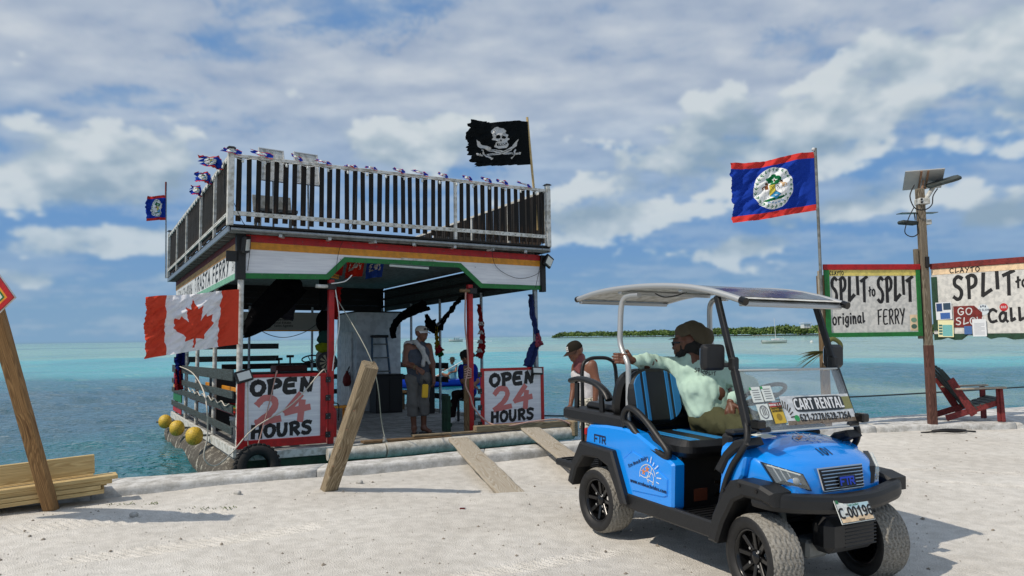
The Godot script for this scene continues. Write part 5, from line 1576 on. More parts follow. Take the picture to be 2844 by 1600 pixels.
func wheel(parent: Node, at: Vector3, turn: float, out: float) -> Node3D:
	var g = group_node("wheel", parent, Transform3D(Basis(Vector3.UP, turn) * Basis(Vector3.UP, 0.0 if out > 0 else PI), at))
	put("tread", mesh_cache["tread"], M.tread_dusty, g)
	put("sidewall", mesh_cache["sidewall"], M.rubber_clean, g)
	put("sidewall", mesh_cache["sidewall"], M.rubber_clean, g, Transform3D(Basis(Vector3.UP, PI), Vector3.ZERO))
	put("rim", mesh_cache["rim"], M.black_gloss, g)
	for k in 8:
		var a = TAU * k / 8
		bar("spoke", Vector3(cos(a) * 0.03, sin(a) * 0.03, 0.045), Vector3(cos(a) * 0.155, sin(a) * 0.155, 0.068), 0.018, 0.03, M.black_gloss, g, 0.004, Vector3.BACK)
	var st = st_new(true)
	add_lathe(st, [Vector2(0.045, 0.03), Vector2(0.045, 0.062), Vector2(0.035, 0.072), Vector2(0.001, 0.075)], 20, Transform3D(Basis(Vector3.RIGHT, PI / 2), Vector3.ZERO))
	obj("hub_cap", st, M.black_gloss, g)
	for k in 4:
		var a = TAU * (k + 0.5) / 4
		rod("lug_nut", Vector3(cos(a) * 0.062, sin(a) * 0.062, 0.04), Vector3(cos(a) * 0.062, sin(a) * 0.062, 0.07), 0.009, M.chrome, g)
	return g

func super_poly(a: float, b: float, e: float, n := 40) -> PackedVector2Array:
	var p = PackedVector2Array()
	for i in n:
		var t = TAU * i / n
		p.append(Vector2(a * signf(cos(t)) * pow(absf(cos(t)), 2.0 / e), b * signf(sin(t)) * pow(absf(sin(t)), 2.0 / e)))
	return p

func seat_back(z: float, x: float, face: float, tall := 1.0):
	var g = group_node("seat_back", CART, Transform3D(Basis(Vector3.UP, PI / 2 * face) * Basis(Vector3.RIGHT, deg_to_rad(-13)), Vector3(x, 1.13 * tall, z)))
	var a = 0.258; var b = 0.225
	plate("pad", super_poly(a, b, 3.0), -0.05, 0.05, M.vinyl_black, g, Transform3D(), 0.032)
	if face > 0:
		for s in [-1.0, 1.0]:
			for q in [[0.155, 0.225], [0.095, 0.128]]:
				var pts = []
				var fy = func(xx): return b * 0.92 * pow(maxf(0.0, 1.0 - pow(absf(xx) / (a * 0.93), 2.6)), 1.0 / 2.6)
				for i in 7: pts += [s * lerpf(q[0], q[1], i / 6.0), fy.call(lerpf(q[0], q[1], i / 6.0))]
				for i in 7: pts += [s * lerpf(q[1], q[0], i / 6.0), -fy.call(lerpf(q[1], q[0], i / 6.0))]
				plate("blue_panel", poly(pts), 0.046, 0.056, M.vinyl_blue, g, Transform3D(), 0.003)

func build_cart():
	mat("blue", c8(6, 138, 236), 0.2)
	M.blue.clearcoat_enabled = true; M.blue.clearcoat = 0.8; M.blue.clearcoat_roughness = 0.06
	mat("vinyl_black", c8(17, 18, 20), 0.42, "", 1.0)
	mat("vinyl_blue", c8(28, 118, 176), 0.42)
	mat("tread_dusty", c8(146, 143, 136), 0.95, "scuff", 2.2, "n_fine", 0.8)
	mat("rubber_clean", c8(26, 26, 27), 0.6, "grime", 3.0, "n_fine", 0.3)
	mat("chrome", c8(206, 208, 210), 0.12, "", 1, "", 1, 1.0)
	mat("decal_white", c8(214, 224, 230), 0.4); mat("decal_orange", c8(232, 150, 74), 0.4); mat("decal_dark", c8(16, 34, 70), 0.4)
	CART = thing("golf_cart", "bright blue golf cart with solar roof parked on the sand", "golf cart")
	CART.transform = Transform3D(Basis(Vector3.UP, deg_to_rad(-61.7)) * Basis(Vector3.BACK, -0.025) * Basis(Vector3.RIGHT, -0.018), Vector3(1.181, 0, -6.51))
	wheel_mesh_parts()
	wheel(CART, Vector3(0, 0.262, 0.49), 0, 1)
	wheel(CART, Vector3(0, 0.262, -0.49), 0, -1)
	wheel(CART, Vector3(1.705, 0.262, 0.505), deg_to_rad(-11), 1)
	wheel(CART, Vector3(1.705, 0.262, -0.505), deg_to_rad(-11), -1)
	# chassis
	box("chassis", Vector3(0.75, 0.30, 0), Vector3(2.0, 0.06, 0.72), M.black_plastic, CART, 0.01)
	rod("axle", Vector3(0, 0.262, -0.42), Vector3(0, 0.262, 0.42), 0.035, M.galv_dull, CART)
	rod("axle", Vector3(1.705, 0.25, -0.40), Vector3(1.705, 0.25, 0.40), 0.028, M.galv_dull, CART)
	box("gear_case", Vector3(1.74, 0.29, 0.13), Vector3(0.14, 0.12, 0.2), M.galv_dull, CART, 0.02)
	for s in [-1, 1]:
		rod("shock", Vector3(1.70, 0.27, s * 0.30), Vector3(1.62, 0.55, s * 0.26), 0.028, M.galv_dull, CART)
		bar("rocker", Vector3(0.38, 0.345, s * 0.565), Vector3(1.40, 0.345, s * 0.565), 0.115, 0.05, M.black_plastic, CART, 0.012)
	var floor_ = box("floor_mat", Vector3(1.14, 0.355, 0), Vector3(0.56, 0.03, 1.06), M.black_plastic, CART, 0.004)
	for k in 9: box("mat_rib", Vector3(0.92 + k * 0.055, 0.374, 0), Vector3(0.012, 0.01, 0.98), M.black_plastic, CART, 0.002)
	# rear body
	var rear = [-0.185, 0.70, -0.165, 0.84, -0.13, 0.862, 0.10, 0.885, 0.36, 0.893, 0.52, 0.872, 0.72, 0.80, 0.925, 0.715, 0.94, 0.70, 0.935, 0.40, 0.925, 0.385, 0.40, 0.36, 0.235, 0.69]
	var inset = [0.36, 0.66, 0.47, 0.735, 0.62, 0.70, 0.80, 0.63, 0.885, 0.595, 0.88, 0.47, 0.84, 0.455, 0.47, 0.43]
	for s in [1.0, -1.0]:
		var xf = Transform3D(Basis(), Vector3(0, 0, 0.0))
		var pan = plate("side_panel", poly(rear), 0.46 if s > 0 else -0.58, 0.58 if s > 0 else -0.46, M.blue, CART, xf, 0.018)
		plate("raised_field", poly(inset), 0.575 if s > 0 else -0.587, 0.587 if s > 0 else -0.575, M.blue, pan, Transform3D(), 0.008)
		# rear fender flare
		var fl = [-0.385, 0.35, -0.31, 0.55, -0.205, 0.715, 0.255, 0.705, 0.45, 0.325, 0.375, 0.30, 0.30, 0.42, 0.20, 0.575, 0.06, 0.615, -0.14, 0.60, -0.245, 0.49, -0.315, 0.33]
		plate("fender", poly(fl), 0.47 if s > 0 else -0.635, 0.635 if s > 0 else -0.47, M.black_plastic, CART, Transform3D(), 0.016)
		# front fender flare
		var ff = [1.345, 0.29, 1.385, 0.46, 1.47, 0.62, 1.545, 0.712, 1.62, 0.735, 1.80, 0.728, 1.90, 0.70, 1.90, 0.615, 1.80, 0.635, 1.66, 0.632, 1.575, 0.585, 1.485, 0.43, 1.43, 0.285]
		plate("fender", poly(ff), 0.46 if s > 0 else -0.645, 0.645 if s > 0 else -0.46, M.black_plastic, CART, Transform3D(), 0.018)
		for k in 3: rod("fender_bolt", Vector3(1.50 + k * 0.14, [0.645, 0.70, 0.69][k], s * 0.64), Vector3(1.50 + k * 0.14, [0.645, 0.70, 0.69][k], s * 0.652), 0.011, M.black_gloss, CART)
		# cowl side beside the door opening, and its black edge
		var cs = [1.335, 0.42, 1.375, 0.70, 1.44, 0.82, 1.53, 0.895, 1.60, 0.86, 1.575, 0.74, 1.50, 0.64, 1.415, 0.44]
		plate("cowl_side", poly(cs), 0.42 if s > 0 else -0.553, 0.553 if s > 0 else -0.42, M.blue, CART, Transform3D(), 0.014)
		var kn = [1.32, 0.74, 1.40, 0.86, 1.50, 0.955, 1.60, 0.985, 1.63, 0.94, 1.54, 0.90, 1.455, 0.835, 1.385, 0.72]
		plate("cowl_trim", poly(kn), 0.40 if s > 0 else -0.562, 0.562 if s > 0 else -0.40, M.black_plastic, CART, Transform3D(), 0.014)
	box("rear_deck", Vector3(0.09, 0.79, 0), Vector3(0.5, 0.12, 0.9), M.blue, CART, 0.01)
	box("tail_panel", Vector3(-0.16, 0.62, 0), Vector3(0.05, 0.36, 0.9), M.black_plastic, CART, 0.01)
	box("tail_lamp", Vector3(-0.175, 0.80, 0.555), Vector3(0.03, 0.06, 0.07), mat("tail_red", c8(170, 20, 22), 0.25), CART, 0.008)
	box("seat_box", Vector3(0.63, 0.55, 0), Vector3(0.52, 0.40, 0.94), M.black_plastic, CART, 0.01)
	for k in 3: box("seat_box_vent", Vector3(0.893, 0.45 + k * 0.09, -0.1), Vector3(0.008, 0.02, 0.5), M.black_gloss, CART, 0.002)
	box("warning_sticker", Vector3(0.893, 0.46, 0.28), Vector3(0.004, 0.09, 0.13), mat("sticker_brown", c8(120, 58, 34), 0.6, "scuff", 9.0), CART, 0.001)
	# seats
	for s in [1.0, -1.0]:
		var cush = group_node("seat_cushion", CART, Transform3D(Basis(Vector3.RIGHT, -PI / 2), Vector3(0.68, 0.745, s * 0.262)))
		plate("pad", super_poly(0.33, 0.256, 5.0), 0.0, 0.125, M.vinyl_black, cush, Transform3D(), 0.04)
		for q in [-0.14, -0.085, 0.10, 0.155]:
			box("blue_panel", Vector3(0.02, q, 0.125), Vector3(0.5, 0.05 if absf(q) > 0.12 else 0.022, 0.008), M.vinyl_blue, cush, 0.003)
		seat_back(s * 0.262, 0.33, 1.0)
		seat_back(s * 0.262, 0.14, -1.0, 0.995)
		# hip hoop
		var st = st_new(true)
		add_tube(st, smooth_path([Vector3(0.33, 0.90, s * 0.55), Vector3(0.31, 0.98, s * 0.55), Vector3(0.36, 1.045, s * 0.55), Vector3(0.46, 1.045, s * 0.555), Vector3(0.60, 0.98, s * 0.56), Vector3(0.76, 0.87, s * 0.565), Vector3(0.865, 0.785, s * 0.565), Vector3(0.84, 0.745, s * 0.56), Vector3(0.70, 0.775, s * 0.555), Vector3(0.50, 0.85, s * 0.55), Vector3(0.40, 0.92, s * 0.55), Vector3(0.34, 0.93, s * 0.55)], 4), 0.026, 10)
		obj("hip_hoop", st, M.black_plastic, CART)
		# rear seat arm rest on two legs
		var ar = group_node("arm_rest", CART)
		st = st_new(true)
		add_tube(st, smooth_path([Vector3(-0.56, 1.20, s * 0.48), Vector3(-0.40, 1.225, s * 0.48), Vector3(-0.18, 1.20, s * 0.48), Vector3(-0.04, 1.14, s * 0.48), Vector3(0.02, 1.08, s * 0.48)], 4), 0.042, 10, true, 0.62)
		obj("pad", st, M.vinyl_black, ar)
		bar("leg", Vector3(-0.47, 0.95, s * 0.48), Vector3(-0.47, 1.19, s * 0.48), 0.05, 0.03, M.black_plastic, ar, 0.006, Vector3(1, 0, 0))
		bar("leg", Vector3(-0.08, 0.95, s * 0.48), Vector3(-0.10, 1.15, s * 0.48), 0.05, 0.03, M.black_plastic, ar, 0.006, Vector3(1, 0, 0))
	box("rear_tray", Vector3(-0.12, 0.915, 0), Vector3(0.86, 0.11, 1.10), M.black_plastic, CART, 0.02)
	box("rear_bin", Vector3(-0.62, 0.90, 0), Vector3(0.2, 0.10, 0.95), M.black_plastic, CART, 0.02)
	box("rear_cushion", Vector3(-0.22, 0.99, 0), Vector3(0.44, 0.07, 0.84), M.vinyl_black, CART, 0.03)
	bar("step_arm", Vector3(-0.30, 0.46, 0.30), Vector3(-0.30, 0.88, 0.30), 0.05, 0.04, M.black_plastic, CART, 0.005, Vector3(1, 0, 0))
	bar("step_arm", Vector3(-0.30, 0.46, -0.30), Vector3(-0.30, 0.88, -0.30), 0.05, 0.04, M.black_plastic, CART, 0.005, Vector3(1, 0, 0))
	box("foot_step", Vector3(-0.56, 0.44, 0), Vector3(0.50, 0.06, 0.98), M.black_plastic, CART, 0.012)
	for k in 6: box("step_rib", Vector3(-0.76 + k * 0.08, 0.474, 0), Vector3(0.02, 0.012, 0.9), M.black_plastic, CART, 0.003)
	var st = st_new(true)
	add_tube(st, smooth_path([Vector3(-0.78, 0.47, 0.20), Vector3(-0.80, 1.0, 0.20), Vector3(-0.82, 1.30, 0.19), Vector3(-0.82, 1.375, 0.12), Vector3(-0.82, 1.39, 0.0), Vector3(-0.82, 1.375, -0.12), Vector3(-0.82, 1.30, -0.19), Vector3(-0.80, 1.0, -0.20), Vector3(-0.78, 0.47, -0.20)], 5), 0.018, 10)
	obj("grab_bar", st, M.black_plastic, CART)
	# hood and front
	var rings = []
	for i in HOOD.size(): rings.append(hood_ring(i))
	st = st_new(true)
	add_loft(st, rings, false, false)
	var last = rings[-1]
	for k in range(1, last.size() - 1): tout(st, last[0], last[k], last[k + 1], Vector3.RIGHT)
	var hood = obj("hood", st, M.blue, CART)
	bar("hood_lip", Vector3(1.36, 0.985, 0.46), Vector3(1.36, 0.985, -0.46), 0.03, 0.09, M.black_plastic, CART, 0.012)
	box("dashboard", Vector3(1.32, 0.86, 0), Vector3(0.10, 0.22, 0.9), M.black_plastic, CART, 0.02)
	box("dash_wall", Vector3(1.40, 0.60, 0), Vector3(0.05, 0.46, 0.9), M.black_plastic, CART, 0.01)
	# bumper wrapping round
	var path = [Vector3(1.72, 0.66, 0.60), Vector3(1.84, 0.658, 0.585), Vector3(1.92, 0.652, 0.50), Vector3(1.955, 0.64, 0.36), Vector3(1.985, 0.628, 0.18), Vector3(1.99, 0.625, 0.0), Vector3(1.985, 0.628, -0.18), Vector3(1.955, 0.64, -0.36), Vector3(1.92, 0.652, -0.50), Vector3(1.84, 0.658, -0.585), Vector3(1.72, 0.66, -0.60)]
	var pr = smooth_path(path, 3)
	rings = []
	for i in pr.size():
		var t = (pr[min(i + 1, pr.size() - 1)] - pr[max(i - 1, 0)]).normalized()
		var o = Vector3.UP.cross(t).normalized()
		if o.dot(pr[i] - Vector3(1.4, 0.6, 0)) < 0: o = -o
		var r = []
		for q in [[-0.06, 0.072], [0.0, 0.074], [0.022, 0.062], [0.03, 0.03], [0.032, -0.03], [0.018, -0.062], [-0.005, -0.072], [-0.06, -0.06]]: r.append(pr[i] + o * q[0] * 0.85 + Vector3.UP * (q[1] * 0.80 - 0.022))
		rings.append(r)
	st = st_new(true)
	for k in 8:                              # each face of the section smooth along, crisp to the next
		st.set_smooth_group(k)
		for i in rings.size() - 1: quad(st, rings[i][k], rings[i][(k + 1) % 8], rings[i + 1][(k + 1) % 8], rings[i + 1][k])
	st.set_smooth_group(-1)
	for k in range(1, 7):
		tout(st, rings[0][0], rings[0][k], rings[0][k + 1], Vector3(-1, 0, 0)); tout(st, rings[-1][0], rings[-1][k], rings[-1][k + 1], Vector3(-1, 0, 0))
	obj("bumper", st, M.black_plastic, CART)
	box("chin_guard", Vector3(1.89, 0.405, 0.0), Vector3(0.17, 0.22, 0.46), M.black_plastic, CART, 0.045)
	for k in 7: box("chin_rib", Vector3(1.972, 0.335 + k * 0.022, -0.06), Vector3(0.014, 0.010, 0.30), M.black_plastic, CART, 0.004)
	# grille
	var gr = group_node("grille", CART, Transform3D(Basis(Vector3.UP, PI / 2) * Basis(Vector3.RIGHT, deg_to_rad(-12)), Vector3(1.875, 0.737, 0)))
	var out = [-0.215, 0.075, 0.215, 0.075, 0.192, -0.075, -0.192, -0.075]
	plate("frame", poly(out), -0.02, 0.016, M.chrome, gr, Transform3D(), 0.005)
	var inn = [-0.205, 0.066, 0.205, 0.066, 0.184, -0.066, -0.184, -0.066]
	plate("recess", poly(inn), 0.0, 0.0185, M.paint_black, gr)
	for k in 6:
		var yy = 0.052 - k * 0.021
		bar("grille_bar", Vector3(-0.197 + k * 0.003, yy, 0.024), Vector3(0.197 - k * 0.003, yy, 0.024), 0.008, 0.012, M.chrome, gr, 0.003)
	box("badge_plate", Vector3(0.02, -0.02, 0.031), Vector3(0.16, 0.066, 0.008), M.black_gloss, gr, 0.003)
	st = st_new()
	ftr(st, Vector2(-0.045, -0.042), 0.044, 0.012, 0.036)
	obj("badge", st, mat("badge_blue", c8(24, 60, 190), 0.3), gr)
	# head lamps
	for s in [1.0, -1.0]:
		var a = Vector3(1.70, 0.842, s * 0.508); var b = Vector3(1.868, 0.786, s * 0.345); var c = Vector3(1.892, 0.690, s * 0.30); var d = Vector3(1.775, 0.728, s * 0.478)
		var n = (c - a).cross(b - d).normalized()
		if n.x < 0: n = -n
		var hl = group_node("head_lamp", CART)
		st = st_new()
		var g4 = [a, b, c, d]
		var mid = (a + b + c + d) / 4
		for lay in [[1.10, -0.03, 0.004, "bezel", M.black_gloss], [0.97, 0.0, 0.009, "reflector", mat("lamp_inner", c8(96, 100, 104), 0.2, "", 1, "", 1, 0.9)]]:
			st = st_new()
			var lo = []; var hi = []
			for p in g4: lo.append(mid + (p - mid) * lay[0] + n * lay[1]); hi.append(mid + (p - mid) * lay[0] * 0.97 + n * lay[2])
			qout(st, hi[0], hi[1], hi[2], hi[3], n)
			for k in 4: qout(st, lo[k], lo[(k + 1) % 4], hi[(k + 1) % 4], hi[k], (lo[k] + lo[(k + 1) % 4]) / 2 - mid)
			obj(lay[3], st, lay[4], hl)
		for k in 3:
			var t = 0.22 + k * 0.18
			bar("divider", a.lerp(b, t) + n * 0.016, d.lerp(c, t) + n * 0.016, 0.006, 0.008, M.alu, hl, 0.001, n)
		bar("day_light", a.lerp(b, 0.10) + n * 0.018 - Vector3(0, 0.008, 0), a.lerp(b, 0.95) + n * 0.018 - Vector3(0, 0.008, 0), 0.012, 0.01, M.lens, hl, 0.003, n)
		bar("lower_shade", d.lerp(c, 0.15) + n * 0.017 + Vector3(0, 0.012, 0), d.lerp(c, 0.9) + n * 0.017 + Vector3(0, 0.012, 0), 0.008, 0.02, M.black_gloss, hl, 0.003, n)
		st = st_new(true)
		var ctr = a.lerp(c, 0.68) + n * 0.008
		var bs = Basis(n.cross(Vector3.UP).normalized(), n, n.cross(n.cross(Vector3.UP)).normalized())
		add_lathe(st, [Vector2(0.032, 0.0), Vector2(0.032, 0.012), Vector2(0.027, 0.014), Vector2(0.024, 0.022), Vector2(0.012, 0.029), Vector2(0.001, 0.031)], 20, Transform3D(bs, ctr))
		obj("projector_lens", st, mat("lamp_lens", c8(150, 156, 160), 0.05), hl)
		st = st_new()
		var cv = []
		for p in g4: cv.append(mid + (p - mid) * 0.98 + n * 0.03)
		qout(st, cv[0], cv[1], cv[2], cv[3], n)
		for k in 4: qout(st, g4[k], g4[(k + 1) % 4], cv[(k + 1) % 4], cv[k], (g4[k] + g4[(k + 1) % 4]) / 2 - mid)
		obj("cover", st, glass("lamp_cover", 0.10), hl)
	# number plate, bent out at its foot
	var np = group_node("number_plate", CART, Transform3D(Basis(Vector3.UP, PI / 2) * Basis(Vector3.RIGHT, deg_to_rad(-26)), Vector3(2.03, 0.58, 0.075)))
	box("metal", Vector3.ZERO, Vector3(0.31, 0.155, 0.004), mat("plate_white", c8(226, 230, 224), 0.4, "patch", 3.0), np, 0.0015)
	box("sand_band", Vector3(0, -0.055, 0.003), Vector3(0.285, 0.03, 0.002), M.cream, np, 0.0005)
	box("sky_band", Vector3(0.05, 0.02, 0.003), Vector3(0.18, 0.03, 0.002), mat("plate_sky", c8(176, 206, 214), 0.5), np, 0.0005)
	print_text("lettering", "BELIZE C.A.", 0.022, M.paint_black, np, Vector3(0, 0.052, 0.004), Vector3.ZERO, 1.05)
	print_text("lettering", "Caye Caulker", 0.012, mat("plate_green", c8(40, 110, 70), 0.5), np, Vector3(0.0, 0.028, 0.0045), Vector3.ZERO, 1.0, "Droid Serif", false)
	print_text("lettering", "C-00196", 0.066, M.paint_black, np, Vector3(0, -0.016, 0.005), Vector3.ZERO, 0.92)
	print_text("lettering", "PRIVATE", 0.010, M.paint_black, np, Vector3(0.03, -0.064, 0.0045))
	for s in [-1, 1]: put("crest", box_mesh(Vector3(0.022, 0.022, 0.002), 0.0005), M.plate_green if s < 0 else M.decal_dark, np, Transform3D(Basis(), Vector3(s * 0.132, 0.055, 0.003)))
	for s in [-1, 1]: put("edge_line", box_mesh(Vector3(0.3, 0.003, 0.002), 0.0005), M.paint_black, np, Transform3D(Basis(), Vector3(0, s * 0.071, 0.003)))
	for s in [-1, 1]: put("edge_line", box_mesh(Vector3(0.003, 0.139, 0.002), 0.0005), M.paint_black, np, Transform3D(Basis(), Vector3(s * 0.1485, 0, 0.003)))
	# marks on the body
	var top_map = func(p: Vector2):
		var x = 1.60 - p.y * 0.16; var z = -0.02 - p.x * 0.19
		return Vector3(x, hood_y(x, z) + 0.0055, z)
	rental_mark(hood, top_map)
	st = st_new()
	var num_map = func(p: Vector2):
		var x = 1.775 - p.y * 1.1; var z = 0.045 - p.x
		return Vector3(x, hood_y(x, z) + 0.005, z)
	for i in 3:
		var q = [[0.5, 1.0, 0.5, 0.0], [0.5, 1.0, 0.2, 0.75, 0.18, 0.25, 0.5, 0.0, 0.8, 0.25, 0.8, 0.75, 0.5, 1.0]][1 if i == 1 else 0]
		var pts = []
		for k in range(0, q.size(), 2): pts.append(Vector2(i * 0.042 - 0.012 + q[k] * 0.042, q[k + 1] * 0.055))
		map_stroke(st, pts, 0.012, num_map)
	obj("number", st, M.decal_dark, hood)
	var side_map = func(p: Vector2): return Vector3(0.66 + p.x * 0.165, 0.575 + p.y * 0.165, 0.5895)
	rental_mark(CART, side_map)
	print_text("web_address", "www.ecobeachrides.com", 0.026, M.decal_dark, CART, Vector3(0.665, 0.505, 0.590), Vector3(0, 0, -1))
	print_text("mark_name", "Eco Beach Rides", 0.026, M.decal_dark, CART, Vector3(0.545, 0.665, 0.5902), Vector3(0, 0, 24), 0.9, "Droid Serif")
	st = st_new()
	ftr(st, Vector2(-0.045, 0.735), 0.055, 0.014, 0.5815)
	obj("side_badge", st, M.decal_dark, CART)
	# roof
	var prof = smooth_path([Vector2(-0.43, 1.93), Vector2(-0.15, 1.975), Vector2(0.15, 1.998), Vector2(0.55, 2.005), Vector2(0.95, 1.985), Vector2(1.25, 1.94), Vector2(1.52, 1.872)], 4)
	for s in [-1, 1]:
		var pts = []
		for p in prof: pts.append(Vector3(p.x, p.y, s * 0.50))
		st = st_new(true)
		add_tube(st, pts, 0.023, 12, true, 1.0)
		obj("roof_rail", st, M.alu, CART)
		rod("rail_cap", Vector3(1.515, 1.873, s * 0.50), Vector3(1.56, 1.86, s * 0.50), 0.027, M.black_gloss, CART)
		rod("rail_cap", Vector3(-0.43, 1.93, s * 0.50), Vector3(-0.455, 1.926, s * 0.50), 0.027, M.black_gloss, CART)
	rings = []
	for p in prof:
		rings.append([Vector3(p.x, p.y + 0.012, -0.485), Vector3(p.x, p.y + 0.012, 0.485), Vector3(p.x, p.y - 0.008, 0.485), Vector3(p.x, p.y - 0.008, -0.485)])
	st = st_new()
	for i in rings.size() - 1:
		for k in 4: qout(st, rings[i][k], rings[i][(k + 1) % 4], rings[i + 1][(k + 1) % 4], rings[i + 1][k], (rings[i][k] + rings[i][(k + 1) % 4]) / 2 - (rings[i][0] + rings[i][2]) / 2)
	obj("roof_panel", st, M.white_dirty, CART)
	var cellm = mat("solar_cell", c8(26, 40, 66), 0.18, "patch", 5.0)
	for i in 11:
		var ia = prof[int(i * 2.0) + 1]; var ib = prof[int(i * 2.0) + 3]
		for j in 6:
			var z0 = -0.465 + j * 0.156
			st = st_new()
			qout(st, Vector3(ia.x + 0.004, ia.y + 0.0165, z0), Vector3(ib.x - 0.004, ib.y + 0.0165, z0), Vector3(ib.x - 0.004, ib.y + 0.0165, z0 + 0.15), Vector3(ia.x + 0.004, ia.y + 0.0165, z0 + 0.15), Vector3.UP)
			obj("solar_cell", st, cellm, CART)
	for x in [-0.42, 0.16, 0.9, 1.5]:
		var y = 0.0
		for k in prof.size() - 1: if x >= prof[k].x: y = lerpf(prof[k].y, prof[k + 1].y, (x - prof[k].x) / (prof[k + 1].x - prof[k].x))
		bar("roof_cross_bar", Vector3(x, y - 0.028, -0.49), Vector3(x, y - 0.028, 0.49), 0.032, 0.045, M.alu, CART, 0.008)
	for s in [-1, 1]:
		st = st_new(true)
		add_tube(st, smooth_path([Vector3(0.40, 1.945, s * 0.47), Vector3(0.27, 1.94, s * 0.47), Vector3(0.20, 1.91, s * 0.475), Vector3(0.175, 1.84, s * 0.48), Vector3(0.172, 1.70, s * 0.485), Vector3(0.178, 1.57, s * 0.49), Vector3(0.225, 1.48, s * 0.495), Vector3(0.29, 1.40, s * 0.50), Vector3(0.305, 1.30, s * 0.50), Vector3(0.305, 0.88, s * 0.50)], 4), 0.023, 12)
		obj("rear_strut", st, M.alu, CART)
		st = st_new()
		var ap = [Vector3(1.28, 1.90, s * 0.485), Vector3(1.455, 1.395, s * 0.495), Vector3(1.575, 1.06, s * 0.51)]
		add_box(st, (ap[0] + ap[1]) / 2, Vector3((ap[1] - ap[0]).length() + 0.02, 0.045, 0.035), 0.006, along(ap[0], ap[1]).basis)
		add_box(st, (ap[1] + ap[2]) / 2, Vector3((ap[2] - ap[1]).length() + 0.02, 0.055, 0.04), 0.006, along(ap[1], ap[2]).basis)
		obj("front_strut", st, M.black_plastic, CART)
		st = st_new(true)
		add_tube(st, smooth_path([Vector3(1.57, 1.08, s * 0.512), Vector3(1.60, 0.98, s * 0.535), Vector3(1.575, 0.90, s * 0.555), Vector3(1.50, 0.79, s * 0.565), Vector3(1.44, 0.66, s * 0.568), Vector3(1.40, 0.52, s * 0.568)], 4), 0.022, 8)
		obj("strut_foot", st, M.black_plastic, CART)
		box("turn_lamp", Vector3(1.66, 1.075, s * 0.50), Vector3(0.08, 0.06, 0.07), M.black_gloss, CART, 0.01)
		# mirrors
		var mr = group_node("mirror", CART, Transform3D(Basis(Vector3.UP, PI / 2 + s * -0.12), Vector3(1.36, 1.49, s * 0.60)))
		plate("shell", super_poly(0.088, 0.088, 6.0), -0.04, 0.03, M.black_plastic, mr, Transform3D(), 0.02)
		plate("glass", super_poly(0.075, 0.075, 6.0), -0.043, -0.038, M.chrome, mr)
		bar("arm", Vector3(1.38, 1.44, s * 0.53), Vector3(1.42, 1.44, s * 0.48), 0.03, 0.04, M.black_plastic, CART, 0.008)
		box("clamp", Vector3(1.435, 1.45, s * 0.488), Vector3(0.06, 0.09, 0.06), M.black_plastic, CART, 0.012)
	# windscreen: lower leaf up, upper leaf folded flat against it
	var bl = Vector3(1.635, 1.02, 0); var tp = Vector3(1.468, 1.40, 0)
	var wn = (tp - bl).normalized()
	var wx = Transform3D(Basis(Vector3(0, 0, -1), wn, Vector3(0, 0, -1).cross(wn)), bl)      # x to the far side, y up the glass, z forward
	var ws = group_node("windscreen", CART, wx)
	var hh = (tp - bl).length()
	box("pane", Vector3(0, hh / 2, 0), Vector3(0.97, hh, 0.006), glass("wind_glass", 0.035), ws, 0.001)
	box("pane", Vector3(0, hh / 2 - 0.01, 0.014), Vector3(0.97, hh, 0.006), M.wind_glass, ws, 0.001)
	bar("top_edge", Vector3(-0.485, hh + 0.004, 0.006), Vector3(0.485, hh + 0.004, 0.006), 0.012, 0.02, mat("edge_clear", c8(186, 190, 188), 0.2), ws, 0.003)
	bar("foot_strip", Vector3(-0.485, -0.004, 0.006), Vector3(0.485, -0.004, 0.006), 0.012, 0.024, M.edge_clear, ws, 0.003)
	for s in [-1, 1]: box("clip", Vector3(s * 0.43, 0.01, 0.014), Vector3(0.10, 0.035, 0.04), M.black_plastic, ws, 0.01)
	# printed banner and cards on the glass, facing forward
	var bn = group_node("rental_banner", ws, Transform3D(Basis(), Vector3(0.135, 0.125, 0.0215)))
	box("sheet", Vector3(0, 0, 0), Vector3(0.68, 0.20, 0.002), mat("banner_sheet", c8(214, 218, 220), 0.5, "patch", 2.5), bn, 0.0005)
	box("picture_strip", Vector3(0, -0.085, 0.002), Vector3(0.68, 0.03, 0.002), mat("banner_planks", c8(158, 146, 132), 0.6, "wood", 4.0), bn, 0.0005)
	box("picture_strip", Vector3(0.29, 0.035, 0.002), Vector3(0.10, 0.09, 0.002), mat("banner_leaf", c8(140, 140, 90), 0.6, "scuff", 12.0), bn, 0.0005)
	plate("black_field", super_poly(0.245, 0.052, 8.0), 0.001, 0.004, mat("banner_black", c8(38, 44, 48), 0.5), bn, Transform3D(Basis(), Vector3(0.015, 0.038, 0)))
	print_text("lettering", "CART RENTAL", 0.078, mat("print_white", c8(228, 230, 232), 0.5), bn, Vector3(0.012, 0.038, 0.005), Vector3.ZERO, 0.72)
	print_text("lettering", "621-2278/628-7264", 0.05, M.paint_black, bn, Vector3(0.035, -0.055, 0.004), Vector3.ZERO, 0.84)
	plate("phone_mark", disc_poly(0, 0, 0.022, 0.022, 20), 0.001, 0.004, mat("phone_green", c8(44, 150, 84), 0.5), bn, Transform3D(Basis(), Vector3(-0.243, -0.055, 0)))
	st = st_new()
	for k in 9:
		var a = PI * (0.02 + k * 0.085)
		add_stroke(st, [Vector2(-0.345 + cos(a) * 0.05, -0.05 + sin(a) * 0.07), Vector2(-0.345 + cos(a) * 0.085, -0.05 + sin(a) * 0.12)], 0.008, 0.003)
	obj("ray_marks", st, mat("ray_brown", c8(60, 48, 26), 0.6), bn)
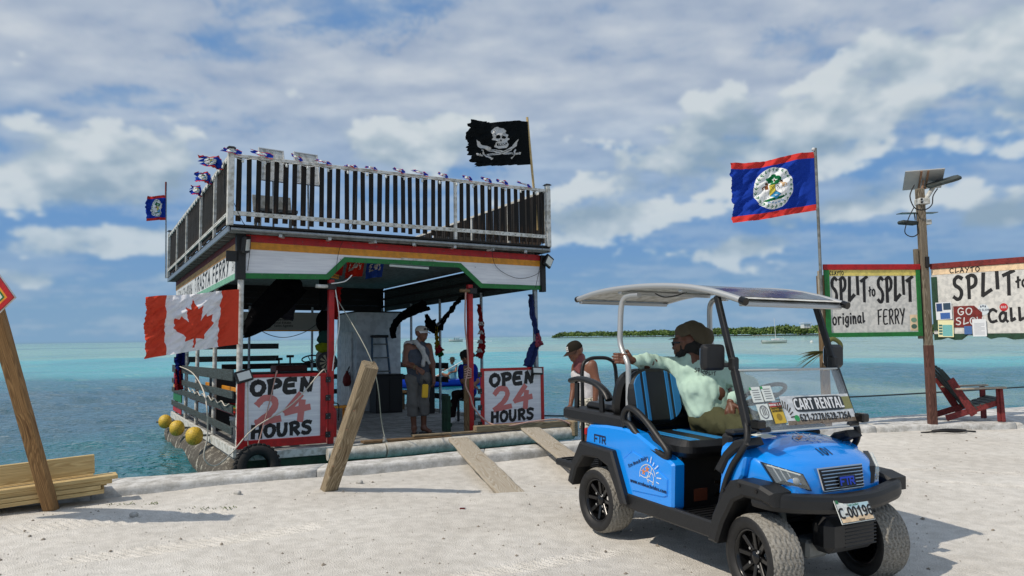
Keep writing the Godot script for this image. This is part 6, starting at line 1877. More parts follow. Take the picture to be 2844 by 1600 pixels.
	var cards = [[-0.405, 0.245, 0.095, 0.105, "card_white"], [-0.30, 0.25, 0.095, 0.105, "card_white"], [-0.385, 0.125, 0.105, 0.11, "card_white"], [-0.265, 0.115, 0.105, 0.14, "card_yellow"]]
	mat("card_white", c8(222, 228, 222), 0.5); mat("card_yellow", c8(206, 172, 52), 0.5)
	for i in 4:
		var q = cards[i]
		var cd = group_node("window_card", ws, Transform3D(Basis(Vector3.BACK, 0.02), Vector3(q[0], q[1], 0.0205)))
		box("paper", Vector3.ZERO, Vector3(q[2], q[3], 0.0015), M[q[4]], cd, 0.0003)
		if i == 3:
			box("heading", Vector3(0, 0.055, 0.001), Vector3(q[2], 0.03, 0.002), M.red, cd, 0.0003)
			print_text("lettering", "RENTAL CART", 0.014, M.print_white, cd, Vector3(0, 0.055, 0.0025))
			print_text("lettering", "INSPECTED", 0.014, M.paint_black, cd, Vector3(0, 0.03, 0.0015)); print_text("lettering", "APPROVED", 0.014, M.paint_black, cd, Vector3(0, 0.012, 0.0015))
			plate("seal", disc_poly(0, -0.028, 0.024, 0.024, 20), 0.0005, 0.0018, mat("seal_dark", c8(150, 122, 36), 0.6), cd)
		elif i == 2:
			st = st_new()
			var ar = []
			for k in 13: ar.append(Vector2(cos(TAU * k / 12) * 0.036, sin(TAU * k / 12) * 0.042))
			add_stroke(st, ar, 0.008, 0.0015)
			for k in 3: add_stroke(st, [Vector2(-0.012 + k * 0.014, 0.03), Vector2(-0.012 + k * 0.014, -0.02)], 0.008, 0.0016)
			obj("round_mark", st, mat("print_grey2", c8(110, 112, 116), 0.6), cd)
		else:
			box("green_corner", Vector3(-0.04, 0.042, 0.0006), Vector3(0.016, 0.02, 0.002), M.phone_green, cd, 0.0003)
			for k in 5: box("text_line", Vector3(0.0, 0.03 - k * 0.016, 0.0006), Vector3(0.06, 0.005, 0.002), mat("print_grey2", c8(110, 112, 116), 0.6), cd, 0.0003)
	# steering wheel on its column, far side
	var sw = group_node("steering_wheel", CART, Transform3D(Basis(Vector3.BACK, deg_to_rad(32)), Vector3(1.02, 1.19, -0.23)))
	var ring = []
	for k in 33: ring.append(Vector3(0, 0, 0) + Vector3(cos(TAU * k / 32) * 0.165, 0, sin(TAU * k / 32) * 0.175))
	st = st_new(true)
	add_tube(st, ring, 0.016, 8, false)
	obj("rim", st, M.black_plastic, sw)
	for k in 3:
		var a = TAU * k / 3 + 0.5
		bar("spoke", Vector3(cos(a) * 0.03, -0.01, sin(a) * 0.03), Vector3(cos(a) * 0.16, 0, sin(a) * 0.17), 0.014, 0.05, M.black_plastic, sw, 0.005)
	rod("boss", Vector3(0, -0.03, 0), Vector3(0, 0.01, 0), 0.06, M.black_plastic, sw)
	rod("column", Vector3(1.03, 1.17, -0.23), Vector3(1.30, 0.84, -0.23), 0.03, M.black_plastic, CART)
	hose("roof_cable", [Vector3(0.55, 1.95, 0.43), Vector3(0.66, 1.92, 0.44), Vector3(0.80, 1.925, 0.44), Vector3(0.92, 1.95, 0.44)], 0.005, M.wire, CART)
	box("registration_slip", Vector3(1.50, 0.972, 0.28), Vector3(0.10, 0.004, 0.16), M.card_white, CART, 0.001, Vector3(0, 15, -8))

func ftr(st, o: Vector2, h: float, w: float, z: float):
	var k = 0
	for s in [[0.0, 0.0, 0.0, 1.0], [0.0, 1.0, 0.8, 1.0], [0.0, 0.48, 0.62, 0.48], [0.95, 1.0, 1.85, 1.0], [1.38, 1.0, 1.38, 0.0], [2.0, 0.0, 2.0, 1.0], [2.0, 1.0, 2.75, 1.0], [2.75, 1.0, 2.75, 0.5], [2.75, 0.5, 2.0, 0.5], [2.35, 0.5, 2.85, 0.0]]:
		add_stroke(st, [o + Vector2(s[0], s[1]) * h, o + Vector2(s[2], s[3]) * h], w, z + k * 0.0001)
		k += 1

func glass(key: String, alpha: float, tint := Color(0.86, 0.92, 0.92)) -> StandardMaterial3D:
	if M.has(key): return M[key]
	var m := StandardMaterial3D.new()
	m.transparency = BaseMaterial3D.TRANSPARENCY_ALPHA
	m.albedo_color = Color(tint.r, tint.g, tint.b, alpha)
	m.roughness = 0.03
	m.metallic_specular = 0.5
	M[key] = m
	return m

# ---------------------------------------------------------------- people: capsules blended into one skin, meshed as surface nets
# bones: [a, b, radius at a, radius at b]
func add_blend(st: SurfaceTool, bones: Array, cell: float, k: float, fold := 0.0, fseed := 1, cuts := []):
	var lo = Vector3(1e9, 1e9, 1e9); var hi = -lo
	for b in bones:
		var r = maxf(b[2], b[3]) + k * 0.5 + cell * 2.0 + fold
		for p in [b[0], b[1]]:
			lo = lo.min(p - Vector3.ONE * r); hi = hi.max(p + Vector3.ONE * r)
	var nx = int((hi.x - lo.x) / cell) + 2; var ny = int((hi.y - lo.y) / cell) + 2; var nz = int((hi.z - lo.z) / cell) + 2
	var g = PackedFloat32Array()
	g.resize(nx * ny * nz)
	g.fill(1.0)
	for b in bones:
		var a: Vector3 = b[0]; var ab: Vector3 = b[1] - b[0]
		var l2 = maxf(ab.length_squared(), 1e-9)
		var ra: float = b[2]; var rd: float = b[3] - b[2]
		var r = maxf(b[2], b[3]) + k + cell * 2.0 + fold
		var mn = (b[0].min(b[1]) - Vector3.ONE * r - lo) / cell; var mx = (b[0].max(b[1]) + Vector3.ONE * r - lo) / cell
		for iz in range(maxi(0, int(mn.z)), mini(nz, int(mx.z) + 1)):
			for iy in range(maxi(0, int(mn.y)), mini(ny, int(mx.y) + 1)):
				var row = (iz * ny + iy) * nx
				for ix in range(maxi(0, int(mn.x)), mini(nx, int(mx.x) + 1)):
					var p = Vector3(lo.x + ix * cell, lo.y + iy * cell, lo.z + iz * cell) - a
					var t = clampf(p.dot(ab) / l2, 0.0, 1.0)
					var d = (p - ab * t).length() - ra - rd * t
					var o = g[row + ix]
					var h = maxf(k - absf(o - d), 0.0) / k
					g[row + ix] = minf(o, d) - h * h * k * 0.25
	if fold > 0:
		var n = noise(fseed, 7.0, 3)
		for i in g.size():
			if absf(g[i]) < cell * 6.0:
				var ix = i % nx; var iy = (i / nx) % ny; var iz = i / (nx * ny)
				g[i] += n.get_noise_3d(ix * cell * 1.1 + iy * cell * 0.5, iy * cell * 0.6, iz * cell * 1.1) * fold
	for c in cuts:                       # cut off flat: hems and cuffs
		for i in g.size():
			if g[i] < cell * 4.0:
				var p = Vector3(lo.x + (i % nx) * cell, lo.y + ((i / nx) % ny) * cell, lo.z + (i / (nx * ny)) * cell)
				if p.distance_squared_to(c[0]) < c[2] * c[2]: g[i] = maxf(g[i], (p - c[0]).dot(c[1]))
	var vid = PackedInt32Array()
	vid.resize(g.size())
	vid.fill(-1)
	var vs = []
	var off = [0, 1, nx, nx + 1, nx * ny, nx * ny + 1, nx * ny + nx, nx * ny + nx + 1]
	var edges = [[0, 1], [2, 3], [4, 5], [6, 7], [0, 2], [1, 3], [4, 6], [5, 7], [0, 4], [1, 5], [2, 6], [3, 7]]
	var lim = cell * 3.2
	for iz in nz - 1:
		for iy in ny - 1:
			var row = (iz * ny + iy) * nx
			for ix in nx - 1:
				var i = row + ix
				if absf(g[i]) > lim: continue
				var m = 0
				for c in 8: if g[i + off[c]] < 0: m += 1
				if m == 0 or m == 8: continue
				var s = Vector3(); var n = 0
				for e in edges:
					var va = g[i + off[e[0]]]; var vb = g[i + off[e[1]]]
					if (va < 0) != (vb < 0):
						var t = va / (va - vb)
						var pa = Vector3(e[0] & 1, (e[0] >> 1) & 1, e[0] >> 2); var pb = Vector3(e[1] & 1, (e[1] >> 1) & 1, e[1] >> 2)
						s += pa.lerp(pb, t); n += 1
				vid[i] = vs.size()
				vs.append(lo + (Vector3(ix, iy, iz) + s / n) * cell)
	st.set_smooth_group(0)
	var step = [1, nx, nx * ny]
	for iz in range(1, nz - 1):
		for iy in range(1, ny - 1):
			var row = (iz * ny + iy) * nx
			for ix in range(1, nx - 1):
				var i = row + ix
				if absf(g[i]) > lim: continue
				for ax in 3:
					var j = i + step[ax]
					if (g[i] < 0) == (g[j] < 0): continue
					var u = step[(ax + 1) % 3]; var v = step[(ax + 2) % 3]
					var a = vid[i]; var b = vid[i - u]; var c = vid[i - u - v]; var d = vid[i - v]
					if a < 0 or b < 0 or c < 0 or d < 0: continue
					if g[i] < 0: quad(st, vs[a], vs[b], vs[c], vs[d])
					else: quad(st, vs[d], vs[c], vs[b], vs[a])

func head_bones(c: Vector3, f: Vector3, u: Vector3, s := 1.0) -> Array:
	var r = f.cross(u).normalized()
	var q = func(a, b, d): return c + (f * a + u * b + r * d) * s
	var out = [[q.call(-0.025, 0.03, 0), q.call(0.012, 0.032, 0), 0.092 * s, 0.088 * s], [q.call(0.03, 0.0, 0), q.call(0.036, -0.055, 0), 0.066 * s, 0.054 * s], [q.call(0.03, -0.06, 0), q.call(0.052, -0.092, 0), 0.05 * s, 0.032 * s],
		[q.call(0.094, 0.012, 0), q.call(0.112, -0.022, 0), 0.011 * s, 0.017 * s], [q.call(0.086, 0.034, -0.035), q.call(0.086, 0.034, 0.035), 0.016 * s, 0.016 * s], [q.call(0.09, -0.05, -0.02), q.call(0.09, -0.05, 0.02), 0.013 * s, 0.013 * s], [q.call(0.086, -0.066, -0.018), q.call(0.086, -0.066, 0.018), 0.014 * s, 0.014 * s],
		[q.call(0.06, -0.015, 0.045), q.call(0.06, -0.02, 0.045), 0.03 * s, 0.026 * s], [q.call(0.06, -0.015, -0.045), q.call(0.06, -0.02, -0.045), 0.03 * s, 0.026 * s]]
	for e in [-1, 1]: out.append([q.call(-0.008, 0.025, e * 0.09), q.call(-0.004, -0.025, e * 0.085), 0.018 * s, 0.012 * s])
	return out

# palm and five fingers: w wrist, d towards the fingers, n out of the back of the hand, curl 0 open .. 1 closed, side puts the thumb
func hand_bones(w: Vector3, d: Vector3, n: Vector3, curl: float, side: float, s := 1.0) -> Array:
	d = d.normalized(); n = (n - d * n.dot(d)).normalized()
	var r = d.cross(n) * side
	var out = [[w, w + d * 0.07 * s + r * 0.02 * s, 0.024 * s, 0.022 * s], [w, w + d * 0.07 * s - r * 0.02 * s, 0.024 * s, 0.021 * s]]
	var len = [0.075, 0.082, 0.077, 0.06]
	for i in 4:
		var base = w + d * 0.085 * s + r * (0.03 - i * 0.02) * s
		var p = base; var dir = d
		for k in 3:
			dir = (dir - n * curl * (0.7 + 0.3 * k) + r * (0.1 - i * 0.06) * 0.3).normalized()
			var q = p + dir * len[i] * [0.45, 0.32, 0.25][k] * s
			out.append([p, q, (0.0095 - k * 0.0008) * s, (0.009 - k * 0.001) * s])
			p = q
	var tp = w + d * 0.025 * s + r * 0.03 * s
	var tq = tp + (d * 0.5 + r * 0.8 - n * 0.3).normalized() * 0.04 * s
	out.append([tp, tq, 0.014 * s, 0.011 * s])
	out.append([tq, tq + (d * 0.85 + r * 0.1 - n * curl * 0.8).normalized() * 0.033 * s, 0.011 * s, 0.009 * s])
	return out

func limb(a, b, c, r0, r1, r2) -> Array: return [[a, b, r0, r1], [b, c, r1, r2]]

func torso_bones(J: Dictionary, fat := 0.0) -> Array:
	var ch = (J.shl + J.shr) * 0.5
	var side = (J.shl - J.shr)
	var lo = J.pelvis
	var mid = ch.lerp(lo, 0.5)
	var hs = (J.hipl - J.hipr)
	return [[J.shr.lerp(ch, 0.3) + Vector3(0, -0.05, 0), J.shl.lerp(ch, 0.3) + Vector3(0, -0.05, 0), 0.085, 0.085],
		[ch - side * 0.22 + Vector3(0, -0.14, 0), mid - side * 0.17, 0.108, 0.10 + fat], [ch + side * 0.22 + Vector3(0, -0.14, 0), mid + side * 0.17, 0.108, 0.10 + fat],
		[mid - side * 0.17, lo - hs * 0.25, 0.10 + fat, 0.108], [mid + side * 0.17, lo + hs * 0.25, 0.10 + fat, 0.108], [ch + Vector3(0, -0.02, 0), J.neck, 0.075, 0.055]]

func grow(b: Array, e: float) -> Array:
	var o = []
	for q in b: o.append([q[0], q[1], q[2] + e, q[3] + e])
	return o

func eyes(parent: Node, c: Vector3, f: Vector3, u: Vector3, s := 1.0):
	var r = f.cross(u).normalized()
	for e in [-1, 1]:
		var o = put("eye", mesh_ball(0.013 * s), flatc("eye_white", 210, 206, 200, 0.3), parent, Transform3D(Basis(), c + (f * 0.082 + u * 0.012 + r * e * 0.033) * s))
		put("pupil", mesh_ball(0.007 * s), flatc("eye_dark", 20, 14, 12, 0.2), o, Transform3D(Basis(), f * 0.0085 * s))

func mesh_ball(r: float) -> Mesh:
	var key = "ball%.4f" % r
	if not mesh_cache.has(key):
		var st = st_new(true)
		var prof = []
		for k in 9: prof.append(Vector2(maxf(0.0001, r * cos(PI * (k / 8.0 - 0.5))), r * sin(PI * (k / 8.0 - 0.5))))
		add_lathe(st, prof, 12)
		mesh_cache[key] = done(st)
	return mesh_cache[key]

# cap: dome over the skull and a curved peak
func cap(parent: Node, called: String, c: Vector3, f: Vector3, u: Vector3, m: Material, peak_m: Material, peak := 0.085, tall := 0.095):
	var r = f.cross(u).normalized()
	var st = st_new(true)
	var rings = []
	for i in 9:
		var a = PI * 0.5 * i / 8.0
		var ring = []
		for k in 24:
			var t = TAU * k / 24
			var rad = 0.105 * pow(cos(a), 0.75) if i < 8 else 0.002
			ring.append(c + r * cos(t) * rad * 0.98 + f * (sin(t) * rad * 1.12 - 0.008) + u * (0.045 + sin(a) * tall))
		rings.append(ring)
	add_loft(st, rings, true, false, true)
	var h = obj(called, st, m, parent)
	var sh = sheet(14, 5, func(a, b):
		var t = lerpf(-1.0, 1.0, a)
		return c + r * sin(t * 1.25) * (0.102 + b * 0.005) + f * (cos(t * 1.25) * 0.112 + b * peak * (0.35 + 0.65 * cos(t * 1.3)) - 0.008) + u * (0.05 - b * 0.018 - 0.018 * t * t * b))
	obj("peak", sh, peak_m, h)
	return h

func cloth_m(key, r, g, b) -> StandardMaterial3D:
	return mat(key, c8(r, g, b), 0.95, "speck", 14.0, "n_mid", 0.35, 0.0, 0.2)

func person(called_label: String, at: Transform3D) -> Node3D:
	var t = thing("person", called_label, "person")
	t.transform = at
	return t

func build_people():
	mat("skin_dark", c8(92, 60, 46), 0.55, "patch", 6.0, "n_fine", 0.15)
	mat("skin_deep", c8(100, 62, 44), 0.5, "patch", 6.0, "n_fine", 0.15)
	mat("skin_tan", c8(140, 92, 66), 0.55, "patch", 6.0, "n_fine", 0.15)
	mat("hair", c8(20, 17, 16), 0.8, "speck", 30.0, "n_fine", 1.0)
	# --- man standing in the ferry door
	var feet = fw(2.96, 0.1, -0.5)
	var t = person("man in grey vest and long grey shorts standing barefoot on the ferry deck in a white cap", Transform3D(Basis(), feet))
	t.set_meta("label", "man in grey vest and shorts with white cap standing in the ferry's doorway")
	var J = {shr = Vector3(-0.18, 1.42, 0.07), shl = Vector3(0.15, 1.42, -0.06), neck = Vector3(0.01, 1.50, 0.0), pelvis = Vector3(-0.01, 0.90, 0.0), hipr = Vector3(-0.10, 0.88, 0.04), hipl = Vector3(0.09, 0.88, -0.03)}
	var elr = Vector3(-0.21, 1.15, 0.10); var wrr = Vector3(-0.01, 1.075, 0.24); var ell = Vector3(0.215, 1.14, -0.03); var wrl = Vector3(0.245, 0.90, 0.05)
	var knr = Vector3(-0.10, 0.49, 0.07); var anr = Vector3(-0.085, 0.08, 0.03); var knl = Vector3(0.075, 0.49, 0.03); var anl = Vector3(0.065, 0.08, -0.03)
	var hc = Vector3(0.045, 1.625, 0.02); var hf = Vector3(0.78, -0.08, 0.62).normalized(); var hu = Vector3(0.06, 1, 0.0).normalized(); hu = (hu - hf * hu.dot(hf)).normalized()
	var st = st_new(true)
	var body = torso_bones(J, 0.02)
	body += limb(J.shr, elr, wrr, 0.062, 0.046, 0.03) + limb(J.shl, ell, wrl, 0.058, 0.044, 0.03)
	body += limb(J.hipr, knr, anr, 0.09, 0.062, 0.04) + limb(J.hipl, knl, anl, 0.09, 0.062, 0.04)
	body += [[anr, Vector3(-0.07, 0.035, 0.15), 0.04, 0.032], [anl, Vector3(0.18, 0.035, 0.06), 0.04, 0.032], [J.neck, hc, 0.058, 0.05]]
	add_blend(st, body, 0.015, 0.05)
	add_blend(st, head_bones(hc, hf, hu), 0.0075, 0.025)
	add_blend(st, hand_bones(wrr, Vector3(0.7, -0.45, 0.35), Vector3(-0.2, 0.3, 0.9), 0.35, 1.0), 0.006, 0.01)
	add_blend(st, hand_bones(wrl, Vector3(0.05, -1, 0.12), Vector3(0.9, 0, 0.3), 0.6, -1.0), 0.006, 0.01)
	obj("body", st, M.skin_deep, t)
	eyes(t, hc, hf, hu)
	st = st_new(true)
	add_blend(st, grow(torso_bones(J, 0.02), 0.014).slice(1) + [[J.shr.lerp(J.neck, 0.35) + Vector3(0, -0.03, 0), Vector3(-0.08, 1.3, 0.08), 0.05, 0.08], [J.shl.lerp(J.neck, 0.35) + Vector3(0, -0.03, 0), Vector3(0.08, 1.3, 0.04), 0.05, 0.08]], 0.016, 0.05, 0.02, 4)
	obj("vest", st, cloth_m("grey_vest", 74, 80, 92), t)
	st = st_new(true)
	add_blend(st, [[Vector3(-0.08, 0.90, 0.02), J.hipr, 0.135, 0.125], [Vector3(0.07, 0.90, 0.0), J.hipl, 0.135, 0.125], [J.hipr, knr, 0.112, 0.09], [knr, Vector3(-0.095, 0.22, 0.05), 0.09, 0.09], [J.hipl, knl, 0.108, 0.088], [knl, Vector3(0.07, 0.25, 0.01), 0.088, 0.088]], 0.014, 0.025, 0.022, 5, [[Vector3(0, 0.29, 0), Vector3(0.03, -1, 0), 0.45]])
	obj("shorts", st, cloth_m("grey_shorts", 104, 104, 104), t)
	# jersey slung over the shoulders and knotted
	st = st_new(true)
	add_blend(st, [[Vector3(-0.22, 1.30, 0.02), Vector3(-0.19, 1.44, 0.04), 0.05, 0.055], [Vector3(-0.19, 1.46, 0.02), Vector3(-0.03, 1.50, -0.02), 0.045, 0.05], [Vector3(-0.05, 1.49, 0.08), Vector3(0.07, 1.38, 0.15), 0.045, 0.04], [Vector3(0.07, 1.38, 0.15), Vector3(0.11, 1.25, 0.16), 0.042, 0.036], [Vector3(0.11, 1.25, 0.16), Vector3(0.08, 1.12, 0.16), 0.036, 0.03], [Vector3(0.12, 1.26, 0.15), Vector3(0.18, 1.15, 0.14), 0.034, 0.024], [Vector3(-0.23, 1.34, -0.04), Vector3(-0.25, 1.16, -0.04), 0.045, 0.035]], 0.013, 0.03, 0.02, 6)
	obj("slung_jersey", st, cloth_m("jersey", 176, 178, 180), t)
	var hat = cap(t, "cap", hc, hf, hu, cloth_m("cap_grey", 168, 166, 160), cloth_m("cap_white", 224, 226, 228))
	var hr = hf.cross(hu)
	for e in [-1, 1]:
		put("goggle_lens", mesh_ball(0.024), mat("shade_lens", c8(14, 22, 26), 0.05), hat, Transform3D(Basis.from_scale(Vector3(1, 0.75, 1)), hc + hf * 0.105 + hu * 0.088 + hr * e * 0.032))
	st = st_new()
	add_box(st, Vector3(0.115, 0.70, 0.17), Vector3(0.10, 0.22, 0.045), 0.015, Basis(Vector3.BACK, -0.06))
	obj("yellow_pouch", st, flatc("pouch_yellow", 206, 164, 34), t)
	hose("pouch_strap", [Vector3(0.10, 0.81, 0.16), Vector3(0.09, 0.88, 0.14), Vector3(0.14, 0.82, 0.17)], 0.009, M.black, t)
	for q in [[Vector3(-0.08, 0.0, 0.06), 0.25, 0.06], [Vector3(0.12, 0.0, 0.01), 0.25, 1.15]]:
		box("sandal", q[0] + Vector3(0, 0.008, 0.0), Vector3(0.10, 0.016, 0.26), M.rubber, t, 0.006, Vector3(0, rad_to_deg(q[2]), 0))
	var wb = st_new(true)
	add_tube(wb, [Vector3(-0.045, 1.09, 0.215), Vector3(-0.02, 1.078, 0.236)], 0.039, 12)
	obj("bracelet", wb, M.wood_mid, t)
	# --- boy sitting inside by the right door post, in ferry space turned to the world
	t = person("boy in blue shirt and white shoes sitting inside beside the right door post", Transform3D(F.transform.basis, fw(4.45, 0.1, -1.8)))
	J = {shr = Vector3(-0.12, 1.02, 0.10), shl = Vector3(0.20, 1.02, -0.02), neck = Vector3(0.02, 1.09, 0.02), pelvis = Vector3(0.10, 0.56, 0.0), hipr = Vector3(0.03, 0.53, 0.09), hipl = Vector3(0.14, 0.53, -0.07)}
	elr = Vector3(-0.12, 0.77, 0.16); wrr = Vector3(0.03, 0.69, 0.24); ell = Vector3(0.24, 0.76, 0.04); wrl = Vector3(0.08, 0.68, 0.16)
	knr = Vector3(-0.12, 0.55, 0.36); anr = Vector3(-0.12, 0.10, 0.34); knl = Vector3(-0.26, 0.53, 0.12); anl = Vector3(-0.34, 0.10, 0.14)
	hc = Vector3(-0.01, 1.20, 0.05); hf = Vector3(-0.55, -0.06, 0.83).normalized(); hu = Vector3.UP; hu = (hu - hf * hu.dot(hf)).normalized()
	st = st_new(true)
	body = torso_bones(J) + limb(J.shr, elr, wrr, 0.05, 0.04, 0.028) + limb(J.shl, ell, wrl, 0.05, 0.04, 0.028) + limb(J.hipr, knr, anr, 0.078, 0.055, 0.038) + limb(J.hipl, knl, anl, 0.078, 0.055, 0.038) + [[J.neck, hc, 0.05, 0.045]]
	add_blend(st, body, 0.018, 0.05)
	add_blend(st, head_bones(hc, hf, hu, 0.95), 0.008, 0.025)
	add_blend(st, hand_bones(wrr, Vector3(0.6, -0.3, 0.3), Vector3(0, 0.8, 0.5), 0.4, 1.0, 0.9), 0.006, 0.01)
	add_blend(st, hand_bones(wrl, Vector3(-0.7, -0.2, 0.4), Vector3(0, 0.8, 0.5), 0.4, -1.0, 0.9), 0.006, 0.01)
	obj("body", st, M.skin_tan, t)
	eyes(t, hc, hf, hu, 0.95)
	st = st_new(true)
	add_blend(st, grow(torso_bones(J), 0.016) + [[J.shr, J.shr.lerp(elr, 0.65), 0.068, 0.064], [J.shl, J.shl.lerp(ell, 0.65), 0.068, 0.064]], 0.017, 0.04, 0.02, 8)
	obj("shirt", st, cloth_m("royal_blue", 26, 44, 150), t)
	st = st_new(true)
	add_blend(st, [[J.pelvis, J.hipr, 0.12, 0.1], [J.pelvis, J.hipl, 0.12, 0.1], [J.hipr, knr, 0.094, 0.074], [knr, anr + Vector3(0, 0.06, 0), 0.074, 0.058], [J.hipl, knl, 0.094, 0.074], [knl, anl + Vector3(0, 0.06, 0), 0.074, 0.058]], 0.017, 0.04, 0.02, 9)
	obj("trousers", st, cloth_m("dark_trousers", 40, 30, 30), t)
	st = st_new(true)
	add_blend(st, [[hc + hf * -0.03 + hu * 0.045, hc + hf * 0.02 + hu * 0.06, 0.102, 0.098], [hc + hf * 0.06 + hu * 0.075, hc + hf * 0.03 + hu * 0.09, 0.045, 0.06]], 0.011, 0.03, 0.03, 10)
	obj("hair", st, M.hair, t)
	for a in [anr, anl]:
		st = st_new(true)
		add_blend(st, [[a + Vector3(0.02, -0.05, -0.03), a + Vector3(-0.10, -0.055, 0.10), 0.05, 0.042], [a + Vector3(0, -0.01, 0), a + Vector3(0.0, -0.04, 0), 0.045, 0.05]], 0.011, 0.02)
		obj("shoe", st, flatc("shoe_white", 214, 214, 214), t)
	var s2 = on_ferry("black_stool", "black box stool under the boy in the blue shirt", "stool", Vector3(4.56, 0.1, -1.82))
	box("seat", Vector3(0, 0.42, 0), Vector3(0.42, 0.05, 0.4), M.black, s2, 0.015)
	for k in 4: bar("leg", Vector3(-0.17 + 0.34 * (k % 2), 0, -0.16 + 0.32 * (k / 2)), Vector3(-0.17 + 0.34 * (k % 2), 0.4, -0.16 + 0.32 * (k / 2)), 0.04, 0.04, M.black, s2)
	# --- young man behind the cart
	t = person("young man in white tank top, dark cap and pink neck scarf standing behind the cart", Transform3D(Basis(), Vector3(0.97, sand_h(0.97, -9.75), -9.75)))
	J = {shr = Vector3(-0.14, 1.27, -0.10), shl = Vector3(0.05, 1.30, 0.12), neck = Vector3(-0.08, 1.34, 0.02), pelvis = Vector3(0.02, 0.83, 0.0), hipr = Vector3(0.0, 0.80, -0.09), hipl = Vector3(0.03, 0.80, 0.08)}
	elr = Vector3(-0.17, 1.02, -0.12); wrr = Vector3(-0.23, 0.77, -0.02); ell = Vector3(0.10, 1.05, 0.18); wrl = Vector3(0.06, 0.80, 0.20)
	knr = Vector3(-0.02, 0.44, -0.08); anr = Vector3(0.02, 0.08, -0.08); knl = Vector3(0.02, 0.44, 0.09); anl = Vector3(0.06, 0.08, 0.09)
	hc = Vector3(-0.155, 1.45, 0.03); hf = Vector3(-0.72, -0.38, 0.55).normalized(); hu = Vector3(-0.25, 1, 0.05); hu = (hu - hf * hu.dot(hf)).normalized()
	st = st_new(true)
	body = torso_bones(J) + limb(J.shr, elr, wrr, 0.054, 0.042, 0.028) + limb(J.shl, ell, wrl, 0.058, 0.044, 0.029) + limb(J.hipr, knr, anr, 0.082, 0.056, 0.038) + limb(J.hipl, knl, anl, 0.082, 0.056, 0.038) + [[J.neck, hc, 0.052, 0.048], [anr, anr + Vector3(-0.15, -0.045, 0.02), 0.038, 0.03], [anl, anl + Vector3(-0.15, -0.045, 0.02), 0.038, 0.03]]
	add_blend(st, body, 0.015, 0.045)
	add_blend(st, head_bones(hc, hf, hu), 0.0075, 0.025)
	add_blend(st, hand_bones(wrr, Vector3(-0.1, -1, 0.1), Vector3(-0.2, 0, 0.9), 0.3, 1.0), 0.006, 0.01)
	add_blend(st, hand_bones(wrl, Vector3(-0.1, -1, 0.1), Vector3(0.3, 0, 0.9), 0.3, -1.0), 0.006, 0.01)
	obj("body", st, mat("skin_mid", c8(116, 74, 54), 0.5, "patch", 6.0, "n_fine", 0.15), t)
	eyes(t, hc, hf, hu)
	st = st_new(true)
	add_blend(st, grow(torso_bones(J), 0.013).slice(1, 5) + [[Vector3(-0.10, 1.30, -0.04), Vector3(-0.08, 1.14, -0.02), 0.05, 0.08], [Vector3(0.0, 1.32, 0.09), Vector3(0.0, 1.14, 0.06), 0.05, 0.09]], 0.015, 0.04, 0.022, 12)
	obj("tank_top", st, cloth_m("tank_white", 216, 216, 222), t)
	st = st_new(true)
	add_blend(st, [[J.pelvis, J.hipr, 0.125, 0.11], [J.pelvis, J.hipl, 0.125, 0.11], [J.hipr, knr, 0.11, 0.1], [J.hipl, knl, 0.11, 0.1]], 0.016, 0.03, 0.03, 13, [[Vector3(0, 0.46, 0), Vector3(0, -1, 0), 0.4]])
	var camo = ramp_tex(gray(noise(301, 0.03, 2), 256, 256), c8(58, 60, 52), c8(196, 192, 180), 0.42, 0.56)
	var cm := StandardMaterial3D.new()
	cm.albedo_texture = camo; cm.uv1_triplanar = true; cm.uv1_scale = Vector3.ONE * 3.0; cm.roughness = 0.95
	obj("shorts", st, cm, t)
	st = st_new(true)
	add_blend(st, [[J.neck + Vector3(0, -0.05, 0.02), hc + hu * -0.09 - hf * 0.02, 0.082, 0.078], [hc + hu * -0.075 - hf * 0.01, hc + hf * 0.035 - hu * 0.09, 0.075, 0.056], [J.neck + Vector3(-0.05, -0.08, 0.06), J.neck + Vector3(-0.04, -0.14, 0.1), 0.06, 0.03]], 0.012, 0.03, 0.02, 14)
	obj("neck_scarf", st, mat("scarf_pink", c8(122, 70, 72), 0.92, "scuff", 6.0, "n_mid", 0.4), t)
	hat = cap(t, "cap", hc, hf, hu, cloth_m("cap_dark", 46, 42, 36), cloth_m("cap_peak", 62, 48, 42), 0.09, 0.11)
	var cb = Basis(hf.cross(hu), hu, -hf.cross(hu).cross(hu) )
	st = st_new()
	var lx = Transform3D(Basis(-hf.cross(hu) * -1.0, (hu - hf * 0.35).normalized(), hf.cross(hu).cross((hu - hf * 0.35).normalized())), hc + hf * 0.112 + hu * 0.095 + hf.cross(hu) * 0.0)
	add_stroke(st, [Vector2(-0.012, 0.028), Vector2(-0.012, -0.028)], 0.012, 0.004, 0.0, lx)
	add_stroke(st, [Vector2(-0.02, 0.028), Vector2(0.012, 0.026), Vector2(0.018, 0.012), Vector2(-0.005, 0.001)], 0.010, 0.0042, 0.0, lx)
	add_stroke(st, [Vector2(-0.008, 0.0), Vector2(0.016, -0.004), Vector2(0.018, -0.024), Vector2(-0.02, -0.028)], 0.010, 0.0044, 0.0, lx)
	obj("cap_letter", st, M.white, hat)
	# --- driver, in cart space
	t = person("driver in pale mint long-sleeved shirt and big knitted hat sitting in the golf cart", CART.transform)
	J = {shr = Vector3(0.23, 1.37, 0.0), shl = Vector3(0.585, 1.36, -0.22), neck = Vector3(0.385, 1.43, -0.12), pelvis = Vector3(0.52, 0.96, -0.20), hipr = Vector3(0.52, 0.95, -0.11), hipl = Vector3(0.55, 0.95, -0.30)}
	elr = Vector3(0.225, 1.395, 0.25); wrr = Vector3(0.235, 1.415, 0.405); ell = Vector3(0.80, 1.23, -0.30); wrl = Vector3(0.815, 1.115, -0.10)
